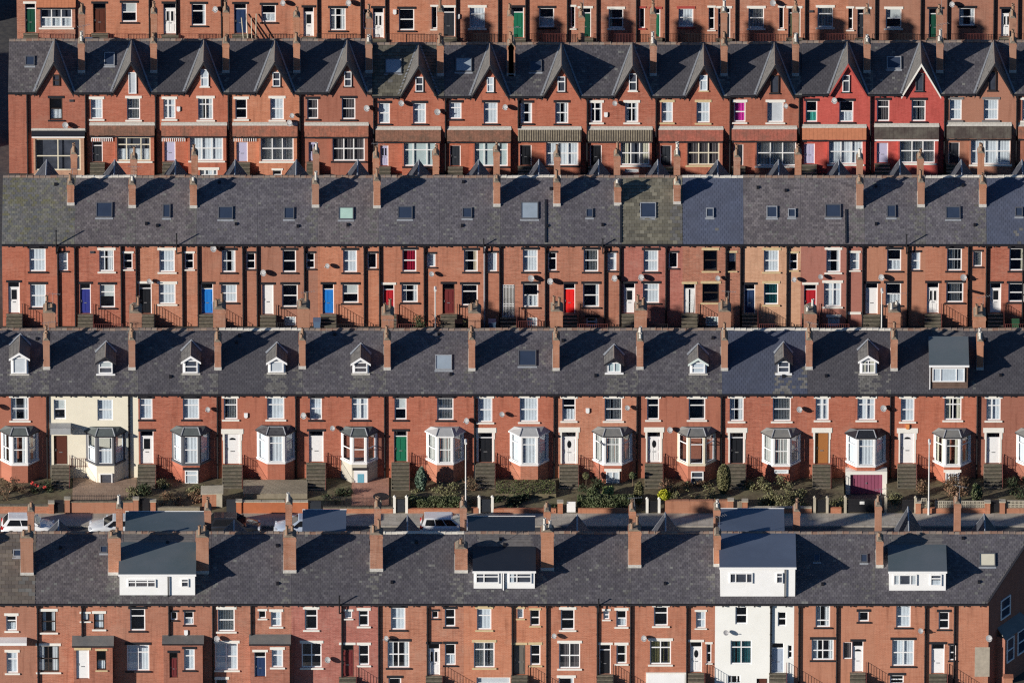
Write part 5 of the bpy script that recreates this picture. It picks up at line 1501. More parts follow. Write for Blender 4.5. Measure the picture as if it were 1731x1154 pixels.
   ('tp', 0.71, 7.65), ('k', 3.44, 2.59, 11.9, 2.0), ('w', -2.29, 0.11, -1.13, 0.86, 'w', 's', 'd'),
   ('R', -0.87, 9.18), ('K', 3.29, 6.99, 11.37, 0.5, 1.2, 2),
 ]),
 ({'row': 'E', 'x0': 8.984, 'x1': 15.297, 'br': 'dul', 'rf': 'grey', 'dz': 0.0, 'label': 'brick house with white garage front below yellow curtains, bottom row'}, [
   ('w', -1.45, 5.25, -0.4, 6.85, 'w', 't', 'd'), ('w', 1.72, 5.06, 2.45, 6.44, 'w', 'h', 'c'), ('w', -1.74, 1.99, -0.15, 3.99, 'w', 'T', 'y'),
   ('d', 1.3, 1.3, 2.19, 3.89, 'white', 'w', 'fo'), ('w', 2.52, 2.12, 2.89, 3.72, 'w', 'h', 'd'), ('s', -2.2, 4.35),
   ('p', -3.19), ('p', 1.05), ('k', 3.33, 2.68, 11.48, 0.0, 'thin'),
   ('gr', -2.04, 0.05, 1.0, 1.34, 'whitegarage'), ('R', -0.52, 9.38), ('K', 3.34, 6.99, 11.48, 0.5, 1.2, 2),
 ]),
 ({'row': 'E', 'x0': 15.297, 'x1': 21.256, 'br': 'white', 'rf': 'grey', 'dz': 0.0, 'label': 'white rendered house with tall white box dormer and blue sheet roof'}, [
   ('w', -1.45, 5.38, -0.55, 6.85, 'n', 'h', 'd'), ('w', 1.75, 5.22, 2.39, 6.41, 'n', 'h', 'd'), ('X', -2.59, 3.04, 10.0, 7.51, 0.35, 'feltblue', 'dormerwhite'),
   ('x', -1.9, 8.68, -0.16, 9.55, '3', 'd'), ('x', 1.62, 8.68, 2.11, 9.55, 't', 'd'), ('w', -1.8, 1.99, -0.19, 4.02, 'n', 'T', 't'),
   ('d', 1.28, 1.3, 2.23, 3.79, 'grey', 'n', 'f'), ('w', 2.52, 2.5, 2.87, 3.61, 'n', 'h', 'd'), ('p', 1.23),
   ('s', -2.15, 4.83), ('w', -2.0, 0.32, -1.03, 1.07, 'n', '3', 'd'), ('d', 0.18, 0.05, 0.99, 0.8, 'brown', 'n', 'c'),
   ('K', 3.24, 6.99, 11.35, 0.5, 1.2, 2), ('F', -2.65, 2.22, 3.9),
 ]),
 ({'row': 'E', 'x0': 21.256, 'x1': 27.348, 'br': 'ora', 'rf': 'grey', 'dz': 0.0, 'label': 'brick house with small square upper window and white door with sidelight'}, [
   ('w', -1.43, 5.14, -0.34, 6.94, 'k', 'B', 'p'), ('w', 1.79, 5.6, 2.58, 6.44, 'k', 's', 'd'), ('w', -1.71, 2.36, -0.04, 4.09, 'k', '4', 'p'),
   ('w', 0.66, 2.43, 1.33, 3.86, 'n', 's', 'k'), ('d', 1.35, 1.33, 2.19, 3.93, 'white', 'k', 'fac'), ('p', -2.66),
   ('p', 0.19), ('l', -1.55, -1.07, 2.96, 3.56, 'skyglass', 'greyframe'), ('l', 1.97, 2.51, 2.88, 3.53, 'skyglass', 'greyframe'),
   ('k', 3.41, 2.59, 11.04, 1.0, 'thin'), ('K', 3.38, 6.99, 11.78, 0.5, 1.2, 1),
 ]),
 ({'row': 'E', 'x0': 27.348, 'x1': 35.913, 'br': 'ora', 'rf': 'grey', 'dz': 0.0, 'label': 'brick end house with white flat dormer and grey rendered wall patch, bottom right', 'end': 'r'}, [
   ('w', -2.69, 5.12, -1.6, 6.94, 'k', 'h', 'c'), ('w', 0.51, 4.97, 1.31, 6.41, 'k', 'h', 'd'), ('X', -3.22, 1.04, 9.43, 7.69, 0.8, 'felt', 'dormerwhite'),
   ('x', -2.92, 8.28, -1.13, 9.19, '3', 'p'), ('x', -0.13, 8.24, 0.73, 9.19, 't', 'l'), ('w', -2.97, 1.86, -1.31, 4.06, 'k', 'q', 'c'),
   ('d', -0.01, 1.2, 0.99, 3.7, 'white', 'k', 'fc'), ('w', 1.34, 2.33, 1.84, 3.61, 'k', 'h', 'd'), ('p', -0.47),
   ('p', 1.72), ('s', -0.84, 4.99), ('s', 4.32, 4.35),
   ('l', 3.62, 4.82, 2.59, 3.59, 'skyglass_cream', 'greyframe'), ('gr', 3.27, 0.97, 4.39, 3.45, 'patch'), ('w', -3.11, 0.32, -2.07, 1.07, 'k', 'h', 'd'),
   ('R', -1.63, 9.88), ('R', 4.15, 9.28), ('K', 2.03, 6.99, 12.0, 0.5, 1.2, 2),
 ]),
]

# ------------------------------------------------------------------ house builder
ROW_GROUP = {'A': 'terraced houses in the top row', 'B': 'gabled terraced houses in the second row', 'C': 'plain roofed terraced houses in the middle row',
             'D': 'bay windowed terraced houses in the fourth row', 'E': 'terraced houses in the bottom row'}
BD = 0.36                                          # how far the gabled row's ground floor bays stand out
CHIM = {'A': (0.5, 1.1), 'B': (0.52, 1.1), 'C': (0.53, 1.1), 'D': (0.50, 1.6), 'E': (0.95, 1.2)}

def roof_bar(mb, xa, xb, ya, yb, h0, h1, He, t, mat):
    L = math.hypot(1, t)
    ny, nz = -t / L, 1 / L
    P = lambda x, y, h: (x, y + ny * h, He + 0.125 + t * y + nz * h)
    b = len(mb.v)
    mb.v.extend([P(xa, ya, h0), P(xb, ya, h0), P(xb, yb, h0), P(xa, yb, h0), P(xa, ya, h1), P(xb, ya, h1), P(xb, yb, h1), P(xa, yb, h1)])
    s = mb.slot(mat)
    for q in ((4, 5, 6, 7), (0, 1, 5, 4), (2, 3, 7, 6), (3, 0, 4, 7), (1, 2, 6, 5)):
        mb.f.append(tuple(b + i for i in q))
        mb.m.append(s)

def bay(root, x0, x1, zs, zt, roofm, trim, base, inner, lay, low, rng):
    """canted bay: brick base, glazed band of three lights, low hipped roof"""
    dep, sx = 0.85, 0.92
    P = [(x0 - sx, 0.0), (x0 - 0.10, -dep), (x1 + 0.10, -dep), (x1 + sx, 0.0)]
    zs0 = zs - 0.10
    ztop = zt + 0.14
    m = MB()
    for (a, b) in zip(P[:-1], P[1:]):
        m.face([(*a, 0), (*b, 0), (*b, zs0), (*a, zs0)], base)
    root_b = m.build('bay_window', root)
    q = MB()
    # sill course
    O = [(x0 - sx - 0.06, 0.0), (x0 - 0.13, -dep - 0.07), (x1 + 0.13, -dep - 0.07), (x1 + sx + 0.06, 0.0)]
    q.face([(*p, zs0 + 0.10) for p in O], trim)
    q.face([(*p, zs0 - 0.06) for p in reversed(O)], trim)
    for (a, b) in zip(O[:-1], O[1:]):
        q.face([(*a, zs0 - 0.06), (*b, zs0 - 0.06), (*b, zs0 + 0.10), (*a, zs0 + 0.10)], trim)
    q.build('sill', root_b)
    # the band: posts and heads, panes in between
    k = MB()
    g = MB()
    c = MB()
    f = MB()
    for idx, (a, b) in enumerate(zip(P[:-1], P[1:])):
        A, B = Vector((*a, 0)), Vector((*b, 0))
        L = (B - A).length
        d = (B - A).normalized()
        n = Vector((d.y, -d.x, 0))
        pw = 0.17 if idx != 1 else 0.15
        def strip(mb, u0, u1, z0, z1, off, th, mat):
            o = len(mb.v)
            for u, w in ((u0, off), (u1, off), (u1, off - th), (u0, off - th)):
                for z in (z0, z1):
                    mb.v.append(tuple(A + d * u + n * w + Vector((0, 0, z))))
            s = mb.slot(mat)
            for ff in ((0, 2, 3, 1), (2, 4, 5, 3), (4, 6, 7, 5), (6, 0, 1, 7), (1, 3, 5, 7), (6, 4, 2, 0)):
                mb.f.append(tuple(o + i for i in ff))
                mb.m.append(s)
        za, zb = zs + 0.0, zt
        strip(k, 0.0, pw, za, ztop, 0, 0.12, trim)
        strip(k, L - pw, L, za, ztop, 0, 0.12, trim)
        strip(k, pw + 0.001, L - pw - 0.001, zb, ztop, -0.004, 0.12, trim)
        u0, u1 = pw + 0.001, L - pw - 0.001
        fm = 'upvc'
        fw = 0.055
        strip(f, u0, u0 + fw, za, zb, -0.03, 0.06, fm)
        strip(f, u1 - fw, u1, za, zb, -0.03, 0.06, fm)
        strip(f, u0 + fw, u1 - fw, za, za + fw, -0.03, 0.06, fm)
        strip(f, u0 + fw, u1 - fw, zb - fw, zb, -0.03, 0.06, fm)
        zz = za + (zb - za) * (0.72 if lay == 't' else 0.5)
        strip(f, u0 + fw, u1 - fw, zz - 0.035, zz + 0.035, -0.034, 0.05, fm)
        w0, w1 = A + d * u0 - n * 0.06, A + d * u1 - n * 0.06
        g.face([(w0.x, w0.y, za), (w1.x, w1.y, za), (w1.x, w1.y, zb), (w0.x, w0.y, zb)], 'glass')
        if inner != 'd':
            nb = max(3, int((u1 - u0) / 0.12))
            for i in range(nb):
                if inner in 'xp' and abs((i + 0.5) / nb - 0.5) < 0.22:
                    continue
                q0 = A + d * (u0 + (u1 - u0) * (i + (0.12 if inner == 'b' else 0)) / nb) - n * (0.14 + 0.02 * (i % 2))
                q1 = A + d * (u0 + (u1 - u0) * (i + (0.85 if inner == 'b' else 1)) / nb) - n * (0.14 + 0.02 * ((i + 1) % 2))
                zlo = za if inner != 'h' or idx != 1 else za + 0.0
                zhi = zb if inner not in 'l' else za + 0.55 * (zb - za)
                if inner == 'u':
                    zlo = za + 0.5 * (zb - za)
                c.face([(q0.x, q0.y, zlo), (q1.x, q1.y, zlo), (q1.x, q1.y, zhi), (q0.x, q0.y, zhi)], 'curtain_' + ('c' if inner in 'hl' else inner))
    k.build('bay_frame', root_b)
    f.build('sash', root_b)
    g.build('pane', root_b)
    if c.f:
        c.build('blind' if inner == 'b' else 'curtain', root_b)
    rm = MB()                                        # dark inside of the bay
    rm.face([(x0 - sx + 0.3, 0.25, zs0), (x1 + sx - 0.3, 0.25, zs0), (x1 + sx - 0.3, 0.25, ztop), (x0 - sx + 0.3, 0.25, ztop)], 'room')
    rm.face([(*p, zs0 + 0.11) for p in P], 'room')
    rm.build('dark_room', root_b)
    r = MB()                                         # roof
    ov = 0.13
    E = [(x0 - sx - ov, 0.0), (x0 - 0.10 - ov * 0.6, -dep - ov), (x1 + 0.10 + ov * 0.6, -dep - ov), (x1 + sx + ov, 0.0)]
    T = [(x0 - sx + 0.35, 0.0), (x0 + 0.02, -0.34), (x1 - 0.02, -0.34), (x1 + sx - 0.35, 0.0)]
    ze, zp = ztop + 0.02, ztop + 0.40
    for i in range(3):
        r.face([(*E[i], ze), (*E[i + 1], ze), (*T[i + 1], zp), (*T[i], zp)], roofm)
        r.face([(*E[i], ze - 0.10), (*E[i + 1], ze - 0.10), (*E[i + 1], ze), (*E[i], ze)], 'k' if roofm != 'feltpale' else 'upvc')
    r.face([(*p, zp) for p in T], roofm)
    r.face([(*p, ze - 0.10) for p in reversed(E)], trim)
    rr = r.build('bay_roof', root_b)
    hp = MB()
    for i in (1, 2):
        hp.tube((*E[i], ze + 0.015), (*T[i], zp + 0.015), 0.045, 0.045, 'lead', 6)
    hp.tube((*T[1], zp + 0.01), (*T[2], zp + 0.01), 0.04, 0.04, 'lead', 6)
    hp.build('hip_roll', rr)
    return root_b

def make_house(spec, feats, idx):
    row = spec['row']
    rw = ROWS[row]
    Y, a, t = rw['Y'], rw['a'], rw['t']
    He = rw['He'] + spec['dz']
    xc = 0.5 * (spec['x0'] + spec['x1'])
    hx = 0.5 * (spec['x1'] - spec['x0'])
    rng = random.Random(100 + idx)
    root = thing('terraced_house', spec['label'], 'house', (xc, Y, 0), ROW_GROUP[row])
    br = spec['br']
    end = spec.get('end', '')
    F = {}
    for f in feats:
        F.setdefault(f[0], []).append(f[1:])
    holes = [tuple(f[:4]) for k in ('w', 'd') for f in F.get(k, []) if not (k == 'w' and row == 'D' and False)]
    oblique = row == 'E' and end == 'r'
    # ---- walls
    w = MB()
    wall_grid(w, 0.0, -hx, hx, 0.0, He + 0.06, holes, br)
    zr = He + t * a
    w.build('wall', root)
    rwl = MB()
    rwl.face([(hx, 2 * a, 0), (-hx, 2 * a, 0), (-hx, 2 * a, He), (hx, 2 * a, He)], 'dul')
    rwl.build('rear_wall', root)
    if 'l' in end:
        gw = MB()
        gw.face([(-hx, 2 * a, 0), (-hx, 0, 0), (-hx, 0, He), (-hx, a, zr), (-hx, 2 * a, He)], br)
        gw.build('gable_end', root)
    # ---- roof
    xr_front = hx
    th = 0.12
    m = MB()
    if oblique:
        k = 1 / 1.5
        def X(y):
            return hx + y * k
        for z0, z1, s in ((He, zr, 1),):
            m.face([(-hx, -0.16, He - 0.16 * t + 0.12), (X(-0.16), -0.16, He - 0.16 * t + 0.12), (X(a), a, zr + 0.12), (-hx, a, zr + 0.12)], 'rearslate')
            m.face([(-hx, a, zr + 0.12), (X(a), a, zr + 0.12), (X(2 * a), 2 * a, He + 0.12), (-hx, 2 * a, He + 0.12)], 'rearslate')
    else:
        cuts = [(-hx, -0.16)]
        for f in F.get('g', []):                    # the eaves stop either side of a gable
            cuts += [(max(-hx, f[0] - 1.38), 0.35), (min(hx, f[0] + 1.38), -0.16)]
        cuts.append((hx, None))
        for (xa_, ya_), (xb_, _) in zip(cuts[:-1], cuts[1:]):
            if xb_ - xa_ > 0.01:
                m.face([(xa_, ya_, He + ya_ * t + 0.12), (xb_, ya_, He + ya_ * t + 0.12), (xb_, a, zr + 0.12), (xa_, a, zr + 0.12)], 'rearslate')
        m.face([(-hx, a, zr + 0.12), (hx, a, zr + 0.12), (hx, 2 * a + 0.16, He - 0.16 * t + 0.12), (-hx, 2 * a + 0.16, He - 0.16 * t + 0.12)], 'rearslate')
    e = hx if not oblique else X(-0.16)
    eaves = [(-hx, e)]
    for f in F.get('g', []):
        eaves = [(-hx, f[0] - 1.38), (f[0] + 1.38, e)]
    for (xa_, xb_) in eaves:
        if xb_ - xa_ > 0.02:
            m.face([(xa_, -0.16, He - 0.16 * t), (xb_, -0.16, He - 0.16 * t), (xb_, -0.16, He - 0.16 * t + 0.12), (xa_, -0.16, He - 0.16 * t + 0.12)], 'k')
            m.face([(xa_, -0.16, He - 0.16 * t), (xa_, -0.002, He), (xb_, -0.002, He), (xb_, -0.16, He - 0.16 * t)], 'k')
    roof = m.build('roof', root)
    if row != 'A':
        pale = []
        skip = []
        for f in F.get('k', []):
            pale.append((f[0] - 0.5, f[0] + 0.5, f[1], 0.5))
        for f in F.get('D', []):
            pale.append((f[0] - f[1] / 2, f[0] + f[1] / 2, f[2], 0.75))
        for f in F.get('l', []):
            pale.append((f[0], f[1], f[2], 0.10))
            skip.append((f[0] + 0.1, f[1] - 0.1, f[2] + 0.1, f[3] - 0.1))
        for f in F.get('g', []):
            skip.append((f[0] - 1.36, f[0] + 1.36, -1.0, 0.42))
        for f in F.get('X', []):
            skip.append((f[0] + 0.2, f[1] - 0.2, f[4] + 0.2, a))
        slates(roof, -hx, hx if not oblique else hx + a / 1.5, -0.19, a, He, t, spec['rf'], pale, skip, 500 + idx, (lambda y: hx + y / 1.5 - 0.0) if oblique else None, {'C': 1.28, 'B': 0.95}.get(row, 1.0) * rng.uniform(0.91, 1.09))
        if row in 'CDE':
            roof_vents(roof, hx, a, He, t, rng)
        rt = MB()
        n = max(1, round(2 * hx / 0.46))
        ex = a / 1.5 if oblique else 0
        n = max(1, round((2 * hx + ex) / 0.46))
        wt = (2 * hx + ex) / n
        rm = 'ridgewhite' if (row, idx % 7) in (('D', 1), ('C', 3), ('E', 2)) or spec['rf'] == 'blue' else 'ridge'
        for i in range(n):
            xx = -hx + i * wt
            z = zr + 0.13 + rng.uniform(-0.012, 0.012) + 0.02 * math.sin(xx * 1.3 + idx)
            rt.prism([(a - 0.17, z - 0.06), (a - 0.10, z + 0.045), (a, z + 0.085), (a + 0.10, z + 0.045), (a + 0.17, z - 0.06)], xx + 0.008, xx + wt - 0.03, rm, axis='x')
            rt.prism([(a - 0.185, z - 0.06), (a - 0.11, z + 0.06), (a, z + 0.105), (a + 0.11, z + 0.06), (a + 0.185, z - 0.06)], xx + wt - 0.07, xx + wt + 0.005, rm, axis='x')
        rt.build('ridge_tiles', roof)
    for f in F.get('u', []):
        u = MB()
        roof_bar(u, f[0] - 0.07, f[0] + 0.07, f[1], f[2], 0, 0.09, He, t, 'feltblack')
        u.build('parapet_capping', roof)
    # ---- gutter on corbels
    g = MB()
    gm = 'k'
    zg = He - 0.16 * t
    hr = hx if not oblique else hx - 0.1
    breaks = [(f[0] - 1.55, f[0] + 1.55) for f in F.get('g', [])]
    segs = [(-hx, hr)]
    for (b0, b1) in breaks:
        ns = []
        for (s0, s1) in segs:
            if b1 <= s0 or b0 >= s1:
                ns.append((s0, s1))
            else:
                if b0 > s0 + 0.05:
                    ns.append((s0, b0))
                if b1 < s1 - 0.05:
                    ns.append((b1, s1))
        segs = ns
    for (s0, s1) in segs:
        g.prism([(-0.31, zg + 0.08), (-0.31, zg - 0.01), (-0.28, zg - 0.05), (-0.20, zg - 0.05), (-0.165, zg - 0.01), (-0.165, zg + 0.08)], s0 + 0.002, s1 - 0.002, gm, axis='x')
    nb = max(2, round(2 * hx / 1.15))
    for i in range(nb):
        xx = -hx + (i + 0.5) * 2 * hx / nb
        if any(b0 < xx < b1 for (b0, b1) in breaks) or xx > hr:
            continue
        g.box(xx - 0.065, xx + 0.065, -0.24, -0.002, zg - 0.17, zg - 0.055, gm)
    gut = g.build('gutter', root)
    # ---- openings
    for f in F.get('w', []):
        window(root, 0.0, *f[:4], f[4], f[5], f[6], rng=rng)
    for f in F.get('d', []):
        door(root, 0.0, *f[:4], f[4], f[5], f[6], rng=rng)
    for f in F.get('p', []):
        mt = f[1] if len(f) > 1 else 'pipe'
        zt = He - 0.12
        if row == 'B' and F.get('c') and F['c'][0][0] < f[0] < F['c'][0][1]:
            downpipe(root, f[0], 0.0, zt, F['c'][0][2], mt)
        else:
            downpipe(root, f[0], 0.0, zt, 0.0, mt, hopper=rng.random() < 0.6)
    for f in F.get('tp', []):
        v = MB()
        v.tube((f[0], -0.36, He - 0.6), (f[0], -0.36, f[1]), 0.05, 0.05, 'pipe', 8)
        v.tube((f[0], -0.36, f[1] - 0.02), (f[0], -0.36, f[1] + 0.06), 0.065, 0.065, 'pipe', 8)
        v.tube((f[0], -0.36, He - 0.55), (f[0], -0.02, He - 0.9), 0.05, 0.05, 'pipe', 8)
        v.build('vent_pipe', root)
    for f in F.get('s', []):
        dish(root, f[0], 0.0, f[1], rng.choice((0.2, 0.23, 0.25)), rng)
    for f in F.get('a', []):
        b = MB()
        mt = f[2] if len(f) > 2 else 'upvc'
        b.box(f[0] - 0.14, f[0] + 0.14, -0.10, -0.002, f[1] - 0.17, f[1] + 0.17, mt)
        b.prism([(f[0] - 0.14, f[1] - 0.172), (f[0] + 0.14, f[1] - 0.172), (f[0] + 0.05, f[1] - 0.25), (f[0] - 0.05, f[1] - 0.25)], -0.10, -0.002, mt)
        b.build('alarm_box', root)
    for f in F.get('v', []):
        b = MB()
        b.box(f[0] - 0.17, f[0] + 0.17, -0.06, -0.002, f[1] - 0.1, f[1] + 0.1, 'greyframe')
        for i in range(3):
            b.box(f[0] - 0.15, f[0] + 0.15, -0.075, -0.061, f[1] - 0.08 + i * 0.06, f[1] - 0.05 + i * 0.06, 'k')
        b.build('air_vent', root)
    # ---- chimneys
    cw, cd = CHIM[row]
    for f in F.get('k', []):
        wdt = 0.52 if 'thin' in f else cw
        zroof = He + 0.125 + t * f[1]
        chimney(root, f[0], f[1], f[1] + cd * rng.uniform(0.92, 1.06), wdt, zroof, f[2], int(f[3]), cap='stonepale' if 'pale' in f else 'cap', rng=rng, t=t, potmat='pot' if rng.random() < 0.8 else 'sandpipe')
    for f in F.get('K', []):
        zroof = He + 0.125 + t * (2 * a - f[1] - f[4])
        chimney(root, f[0], f[1], f[1] + f[4], f[3], zroof - 0.3, f[2], int(f[5]), rng=rng, flash=False, t=-t, potmat='pot' if rng.random() < 0.8 else 'sandpipe')
    # ---- skylights, dormers, gables
    for f in F.get('l', []):
        skylight(roof, f[0], f[1], f[2], f[3], He, t, f[4], 'lead' if f[5] == 'upvc' else f[5])
    for f in F.get('g', []):
        cross_gable(root, f[0], 1.42, 0, He, t, He + 2.60, f[1], wallmat=br)
    for f in F.get('G', []):
        window(root, -0.0, *f[:4], f[4], f[5], f[6], proud=True, rng=rng, lintel=False, fr=0.06)
    for f in F.get('R', []):
        za = min(f[1], He + 0.125 + t * a - 0.05)
        cross_gable(root, f[0], 1.45, 0, He, t, za, 'lead', rear=True, a=a, wallmat='dul', name='rear_gable', mat='gableshade')
    for f in F.get('F', []):
        b = MB()
        z = zr + 0.02
        b.box(f[0], f[1], a + 0.02, a + f[2], He + 0.3, z, 'dormerwhite')
        d = b.build('rear_dormer', root)
        r2 = MB()
        fm = 'feltblue' if f[2] > 3.6 else 'felt' if f[2] > 2.8 else 'feltblack'
        r2.box(f[0] - 0.08, f[1] + 0.08, a + 0.25, a + f[2] + 0.12, z + 0.002, z + 0.10, fm)
        r2.build('dormer_roof', d)
        r3 = MB()
        r3.box(f[0] - 0.10, f[1] + 0.10, a + f[2] + 0.122, a + f[2] + 0.15, z - 0.1, z + 0.14, 'upvc')
        r3.build('fascia', d)
    for f in F.get('D', []):
        x, wd, yb, zb, za, kind, lay, inner = f
        hg = 0.45
        gable_dormer(root, x, wd * 0.95, yb, zb + 0.02, za - zb - hg, hg, He, t, kind, inner, lay)
    dorm = None
    for f in F.get('X', []):
        x0, x1, zt, zb, yd, rm, wm = f
        slope = 0.15
        yt = a - 0.03
        if row == 'D':
            slope, yt = 0.30, a - 1.3
        elif yd > 0.6:
            slope, yt = 0.12, a - 0.5
        roofz = He + 0.125 + t * yd
        if zt + slope * (yt - yd) + 0.1 > zr + 0.14:
            slope = (zr + 0.03 - zt) / (yt - yd)
        dorm = box_dormer(root, x0, x1, yd, yt, roofz - 0.25, zt, He, t, wm, rm, 'upvc', slope, a)
        if row == 'E' and x1 - x0 > 5.0:
            pp = MB()
            px = x0 + (0.1 if spec['br'] == 'white' else 0.645) * (x1 - x0)
            if spec['br'] == 'white':
                px = x0 + 0.865 * (x1 - x0)
            pp.tube((px, yd - 0.1, roofz - 0.1), (px, yd - 0.1, zt - 0.15), 0.05, 0.05, 'pipe', 8)
            pp.build('downpipe', dorm)
        if row == 'E' and yd > 0.9:     # twin dormer: a dark strip paints in the shaded gap between two boxes
            pp = MB()
            px = x0 + 0.49 * (x1 - x0)
            pp.box(px - 0.12, px + 0.12, yd - 0.03, yd - 0.002, roofz - 0.1, zt - 0.12, 'greyframe')
            pp.tube((px, yd - 0.1, roofz - 0.3), (px, yd - 0.1, zt - 0.1), 0.05, 0.05, 'upvc', 8)
            pp.build('downpipe', dorm)
        if row == 'D':
            pp = MB()
            pp.box(x0 - 0.05, x0 + 0.02, yd - 0.10, yd - 0.002, roofz - 0.2, zt + 0.05, 'upvc')
            pp.build('corner_board', dorm)
    for f in F.get('x', []):
        yd = F['X'][0][4]
        window(dorm or root, yd, *f[:4], 'n', f[4], f[5], proud=True, rng=rng, fr=0.08 if row == 'D' else None)
    # ---- ground floor fronts of the gabled row
    for f in F.get('c', []):
        x0, x1, zt, zb, mat = f
        dep = 0.5
        m = MB()
        if 'bw' in F:
            q = F['bw'][0]
            bx0 = q[0] - 0.14
            bx1 = min(x1 - 0.05, q[2] + 0.28)
            front = [tuple(q[:4])] + [tuple(n[:4]) for n in F.get('n', []) if row == 'B']
            b = MB()
            wm = br if 'C' not in q[5] or q[5] != '4C' else 'buff'
            wall_grid(b, -BD, bx0, bx1, 0.0, zb - 0.02, front, wm, depth=0.34)
            b.face([(bx0, 0, 0), (bx0, -BD, 0), (bx0, -BD, zb - 0.02), (bx0, 0, zb - 0.02)], wm)
            b.face([(bx1, -BD, 0), (bx1, 0, 0), (bx1, 0, zb - 0.02), (bx1, -BD, zb - 0.02)], wm)
            bb = b.build('bay_window', root)
            window(bb, -BD, *q[:4], q[4], q[5], q[6], rng=rng, lintel=False)
            for n in F.get('n', []):
                window(bb, -BD, *n[:4], n[4], n[5], n[6], rng=rng)
        s = (zt - zb) / dep
        if mat in ('romanpale', 'feltblack'):
            nr = round((x1 - x0) / 0.19) if mat == 'romanpale' else 1
            for i in range(nr):
                w0 = x0 + (x1 - x0) * i / nr
                w1 = x0 + (x1 - x0) * (i + 1) / nr
                m.slab([(w0, -dep, zb), (w0 + (w1 - w0) * (0.55 if nr > 1 else 1), -dep, zb), (w0 + (w1 - w0) * (0.55 if nr > 1 else 1), 0, zt), (w0, 0, zt)], 0.06, mat)
                if nr > 1:
                    m.slab([(w0 + (w1 - w0) * 0.55, -dep + 0.01, zb - 0.045), (w1, -dep + 0.01, zb - 0.045), (w1, 0, zt - 0.045), (w0 + (w1 - w0) * 0.55, 0, zt - 0.045)], 0.03, 'claydark')
        else:
            nc = 4
            for k in range(nc):                 # four lapped courses of tiles
                u0, u1 = k / nc, (k + 1) / nc + 0.03
                y0_, y1_ = -dep * (1 - u0), -dep * (1 - min(u1, 1))
                lift = 0.03
                nt = max(1, round((x1 - x0) / 0.3))
                for i in range(nt):
                    w0 = x0 + (x1 - x0) * (i + (0.5 if k % 2 else 0) * 0) / nt
                    w1 = w0 + (x1 - x0) / nt - 0.008
                    j = rng.uniform(-0.008, 0.008)
                    m.slab([(w0, y0_, zb + s * (y0_ + dep) + lift + j), (w1, y0_, zb + s * (y0_ + dep) + lift + j), (w1, y1_, zb + s * (y1_ + dep)), (w0, y1_, zb + s * (y1_ + dep))], 0.03, mat)
        cn = m.build('canopy', root)
        stuff(cn)
        ln = MB()
        ln.slab([(x0 - 0.02, -0.10, zt - s * 0.10 + 0.05), (x1 + 0.02, -0.10, zt - s * 0.10 + 0.05), (x1 + 0.02, -0.003, zt + 0.05), (x0 - 0.02, -0.003, zt + 0.05)], 0.03, 'mortar')
        ln.box(x0, x1, -0.03, -0.002, zt - 0.03, zt + 0.14, 'mortar')
        ln.build('flashing', cn)
        fs = MB()
        fs.box(x0 + 0.03, x1 - 0.03, -dep + 0.03, -dep + 0.07, zb - 0.16, zb - 0.03, 'upvc' if mat == 'feltblack' or spec['br'] == 'redpaint' and 'dark' in mat else 'k')
        fs.build('fascia', cn)
        for sg, xx in ((-1, x0), (1, x1)):
            sd = MB()
            sd.prism([(-dep + 0.06, zb - 0.04), (-0.003, zb - 0.04), (-0.003, zt - 0.05)], xx - sg * 0.06 - 0.03, xx - sg * 0.06 + 0.03, 'k', axis='x')
            sd.build('canopy_cheek', cn)
    for f in F.get('gr', []):
        x0, z0, x1, z1 = f[:4]
        g = MB()
        if row == 'B':
            g.box(x0, x1, -0.46, -0.42, z1 - 0.08, z1, 'upvc')
            n = int((x1 - x0) / 0.16)
            for i in range(n + 1):
                xx = x0 + (x1 - x0) * i / n
                g.box(xx - 0.03, xx + 0.03, -0.455, -0.425, z0, z1 - 0.081, 'upvc')
            g.build('fretwork', root)
        elif row == 'D':              # garage under the bay
            g.box(x0, x0 + 0.36, -1.0, -0.2, z0, z1, 'w')
            g.box(x1 - 0.36, x1, -1.0, -0.2, z0, z1, 'w')
            g.box(x0 + 0.361, x1 - 0.361, -1.0, -0.2, z1 - 0.26, z1, 'w')
            go = g.build('garage_surround', root)
            gd = MB()
            MATS.setdefault('garage_paint', plain('garage_paint', (0.27, 0.075, 0.13), 0.5, 0.4, 0.1, 3))
            gd.box(x0 + 0.36, x1 - 0.36, -0.86, -0.82, z0, z1 - 0.262, 'garage_paint')
            nn = 9
            for i in range(nn):
                xx = x0 + 0.4 + (x1 - x0 - 0.8) * i / nn
                gd.box(xx, xx + (x1 - x0 - 0.8) / nn - 0.03, -0.875, -0.861, z0 + 0.06, z1 - 0.32, 'garage_paint')
            gdo = gd.build('garage_door', go)
            hh = MB()
            hh.box(0.5 * (x0 + x1) - 0.06, 0.5 * (x0 + x1) + 0.06, -0.91, -0.876, z0 + 0.9, z0 + 1.04, 'alloy')
            hh.build('handle', gdo)
        elif f[4] == 'whitegarage':
            g.box(x0, x1, -0.12, -0.002, 0.0, z1, 'w')
            g.box(x0 + 0.1, x1 - 0.1, -0.14, -0.121, 0.0, z1 - 0.12, 'dormerwhite')
            g.build('garage_door', root)
        else:
            g.box(x0, x1, -0.02, -0.002, z0, z1, f[4])
            g.build('render_patch', root)
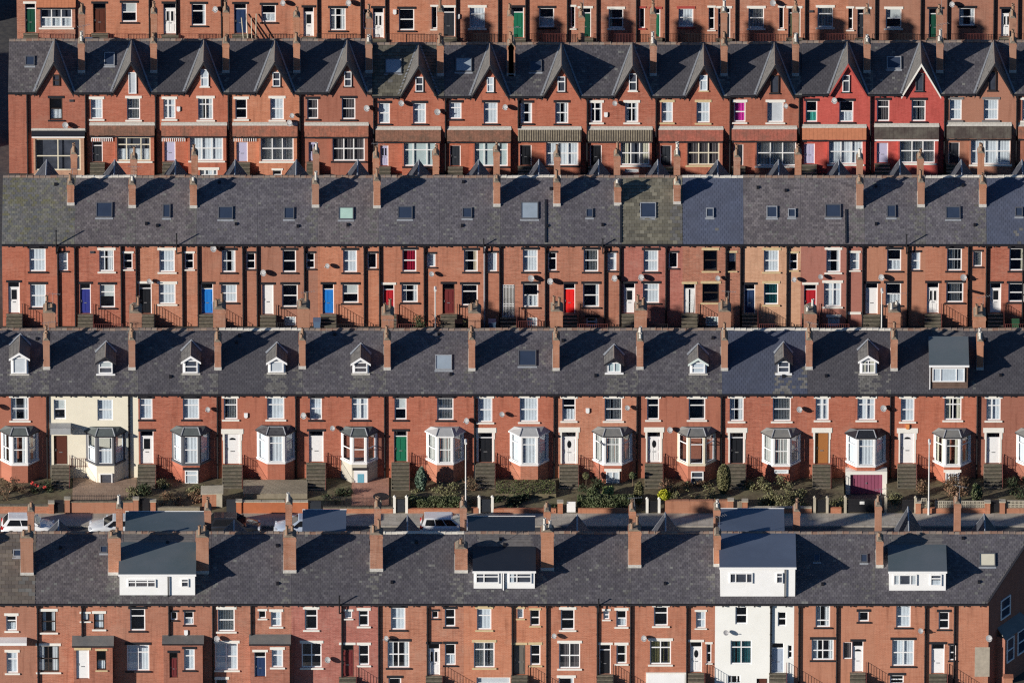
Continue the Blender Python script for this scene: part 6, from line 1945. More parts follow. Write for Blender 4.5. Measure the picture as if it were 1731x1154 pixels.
    # ---- canted bays
    for f in F.get('B', []):
        x0, x1, zs, zt, rm, tr, base, inner, lay = f
        bb = bay(root, x0, x1, zs, zt, rm, tr, {'red': 'red', 'dul': 'dul'}.get(base, base), inner, lay, None, rng)
        for n in F.get('n', []):
            if n[5] == 'gD':
                dr = MB()
                dr.box(n[0], n[2], -0.90, -0.852, n[1], n[3], 'upvc')
                do = dr.build('basement_door', bb)
                gp = MB()
                w_ = n[2] - n[0]
                h_ = n[3] - n[1]
                MATS.setdefault('aqua', plain('door_panel_aqua', (0.14, 0.38, 0.50), 0.3, 0.5, 0.1, 3))
                gp.box(n[0] + 0.26 * w_, n[2] - 0.26 * w_, -0.915, -0.901, n[1] + 0.42 * h_, n[3] - 0.16 * h_, 'aqua')
                gp.build('door_glass', do)
                hd = MB()
                hd.box(n[0] - 0.12, n[2] + 0.12, -0.93, -0.852, n[3] + 0.005, n[3] + 0.2, 'k')
                hd.build('lintel', do)
            else:
                window(bb, -0.85, *n[:4], n[4], n[5], n[6], proud=True, rng=rng)
    # ---- porches
    for f in F.get('P', []):
        x0, x1, zt, zb, mat, kind = f
        m = MB()
        if kind == 'box':
            m.box(x0, x1, -1.0, -0.002, zb, zt, mat)
            m.build('canopy', root)
            continue
        s = (zt - zb) / 1.1
        m.slab([(x0 - 0.05, -1.12, zb), (x1 + 0.05, -1.12, zb), (x1 + 0.05, -0.002, zt), (x0 - 0.05, -0.002, zt)], 0.07, mat)
        pr = m.build('porch_roof', root)
        ph = [tuple(n[:4]) for k in ('pd', 'pw') for n in F.get(k, [])]
        b = MB()
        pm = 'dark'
        wall_grid(b, -1.0, x0 + 0.05, x1 - 0.05, 0.0, zb, ph, pm, depth=0.9)
        b.face([(x1 - 0.05, -1.0, 0), (x1 - 0.05, 0, 0), (x1 - 0.05, 0, zt - 0.08), (x1 - 0.05, -1.0, zb - 0.03)], pm)
        b.face([(x0 + 0.05, 0, 0), (x0 + 0.05, -1.0, 0), (x0 + 0.05, -1.0, zb - 0.03), (x0 + 0.05, 0, zt - 0.08)], pm)
        po = b.build('porch', root)
        for n in F.get('pd', []):
            door(po, -1.0, *n[:4], n[4], n[5], n[6], rng=rng)
        for n in F.get('pw', []):
            window(po, -1.0, *n[:4], n[4], n[5], n[6], rng=rng)
        gg = MB()
        gg.box(x0 - 0.05, x1 + 0.05, -1.22, -1.125, zb - 0.10, zb - 0.01, 'k')
        gg.build('gutter', pr)
    # ---- steps up to the door
    for f in F.get('d', []):
        zd = f[1]
        if zd < 0.35:
            continue
        y0_ = 0.0
        n = max(2, round(zd / 0.19))
        ex = 0.14 if row != 'D' else 0.12
        st = steps(root, f[0] - ex, f[2] + ex, y0_, zd, n, 0.27, 'stone')
        if row == 'A':
            mt = 'ironred' if rng.random() < 0.6 else 'iron'
            if f[2] + ex + 0.4 < hx - 0.5:
                railing(root, [(f[2] + ex + 0.1, -0.9, 0.45), (hx - 0.3, -0.9, 0.45)], 1.0, mt, gap=0.12)
        if row in 'CE':
            rl = zd / n / 0.27
            far = n * 0.27
            mt = 'ironred' if rng.random() < 0.5 else 'iron'
            railing(root, [(f[2] + ex + 0.08, -0.1, zd - 0.05), (f[2] + ex + 0.08, -far, 0.05)], 0.95, mt)
            if rng.random() < 0.75:
                railing(root, [(f[2] + ex + 0.2, -far - 0.05, 0.0), (min(hx - 0.2, f[2] + ex + 2.4), -far - 0.05, 0.0)], 1.0, mt)
        elif row == 'D':
            far = n * 0.27
            railing(root, [(f[2] + ex + 0.06, -0.1, zd - 0.02), (f[2] + ex + 0.06, -far, 0.1)], 0.9, 'ironred')
            railing(root, [(f[2] + ex + 0.06, -0.08, zd - 0.2), (min(f[2] + ex + 1.4, hx), -0.08, zd - 0.2)], 0.8, 'ironred')
            for sx in (f[0] - ex - 0.08, f[2] + ex + 0.03):
                k = MB()
                k.prism([(0.0, 0.0), (0.0, zd - 0.02), (-far, 0.12), (-far, 0.0)], sx, sx + 0.05, 'stone', axis='x')
                k.build('step_cheek', st)
    # ---- oblique end wall
    if oblique:
        ang = math.atan2(1.5, 1.0)
        Lh = a / math.sin(ang)
        M = Matrix.Translation((hx, 0, 0)) @ Matrix.Rotation(ang, 4, 'Z')
        ew = MB()
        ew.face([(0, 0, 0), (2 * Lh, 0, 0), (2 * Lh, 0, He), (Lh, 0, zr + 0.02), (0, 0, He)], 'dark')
        eo = ew.build('end_wall', root, matrix=M)
        window(eo, 0.0, 1.65, 5.0, 3.0, 6.65, 'n', 'h', 'd', proud=True, joined=True)
        bb = MB()
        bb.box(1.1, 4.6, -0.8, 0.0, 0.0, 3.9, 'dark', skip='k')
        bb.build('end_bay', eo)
        br_ = MB()
        br_.slab([(0.95, -0.95, 3.92), (4.75, -0.95, 3.92), (4.45, -0.002, 4.55), (1.25, -0.002, 4.55)], 0.08, 'feltgrey')
        br_.build('bay_roof', eo)
        window(eo, -0.8, 1.3, 1.75, 2.3, 3.75, 'n', 'h', 'd', proud=True, joined=True)
        window(eo, -0.8, 2.8, 1.75, 4.2, 3.75, 'n', 'h', 'd', proud=True, joined=True)
        vb = MB()
        vb.slab([(-0.05, 0.08, He + 0.15), (-0.05, -0.10, He + 0.15), (Lh, -0.10, zr + 0.17), (Lh, 0.08, zr + 0.17)], 0.05, 'k')
        vb.build('verge', eo)
    return root

for i, (spec, feats) in enumerate(HOUSES):
    make_house(spec, feats, i)

# two blocks on the far side of the left hand street: they shade it
for row, lab in (('A', 'brick end block with slate roof beyond the shaded side street behind the gabled row'),
                 ('B', 'brick end block with slate roof beyond the shaded side street beside the gabled row')):
    rw = ROWS[row]
    x1 = -49.5
    root = thing('end_terrace_block', lab, 'building', (x1 - 9, rw['Y'], 0))
    He, a, t = rw['He'], rw['a'], rw['t']
    w = MB()
    w.box(-9, 9, 0, 2 * a, 0, He, 'red', skip='bt')
    for xx in (-9, 9):
        w.face([(xx, 0, He + 0.001), (xx, 2 * a, He + 0.001), (xx, a, He + t * a)], 'red')
    w.build('wall', root)
    r = MB()
    r.slab([(-9.1, -0.2, He - 0.2 * t + 0.12), (9.1, -0.2, He - 0.2 * t + 0.12), (9.1, a, He + t * a + 0.12), (-9.1, a, He + t * a + 0.12)], 0.1, 'rearslate')
    r.slab([(-9.1, a, He + t * a + 0.12), (9.1, a, He + t * a + 0.12), (9.1, 2 * a + 0.2, He - 0.2 * t + 0.12), (-9.1, 2 * a + 0.2, He - 0.2 * t + 0.12)], 0.1, 'rearslate')
    r.build('roof', root)

# ------------------------------------------------------------------ ground, streets
def sheet(name, x0, x1, y0, y1, z, mat, thick=0.0):
    m = MB()
    if thick:
        m.box(x0, x1, y0, y1, z - thick, z, mat, skip='b')
    else:
        m.face([(x0, y0, z), (x1, y0, z), (x1, y1, z), (x0, y1, z)], mat)
    return structure(m.build(name))

YC, YB, YA, YE = ROWS['C']['Y'], ROWS['B']['Y'], ROWS['A']['Y'], ROWS['E']['Y']
PX0, PX1, PY0 = 25.57, 28.84, -5.9           # sunken drive in front of the maroon garage
g_ = MB()
for (x0, x1, y0, y1) in ((-400, 400, -300, PY0), (-400, 400, -0.3, 500), (-400, PX0, PY0, -0.3), (PX1, 400, PY0, -0.3)):
    g_.face([(x0, y0, 0), (x1, y0, 0), (x1, y1, 0), (x0, y1, 0)], 'ground')
structure(g_.build('ground'))
g_ = MB()
g_.face([(PX0, PY0, 0.12), (PX1, PY0, 0.12), (PX1, -0.82, -0.85), (PX0, -0.82, -0.85)], 'asphalt')
g_.face([(PX0, PY0, 0.12), (PX0, -0.82, -0.85), (PX0, -0.3, -0.85), (PX0, -0.3, 0.11), (PX0, PY0, 0.11)], 'stonewall')
g_.face([(PX1, PY0, 0.12), (PX1, PY0, 0.11), (PX1, -0.3, 0.11), (PX1, -0.3, -0.85), (PX1, -0.82, -0.85)], 'stonewall')
structure(g_.build('garage_drive'))
sheet('road', -120, 120, -15.6, -8.3, 0.008, 'asphalt')
sheet('pavement', -120, 120, -8.15, -6.1, 0.12, 'flags', 0.12)
sheet('pavement', -120, 120, -18.0, -15.75, 0.12, 'flags', 0.12)
for i in range(80):
    pass
kb = MB()
n = 240
for i in range(n):
    x = -110 + i * 0.92
    kb.box(x, x + 0.905, -8.30, -8.152, 0.0, 0.125, 'kerb')
stuff(kb.build('kerb_stones'))
for o in bpy.data.objects:
    if o.name.startswith('kerb_stones'):
        o['kind'] = 'structure'
g_ = MB()
for (x0, x1, y0, y1) in ((-120, PX0, -6.09, 0.4), (PX1, 120, -6.09, 0.4), (PX0, PX1, -6.09, PY0)):
    g_.face([(x0, y0, 0.11), (x1, y0, 0.11), (x1, y1, 0.11), (x0, y1, 0.11)], 'soil')
structure(g_.build('garden_ground'))
for yy, (y0, y1) in (('C', (YC - 7.5, YC - 3.0)), ('B', (YB - 8.5, YB - 4.0)), ('A', (YA - 8.0, YA - 3.5))):
    sheet('road', -120, 120, y0, y1, 0.008, 'asphalt')
sheet('pavement', -120, 120, YE - 4.0, YE - 2.2, 0.05, 'flags', 0.05)
sheet('side_street', -48.5, -39.2, 30, 110, 0.012, 'asphalt')

# ------------------------------------------------------------------ front gardens of the bay windowed row
def patio(x0, x1, y0, y1, z, mat):
    return sheet('patio', x0, x1, y0, y1, z, mat, 0.05)

patio(-33.84, -28.93, -5.7, 0.0, 0.16, 'patio')
patio(-12.34, -9.48, -5.4, 0.0, 0.16, 'redflags')

def brick_wall(label, x0, x1, y, h, mat='gardenbrick', coping=None, piers=(), th=0.23, pier_mat=None, ph=0.25):
    root = thing('garden_wall', label, 'wall', (0.5 * (x0 + x1), y, 0.1), 'low front garden walls along the pavement')
    hw = 0.5 * (x1 - x0)
    m = MB()
    m.box(-hw, hw, -th / 2, th / 2, 0.0, h, mat)
    m.build('wall_body', root)
    if coping:
        n = max(1, round(2 * hw / 0.62))
        w = 2 * hw / n
        for i in range(n):
            c = MB()
            j = 0.006 * ((i * 7) % 3)
            c.box(-hw + i * w + 0.006, -hw + (i + 1) * w - 0.006, -th / 2 - 0.04, th / 2 + 0.04, h + 0.001, h + 0.08 + j, coping)
            c.build('coping_stone', root)
    for px in piers:
        p = MB()
        xx = px - 0.5 * (x0 + x1)
        p.box(xx - 0.2, xx + 0.2, -0.2, 0.2, 0.0, h + ph, pier_mat or mat)
        p.box(xx - 0.25, xx + 0.25, -0.25, 0.25, h + ph + 0.001, h + ph + 0.09, 'stonepale')
        p.build('pier', root)
    return root

WY = -6.0
brick_wall('low brick garden wall below the bare bush at far left', -42.07, -35.52, WY, 0.62, coping='stone', piers=(-35.39,))
brick_wall('patterned brick garden wall topped with railings before the cream house', -34.30, -29.11, WY, 0.95, coping='stone', piers=(-34.16, -28.89))
brick_wall('low pale stone garden wall beside the white topped bin store', -27.25, -23.98, WY, 0.5, 'stonewall', piers=(-27.57,), pier_mat='gardenbrick', ph=0.5)
brick_wall('smooth orange garden wall with broad pale coping', -21.07, -15.66, WY, 0.95, 'orangerender', coping='stonepale', piers=(-20.98,), pier_mat='orangerender', ph=0.05)
brick_wall('low brick garden wall carrying dark railings beside the basement door', -14.52, -9.16, WY, 0.42, coping='stone')
brick_wall('low brick garden wall below the square hedge beside the white gate posts', -7.98, -4.02, WY, 0.38)
brick_wall('short brick garden wall right of the lamp post base', -3.11, -2.57, WY, 0.45)
brick_wall('low brick garden wall under black netting', -1.43, 3.39, WY, 0.38, piers=(3.70,), ph=0.55)
brick_wall('low brick garden wall below the long clipped hedge beside the white gate', 5.07, 9.39, WY, 0.38)
brick_wall('tall red brick garden wall beside the golden bush', 11.75, 16.70, WY, 1.0, coping='gardenbrick', piers=(16.80,), ph=0.1)
brick_wall('low brick garden wall below the tangled olive scrub', 18.02, 23.02, WY, 0.42, coping='stonepale', piers=(17.89,), ph=0.6)
brick_wall('short brick wall between two pale stone posts', 24.48, 25.30, WY, 0.45)
brick_wall('brick garden wall carrying pale pierced screen blocks', 31.43, 36.48, WY, 0.42, piers=(31.20, 36.52), ph=0.5)
brick_wall('brick garden wall with pierced screen at right photo edge', 37.80, 42.02, WY, 0.42, piers=(37.66,), ph=0.55)

def gate(label, x0, x1, h, mat='iron', posts=None, pm='w', solid=True):
    root = thing('garden_gate', label, 'gate', (0.5 * (x0 + x1), WY, 0.1), 'gates along the pavement')
    hw = 0.5 * (x1 - x0)
    if solid:
        m = MB()
        m.box(-hw + 0.05, hw - 0.05, -0.025, 0.025, 0.06, h, mat)
        m.build('gate_panel', root)
        r = MB()
        for zz in (0.12, 0.5 * h, h - 0.16):
            r.box(-hw + 0.06, hw - 0.06, -0.04, -0.026, zz, zz + 0.07, mat)
        r.build('rail', root)
    else:
        n = 6
        for i in range(n):
            s = MB()
            w = (2 * hw - 0.1) / n
            s.box(-hw + 0.05 + i * w + 0.012, -hw + 0.05 + (i + 1) * w - 0.012, -0.03, 0.0, 0.05, h + 0.02 * ((i * 5) % 3), mat)
            s.build('slat', root)
        r = MB()
        r.box(-hw + 0.05, hw - 0.05, 0.001, 0.04, 0.3, 0.38, mat)
        r.box(-hw + 0.05, hw - 0.05, 0.001, 0.04, h - 0.3, h - 0.22, mat)
        r.build('rail', root)
    for s in (posts or ()):
        p = MB()
        xx = -hw - 0.1 if s == 'l' else hw + 0.1
        p.box(xx - 0.10, xx + 0.10, -0.10, 0.10, 0.0, h + 0.2, pm)
        p.prism([(xx - 0.12, h + 0.201), (xx + 0.12, h + 0.201), (xx, h + 0.32)], -0.12, 0.12, pm)
        p.build('gate_post', root)
    return root

gate('black iron gate with round motif before the cream house', -35.20, -34.39, 1.1)
gate('tall black gate between brick piers right of the cream house', -28.66, -27.80, 1.25)
gate('dark charcoal gate left of the orange garden wall', -21.98, -21.16, 1.15, 'door_slate')
gate('dark gate right of the orange garden wall', -15.57, -14.61, 1.0, 'door_slate')
gate('charcoal gate between white posts left of the square hedge', -8.93, -8.20, 1.15, 'door_slate', 'lr')
gate('charcoal gate between white posts right of the lamp post', -2.43, -1.61, 1.15, 'door_slate', 'lr')
gate('white panelled garden gate beside the long clipped hedge', 4.16, 4.93, 0.95, 'upvc')
gate('black gate between white posts left of the golden bush', 10.48, 11.20, 1.0, 'iron', 'lr')
gate('weathered wooden slat gate right of the red brick garden wall', 17.02, 17.70, 1.0, 'fencewood', solid=False)
gate('black gate between pale stone posts left of the maroon garage', 23.34, 24.11, 1.1, 'iron', 'lr', 'stonepale')
gt = gate('wide black double gate with white notice before the maroon garage', 25.70, 28.61, 1.15, 'iron', 'lr', 'stonepale')
sg = MB()
sg.box(26.89 - 27.16 - 0.18, 26.89 - 27.16 + 0.18, -0.06, -0.045, 0.75, 1.0, 'signwhite')
sg.build('notice_plate', gt)
gate('black gate left of the pierced screen wall', 29.93, 30.89, 1.1, 'iron', 'r', 'stonepale')
gate('black gate at right photo edge between brick piers', 36.70, 37.48, 1.1, 'iron')

def iron_fence(label, x0, x1, y, z, h, mat='iron', gap=0.13):
    m = MB()
    n = int((x1 - x0) / gap)
    for i in range(n + 1):
        x = x0 + (x1 - x0) * i / n
        m.tube((x, y, z), (x, y, z + h), 0.014, 0.008, mat, 5)
        m.tube((x, y, z + h), (x, y, z + h + 0.07), 0.022, 0.002, mat, 5)
    for q in (0.12, 0.82):
        m.box(x0, x1, y - 0.012, y + 0.012, z + q * h, z + q * h + 0.035, mat)
    return tag(m.build('iron_railing'), label, 'railing', 'iron railings on the garden walls')

iron_fence('spiked black railing on the patterned brick wall before the cream house', -34.02, -29.16, WY, 1.13, 0.5)
iron_fence('dark railing with twiggy hedge before the blue basement door', -14.52, -9.16, WY, 0.6, 0.85, gap=0.10)

def screen(label, x0, x1, y, z):
    """pierced concrete screen blocks"""
    root = thing('screen_wall', label, 'screen', (0.5 * (x0 + x1), y, z), 'pierced screens on the garden walls')
    n = max(1, round((x1 - x0) / 0.3))
    w = (x1 - x0) / n
    hw = 0.5 * (x1 - x0)
    first = None
    for r in range(2):
        for i in range(n):
            if first is None:
                m = MB()
                t = 0.045
                m.box(-w / 2, w / 2, -0.05, 0.05, 0, t, 'stonepale')
                m.box(-w / 2, w / 2, -0.05, 0.05, w - t, w - 0.002, 'stonepale')
                m.box(-w / 2, -w / 2 + t, -0.05, 0.05, t, w - t, 'stonepale')
                m.box(w / 2 - t, w / 2 - 0.002, -0.05, 0.05, t, w - t, 'stonepale')
                m.box(-0.02, 0.02, -0.04, 0.04, t, w - t, 'stonepale')
                m.box(-w / 2 + t, w / 2 - t, -0.039, 0.039, w / 2 - 0.02, w / 2 + 0.02, 'stonepale')
                first = m.build('screen_block', root)
                o = first
            else:
                o = first.copy()
                COL.objects.link(o)
                o.parent = root
            o.location = (-hw + (i + 0.5) * w, 0, r * w)
    return root

screen('pale pierced concrete screen blocks behind the right hand lamp post', 32.48, 36.30, WY, 0.54)
screen('short run of pierced screen blocks left of the right hand lamp post', 31.43, 31.84, WY, 0.54)
screen('pierced concrete screen blocks at right photo edge', 38.02, 42.02, WY, 0.54)

def retaining(label, x0, x1, y0, y1, h, mat='stonewall'):
    m = MB()
    m.box(x0, x1, y0, y1, 0.05, h, mat, skip='b')
    return tag(m.build('stone_terrace'), label, 'terrace')

retaining('pale stone terrace before the slate roofed bay', -20.70, -15.75, -3.6, -1.2, 0.55)
retaining('brown earth bank with stone edge under the white bay beside netting', -1.34, 3.39, -3.4, -1.0, 0.45, 'soil')

# bin store
bs = thing('bin_store', 'small brick bin store with pale slab top beside the dark gate', 'bin store', (-23.07, -4.6, 0.1))
m = MB()
m.box(-0.75, 0.35, -0.5, 0.5, 0, 1.15, 'gardenbrick')
m.build('store_wall', bs)
m = MB()
m.box(0.352, 0.80, -0.5, 0.52, 0, 1.25, 'stonepale')
m.build('side_wall', bs)
m = MB()
m.slab([(-0.85, -0.6, 1.2), (0.88, -0.6, 1.26), (0.88, 0.65, 1.36), (-0.85, 0.65, 1.30)], 0.07, 'stonepale')
m.build('slab_top', bs)

# ------------------------------------------------------------------ planting
def leaf_mesh(pts, size, mat, rng, name):
    """many separate leaf clumps, each a small bent quad"""
    V, F = [], []
    for (x, y, z) in pts:
        s = size * rng.uniform(0.6, 1.3)
        d = Vector((rng.gauss(0, 1), rng.gauss(0, 1), rng.gauss(0.3, 1))).normalized()
        u = d.orthogonal().normalized()
        w = d.cross(u)
        b = len(V)
        c = Vector((x, y, z))
        for (p, q, k) in ((-1, -0.7, 0), (1, -0.7, 0), (1, 0.7, 0.2), (-1, 0.7, 0.2)):
            V.append(tuple(c + s * (p * u + q * w + k * d)))
        F.append((b, b + 1, b + 2, b + 3))
    me = bpy.data.meshes.new(name)
    me.from_pydata(V, [], F)
    me.materials.append(MATS[mat])
    me.update()
    o = bpy.data.objects.new(name, me)
    COL.objects.link(o)
    return o

def blob_pts(n, cx, cy, cz, rx, ry, rz, rng, shell=0.55, lump=0.12):
    out = []
    ph = [rng.uniform(0, 6.28) for _ in range(6)]
    while len(out) < n:
        d = Vector((rng.gauss(0, 1), rng.gauss(0, 1), rng.gauss(0, 1))).normalized()
        k = 1 + lump * (math.sin(5 * d.x + ph[0]) + math.sin(6 * d.z + ph[1]) * math.sin(4 * d.y + ph[2]))
        r = rng.uniform(shell, 1.0) ** 0.6 * k
        out.append((cx + d.x * rx * r, cy + d.y * ry * r, cz + d.z * rz * r))
    return out

def bush(name, label, cat, x, y, z0, rx, ry, rz, mat, n, size, rng, trunk=True, group=None, lump=0.12, cone=0.0, shell=0.55):
    root = thing(name, label, cat, (x, y, 0.1), group)
    pts = blob_pts(n, 0, 0, z0 + rz, rx, ry, rz, rng, shell, lump)
    if cone:
        pts = [(px * (1 - cone * max(0, (pz - z0) / (2 * rz))), py * (1 - cone * max(0, (pz - z0) / (2 * rz))), pz) for (px, py, pz) in pts]
    o = leaf_mesh(pts, size, mat, rng, 'crown')
    o.parent = root
    if trunk:
        m = MB()
        m.tube((0, 0, 0), (0.02, 0.01, z0 + rz), 0.05, 0.02, 'twig', 6)
        for i in range(5):
            t = rng.uniform(0, 6.28)
            m.tube((0, 0, z0 + 0.2 * rz), (rx * 0.6 * math.cos(t), ry * 0.6 * math.sin(t), z0 + rz * rng.uniform(0.8, 1.4)), 0.02, 0.008, 'twig', 5)
        b = m.build('trunk', root)
    return root

def hedge(label, x0, x1, y0, y1, h, mat, n, rng):
    pts = []
    while len(pts) < n:
        f = rng.random()
        x, y, z = rng.uniform(x0, x1), rng.uniform(y0, y1), rng.uniform(0.1, h)
        if f < 0.42:
            y = y0 + rng.uniform(0, 0.08)
        elif f < 0.75:
            z = h - rng.uniform(0, 0.09)
        elif f < 0.85:
            x = x0 if rng.random() < 0.5 else x1
        z += 0.04 * math.sin(x * 3.1) + 0.02 * math.sin(x * 9.7)
        y += 0.05 * math.sin(x * 4.3 + z * 3)
        pts.append((x, y, z))
    root = thing('hedge', label, 'hedge', (0, 0, 0), 'clipped hedges behind the garden walls')
    o = leaf_mesh(pts, 0.065, mat, rng, 'leaves')
    o.parent = root
    m = MB()
    for i in range(int((x1 - x0) / 0.45)):
        x = x0 + 0.2 + i * 0.45
        m.tube((x, 0.5 * (y0 + y1), 0.1), (x + rng.uniform(-0.1, 0.1), 0.5 * (y0 + y1), h - 0.1), 0.03, 0.015, 'twig', 5)
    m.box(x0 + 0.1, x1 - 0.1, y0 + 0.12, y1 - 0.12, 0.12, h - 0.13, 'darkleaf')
    m.build('stems', root)
    return root

def scrub(label, x0, x1, y0, y1, h, mat, n, rng, twigs=60, name='shrub', group='tangled winter shrubs in the front gardens'):
    root = thing(name, label, 'shrub', (0.5 * (x0 + x1), 0.5 * (y0 + y1), 0.1), group)
    hx, hy = 0.5 * (x1 - x0), 0.5 * (y1 - y0)
    pts = []
    cl = [(rng.uniform(-hx, hx), rng.uniform(-hy, hy), rng.uniform(0.35, 1.0) * h) for _ in range(max(3, int(hx * hy * 4)))]
    for i in range(n):
        c = rng.choice(cl)
        pts.append((c[0] + rng.gauss(0, 0.2), c[1] + rng.gauss(0, 0.2), max(0.02, c[2] * rng.uniform(0.15, 1.05))))
    o = leaf_mesh(pts, 0.05, mat, rng, 'leaves')
    o.parent = root
    m = MB()
    for i in range(twigs):
        c = rng.choice(cl)
        m.tube((c[0] * 0.9, c[1] * 0.9, 0), (c[0] + rng.gauss(0, 0.25), c[1] + rng.gauss(0, 0.2), c[2] * rng.uniform(0.8, 1.25)), 0.014, 0.005, 'twig', 4, caps=False)
    m.build('stems', root)
    return root

VR = random.Random(21)
hedge('square clipped green hedge between gate posts and lamp post', -7.93, -4.02, -5.75, -5.05, 1.05, 'hedge', 3600, VR)
hedge('long clipped green hedge beside the white gate', 5.07, 9.34, -5.75, -4.95, 1.15, 'hedge', 4600, VR)
bush('conifer', 'silver green conical conifer beside emerald door steps', 'conifer', -6.98, -2.0, 0.0, 0.55, 0.55, 0.95, 'conifer', 1700, 0.075, VR, cone=0.45, lump=0.08)
bush('topiary_bush', 'round clipped bush behind the long hedge', 'bush', 6.25, -3.9, 0.15, 0.52, 0.5, 0.48, 'hedge', 1300, 0.06, VR, lump=0.04)
bush('topiary_bush', 'small round topiary ball near the bay corner behind potted plants', 'bush', 5.70, -1.6, 0.75, 0.26, 0.26, 0.26, 'olive', 500, 0.05, VR, lump=0.04)
bush('topiary_bush', 'small round topiary ball beside the clipped column', 'bush', 9.30, -1.5, 0.7, 0.27, 0.27, 0.26, 'hedge', 500, 0.05, VR, lump=0.04)
bush('leafy_plant', 'pale green spiky plant in front of basement window', 'plant', 7.43, -2.9, 0.05, 0.42, 0.4, 0.32, 'lightgreen', 650, 0.06, VR, trunk=False, lump=0.2)
bush('column_shrub', 'square clipped brown green column at the end of the long hedge', 'shrub', 9.75, -4.5, 0.0, 0.36, 0.36, 0.95, 'yew', 2000, 0.055, VR, lump=0.03, shell=0.75)
bush('column_shrub', 'tall smooth clipped cypress beside the slat gate', 'shrub', 16.30, -2.7, 0.0, 0.52, 0.5, 1.28, 'yew', 3600, 0.055, VR, lump=0.02, shell=0.8)
bush('golden_bush', 'bright golden ball bush beside the red brick garden wall', 'bush', 11.70, -5.6, 0.95, 0.50, 0.5, 0.38, 'gold', 1300, 0.06, VR, lump=0.05)
bush('evergreen_bush', 'dark green rounded bush beside the blue shadowed steps', 'bush', 35.70, -4.0, 0.0, 0.42, 0.42, 0.72, 'hedge', 1400, 0.065, VR)
scrub('tangled bare brown bush at the far left garden', -39.80, -37.30, -4.6, -1.3, 1.3, 'brownleaf', 350, VR, 130)
scrub('small rose bush with red blooms beside the black railings', -37.16, -35.52, -3.4, -1.6, 0.7, 'darkleaf', 400, VR, 30)
scrub('low dark weeds behind the pale stone wall', -27.16, -23.98, -5.2, -2.4, 0.55, 'brownleaf', 700, VR, 60)
scrub('leafy green shrubs behind the square hedge', -7.80, -3.43, -4.6, -1.6, 0.6, 'olive', 900, VR, 50)
scrub('brown and green border plants left of the tall cypress', 11.93, 15.57, -5.0, -1.6, 0.75, 'olive', 1100, VR, 90)
scrub('reddish brown shrub beside the stone steps left of the cypress', 11.57, 12.48, -3.2, -1.6, 1.1, 'brownleaf', 500, VR, 50)
scrub('pink brown heather left of the slat gate', 15.11, 15.93, -5.4, -4.2, 0.6, 'brownleaf', 350, VR, 30)
scrub('tangled olive scrub filling the garden below the grey roofed bay', 18.30, 23.02, -5.6, -1.4, 1.05, 'olive', 4200, VR, 260)
scrub('spiky green plant beside the maroon garage', 28.84, 29.66, -5.0, -3.4, 1.0, 'olive', 600, VR, 40)
scrub('dense brown shrub under the cream framed bay at right', 31.39, 35.20, -3.4, -1.0, 1.5, 'brownleaf', 2200, VR, 200)
scrub('pale dead branches behind the pierced screen wall', 32.02, 35.20, -5.3, -3.6, 0.6, 'brownleaf', 600, VR, 150)
scrub('dark leafy shrub at right photo edge behind screen blocks', 37.93, 40.66, -5.2, -2.2, 0.8, 'darkleaf', 700, VR, 60)
scrub('black netted ivy bank above the low brick wall', -1.34, 3.30, -5.7, -3.6, 0.55, 'darkleaf', 2600, VR, 60)
scrub('dark ivy over the steps right of the cream house', -28.75, -27.43, -3.6, -2.0, 0.8, 'darkleaf', 700, VR, 40)
scrub('low green plants along the right edge of the brown patio', -29.61, -28.93, -5.2, -0.9, 0.4, 'olive', 500, VR, 30)
scrub('dark twiggy border behind the pale stone wall', -26.98, -24.07, -2.6, -1.1, 0.6, 'olive', 900, VR, 70)
scrub('ragged dark shrubs beside the steps of the house with white alarm', 5.20, 6.66, -3.0, -1.2, 0.9, 'darkleaf', 700, VR, 60)
scrub('bare brown twigs before the bay of the black doored house beside lamp post', -3.34, -2.70, -4.6, -1.2, 0.9, 'brownleaf', 300, VR, 110)
scrub('low brown border plants under the cream framed bay with orange brick', 12.93, 15.48, -2.0, -0.95, 0.5, 'brownleaf', 500, VR, 60)
scrub('weedy strip between the stone steps and maroon garage', 24.57, 25.48, -5.4, -1.4, 0.5, 'olive', 600, VR, 60)
scrub('dark climbing shrub against the bay at right photo edge', 38.02, 39.98, -2.0, -0.8, 1.2, 'darkleaf', 700, VR, 60)
scrub('low dark weeds behind the twiggy railing left of the blue basement door', -14.34, -12.52, -5.2, -2.2, 0.5, 'darkleaf', 700, random.Random(5), 70)
gr = leaf_mesh([(VR.uniform(-1.25, 3.30), VR.uniform(-3.6, -1.2), 0.52 + VR.uniform(0, 0.05)) for _ in range(900)], 0.045, 'grass', VR, 'grass')
stuff(gr)
for k, (px, py, pz) in enumerate(((-36.93, -2.4, 0.85), (-35.98, -2.9, 0.75), (-36.61, -2.2, 0.6))):
    fb = leaf_mesh([(VR.gauss(0, 0.07), VR.gauss(0, 0.07), VR.gauss(0, 0.05)) for _ in range(26)], 0.06, 'flowerred', VR, 'flower_head')
    fb.location = (px, py, pz)
    tag(fb, ('red bloom left above the rose bush', 'red bloom lowest right on the rose bush', 'red bloom between the two others on the rose bush')[k], 'flower', 'red blooms on the rose bush')

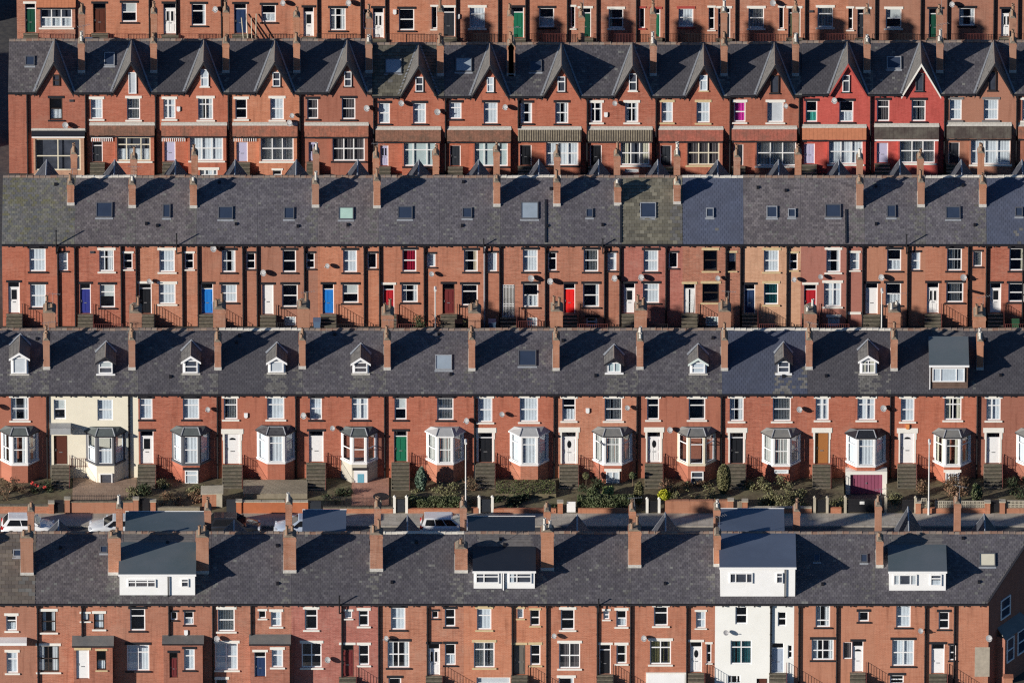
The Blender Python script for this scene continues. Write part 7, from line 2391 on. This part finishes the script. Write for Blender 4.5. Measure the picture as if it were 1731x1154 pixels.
# ------------------------------------------------------------------ lamp posts
def lamp_post(label, x, y, h, z=0.12):
    root = thing('lamp_post', label, 'lamp post', (x, y, z), 'slim white lamp posts')
    m = MB()
    m.tube((0, 0, 0), (0, 0, 1.2), 0.085, 0.08, 'polewhite', 10)
    m.tube((0, 0, 1.2), (0, 0, h), 0.055, 0.045, 'polewhite', 10)
    m.build('pole', root)
    l = MB()
    l.box(-0.10, 0.10, -0.55, 0.05, h, h + 0.10, 'polewhite')
    l.prism([(-0.10, h + 0.101), (0.10, h + 0.101), (0.04, h + 0.16), (-0.04, h + 0.16)], -0.55, 0.05, 'polewhite')
    l.build('lamp_head', root)
    g = MB()
    g.box(-0.08, 0.08, -0.52, -0.1, h - 0.05, h - 0.002, 'lampglass')
    g.build('lamp_lens', root)
    return root

lamp_post('white lamp post before the black door with white surround', -3.55, -6.35, 6.3)
lamp_post('white lamp post before the house with broad flat dormer', 32.00, -6.35, 6.3)
lamp_post('white lamp post beside the maroon door of the middle row', -5.89 * 1.017, YC - 4.0, 5.23, 0.0)
lamp_post('white lamp post before white door near right of middle row', 28.39 * 1.017, YC - 4.0, 5.08, 0.0)

# ------------------------------------------------------------------ cars along the kerb
def car(label, x, y, paint, length=4.0, kind='hatch', flip=1):
    """flip=1: nose to the right"""
    root = thing('parked_car', label, 'car', (x, y, 0.01), 'cars parked along the kerb')
    L, W2 = length, 0.86
    # stations along the car: (u, hood/body top z, half width)
    st = [(-0.50, 0.62, 0.70), (-0.485, 0.80, 0.80), (-0.42, 0.93, W2), (-0.25, 0.96, W2 + 0.01), (0.0, 0.95, W2 + 0.01), (0.20, 0.92, W2), (0.34, 0.84, W2 - 0.02), (0.44, 0.74, 0.80), (0.485, 0.64, 0.72), (0.50, 0.52, 0.62)]
    m = MB()
    rings = []
    for (u, zt, hw) in st:
        x_ = flip * u * L
        zl = 0.22 if abs(u) < 0.47 else 0.30
        ring = [(x_, -hw * 0.92, zl), (x_, -hw, zl + 0.16), (x_, -hw, zt - 0.22), (x_, -hw * 0.95, zt - 0.06), (x_, -hw * 0.80, zt), (x_, 0, zt + 0.035),
                (x_, hw * 0.80, zt), (x_, hw * 0.95, zt - 0.06), (x_, hw, zt - 0.22), (x_, hw, zl + 0.16), (x_, hw * 0.92, zl)]
        rings.append(len(m.v))
        m.v.extend(ring)
    s = m.slot(paint)
    k = 11
    for a, b in zip(rings[:-1], rings[1:]):
        for i in range(k):
            j = (i + 1) % k
            m.f.append((a + i, a + j, b + j, b + i) if flip > 0 else (a + j, a + i, b + i, b + j))
            m.m.append(s)
    m.f.append(tuple(range(rings[0], rings[0] + k)))
    m.f.append(tuple(range(rings[-1] + k - 1, rings[-1] - 1, -1)))
    m.m.extend([s, s])
    body = m.build('body', root, smooth=True)
    # greenhouse
    if kind == 'estate':
        base, top, zr = (-0.475, 0.24), (-0.42, 0.06), 1.47
    elif kind == 'saloon':
        base, top, zr = (-0.40, 0.24), (-0.20, 0.05), 1.40
    else:
        base, top, zr = (-0.475, 0.24), (-0.36, 0.05), 1.46
    hb, ht = 0.80, 0.60
    c = MB()
    zb = 0.90
    def P(u, yy, z):
        return (flip * u * L, yy, z)
    um = 0.5 * (top[0] + top[1])
    cs = [(base[0], top[0]), (0.5 * (base[0] + base[1]) - 0.02, um), (base[1], top[1])]
    # roof skin
    t0, t1 = top
    c.face([P(t0, -ht, zr), P(t1, -ht, zr - 0.01), P(t1, ht, zr - 0.01), P(t0, ht, zr)], paint)
    c.face([P(t0, -ht, zr), P(t0, -ht * 0.8, zr + 0.03), P(t1, -ht * 0.8, zr + 0.02), P(t1, -ht, zr - 0.01)], paint)
    c.face([P(t0, -ht * 0.8, zr + 0.03), P(t0, ht * 0.8, zr + 0.03), P(t1, ht * 0.8, zr + 0.02), P(t1, -ht * 0.8, zr + 0.02)], paint)
    for sgn in (-1, 1):
        c.face([P(base[0], sgn * hb, zb), P(base[1], sgn * hb, zb), P(t1, sgn * ht, zr - 0.01), P(t0, sgn * ht, zr)], paint)
    c.face([P(base[0], -hb, zb), P(t0, -ht, zr), P(t0, ht, zr), P(base[0], hb, zb)], paint)
    c.face([P(base[1], -hb, zb), P(base[1], hb, zb), P(t1, ht, zr - 0.01), P(t1, -ht, zr - 0.01)], paint)
    c.build('cabin', root)
    # glass, a little proud of the cabin skin
    def lerp(a, b, q):
        return tuple(a[i] + (b[i] - a[i]) * q for i in range(3))
    for sgn in (-1, 1):
        B0, B1, T0, T1 = P(base[0], sgn * hb, zb), P(base[1], sgn * hb, zb), P(t0, sgn * ht, zr), P(t1, sgn * ht, zr - 0.01)
        cuts = (0.10, 0.50, 0.53, 0.90) if kind != 'estate' else (0.08, 0.34, 0.37, 0.62, 0.65, 0.92)
        for q0, q1 in zip(cuts[::2], cuts[1::2]):
            g = MB()
            lo0, lo1, hi0, hi1 = lerp(B0, B1, q0), lerp(B0, B1, q1), lerp(T0, T1, q0), lerp(T0, T1, q1)
            pts = [lerp(lo0, hi0, 0.10), lerp(lo1, hi1, 0.10), lerp(lo1, hi1, 0.88), lerp(lo0, hi0, 0.88)]
            g.face([(p[0], p[1] + sgn * 0.012, p[2] + 0.004) for p in pts], 'carglass')
            g.build('side_window', root)
    for (bu, tu, nm, d) in ((base[1], t1, 'windscreen', 1), (base[0], t0, 'rear_window', -1)):
        g = MB()
        lo = [P(bu, -hb, zb), P(bu, hb, zb)]
        hi = [P(tu, -ht, zr), P(tu, ht, zr)]
        pts = [lerp(lo[0], hi[0], 0.10), lerp(lo[1], hi[1], 0.10), lerp(lo[1], hi[1], 0.9), lerp(lo[0], hi[0], 0.9)]
        pts = [(p[0] + flip * d * 0.012, p[1] * 0.88, p[2] + 0.012) for p in pts]
        g.face(pts, 'carglass')
        g.build(nm, root)
    for u in (-0.31, 0.31):
        for sgn in (-1, 1):
            w = MB()
            cx = flip * u * L
            w.tube((cx, sgn * (W2 - 0.20), 0.31), (cx, sgn * (W2 + 0.02), 0.31), 0.31, 0.31, 'rubber', 18)
            wo = w.build('wheel', root)
            r = MB()
            r.tube((cx, sgn * (W2 + 0.021), 0.31), (cx, sgn * (W2 + 0.03), 0.31), 0.20, 0.17, 'alloy', 14)
            r.build('rim', wo)
    for sgn in (-1, 1):
        h = MB()
        h.box(min(P(0.455, 0, 0)[0], P(0.49, 0, 0)[0]), max(P(0.455, 0, 0)[0], P(0.49, 0, 0)[0]), min(sgn * 0.42, sgn * 0.74), max(sgn * 0.42, sgn * 0.74), 0.56, 0.72, 'lampclear')
        h.build('headlight', root)
        q = MB()
        xa, xb = sorted((P(-0.505, 0, 0)[0], P(-0.455, 0, 0)[0]))
        q.box(xa, xb, min(sgn * 0.60, sgn * 0.815), max(sgn * 0.60, sgn * 0.815), 0.66, 0.90, 'lampred')
        q.build('tail_light', root)
        mr = MB()
        mx = P(0.17, 0, 0)[0]
        mr.box(mx - 0.07, mx + 0.07, min(sgn * 0.86, sgn * 1.02), max(sgn * 0.86, sgn * 1.02), 0.94, 1.07, paint)
        mr.build('wing_mirror', root)
    b = MB()
    xa, xb = sorted((P(0.497, 0, 0)[0], P(0.512, 0, 0)[0]))
    b.box(xa, xb, -0.27, 0.27, 0.36, 0.47, 'signwhite')
    b.build('number_plate', root)
    return root

for nm, c, in (('carwhite', (0.78, 0.78, 0.79)), ('carsilver', (0.50, 0.52, 0.55)), ('carblack', (0.018, 0.02, 0.026)), ('carblue', (0.34, 0.40, 0.50)), ('carpale', (0.70, 0.71, 0.73))):
    MATS[nm] = plain('paint_' + nm, c, 0.3, 0.5, 0.05, 2, coat=0.6)
car('white hatchback with red tail lamps parked at far left', -37.11, -9.25, 'carwhite', 4.1, 'hatch', 1)
car('silver car parked nose left beside the big dormer', -30.34, -9.3, 'carsilver', 4.2, 'saloon', -1)
car('black car parked below the dark gate', -21.34, -9.2, 'carblack', 4.1, 'hatch', 1)
car('blue grey car nose left below the orange garden wall', -16.11, -9.4, 'carblue', 4.2, 'hatch', -1)
car('pale estate car parked below the square hedge', -4.89, -9.2, 'carpale', 4.3, 'estate', 1)

# ------------------------------------------------------------------ small things along the streets
def wheelie_bin(label, x, y, mat):
    root = thing('wheelie_bin', label, 'bin', (x, y, 0.0), 'wheelie bins')
    m = MB()
    b = len(m.v)
    m.v.extend([(-0.22, -0.24, 0.06), (0.22, -0.24, 0.06), (0.22, 0.24, 0.06), (-0.22, 0.24, 0.06), (-0.28, -0.32, 0.98), (0.28, -0.32, 0.98), (0.28, 0.30, 0.98), (-0.28, 0.30, 0.98)])
    s = m.slot(mat)
    for q in ((0, 3, 2, 1), (0, 1, 5, 4), (1, 2, 6, 5), (2, 3, 7, 6), (3, 0, 4, 7)):
        m.f.append(tuple(b + i for i in q))
        m.m.append(s)
    m.build('bin_body', root)
    l = MB()
    l.slab([(-0.30, -0.36, 1.02), (0.30, -0.36, 1.02), (0.30, 0.33, 1.08), (-0.30, 0.33, 1.08)], 0.05, mat)
    l.build('lid', root)
    for sx in (-0.24, 0.24):
        w = MB()
        w.tube((sx - 0.03, 0.27, 0.1), (sx + 0.03, 0.27, 0.1), 0.1, 0.1, 'rubber', 10)
        w.build('wheel', root)
    return root

wheelie_bin('blue grey wheelie bin left of the white grille doorway', -1.52 * 1.017, YC - 1.2, 'binblue')
wheelie_bin('blue grey wheelie bin beside bright blue door of the sixth middle house', -15.11 * 1.017 + 0.1, YC - 1.0, 'binblue')
wheelie_bin('green wheelie bin below the last middle row window', 38.75 * 1.017, YC - 1.2, 'bingreen')
wheelie_bin('black wheelie bin beside the floral curtain house', -4.11 * 1.017, YC - 1.3, 'binblack')
wheelie_bin('blue grey wheelie bin beside the black brown door of the top row', -32.52 * 1.05, YA - 1.1, 'binblue')

# street nameplate and pillar at the bottom right corner
sp = thing('street_nameplate', 'white bordered street nameplate on posts below the last door', 'sign', (35.02 * 0.977, YE - 1.3, 0.0))
m = MB()
m.box(-0.48, 0.48, -0.03, 0.0, 0.30, 0.64, 'signwhite')
m.build('plate', sp)
m = MB()
m.box(-0.42, 0.42, -0.036, -0.031, 0.37, 0.57, 'k')
m.build('plate_field', sp)
m = MB()
for sx in (-0.4, 0.4):
    m.box(sx - 0.04, sx + 0.04, 0.001, 0.06, 0, 0.62, 'k')
m.build('post', sp)
gp = thing('gate_pier', 'sunlit red brick gate pier beside the shaded end wall', 'pier', (38.30 * 0.977, YE - 0.9, 0.0))
m = MB()
m.box(-0.32, 0.32, -0.3, 0.3, 0, 1.35, 'gardenbrick')
m.build('pier_shaft', gp)
m = MB()
m.box(-0.38, 0.38, -0.36, 0.36, 1.351, 1.45, 'gardenbrick')
m.build('pier_cap', gp)

tb = thing('garden_table', 'round dark garden table on pale pedestal beside the blue basement door', 'table', (-10.07, -5.1, 0.16))
m = MB()
m.lathe([(0.0, 0.86), (0.60, 0.86), (0.63, 0.90), (0.60, 0.93), (0.0, 0.93)], 0, 0, 'binblack', 18)
m.build('table_top', tb)
m = MB()
m.lathe([(0.22, 0.0), (0.20, 0.06), (0.07, 0.14), (0.06, 0.78), (0.14, 0.859)], 0, 0, 'stonepale', 10)
m.build('pedestal', tb)
ts = thing('leaning_timbers', 'pale timber poles leaning beside the navy door in the top row', 'timber', (-20.07 * 1.05, YA - 0.5, 0.0))
for i in range(4):
    m = MB()
    m.tube((-0.5 + 0.3 * i, -0.55 - 0.05 * i, 0.0), (-0.75 + 0.4 * i, 0.40, 2.5 + 0.35 * (i % 2)), 0.05, 0.045, 'stonepale', 6)
    m.build('pole', ts)
scrub('dark evergreen shrub under the crimson curtained middle house', -7.89 * 1.017, -6.93 * 1.017, YC - 2.2, YC - 0.6, 1.7, 'darkleaf', 900, VR, 40)
scrub('dark leafy shrub beside the floral curtained middle house', -3.70 * 1.017, -2.98 * 1.017, YC - 2.0, YC - 0.7, 1.5, 'olive', 500, VR, 30)
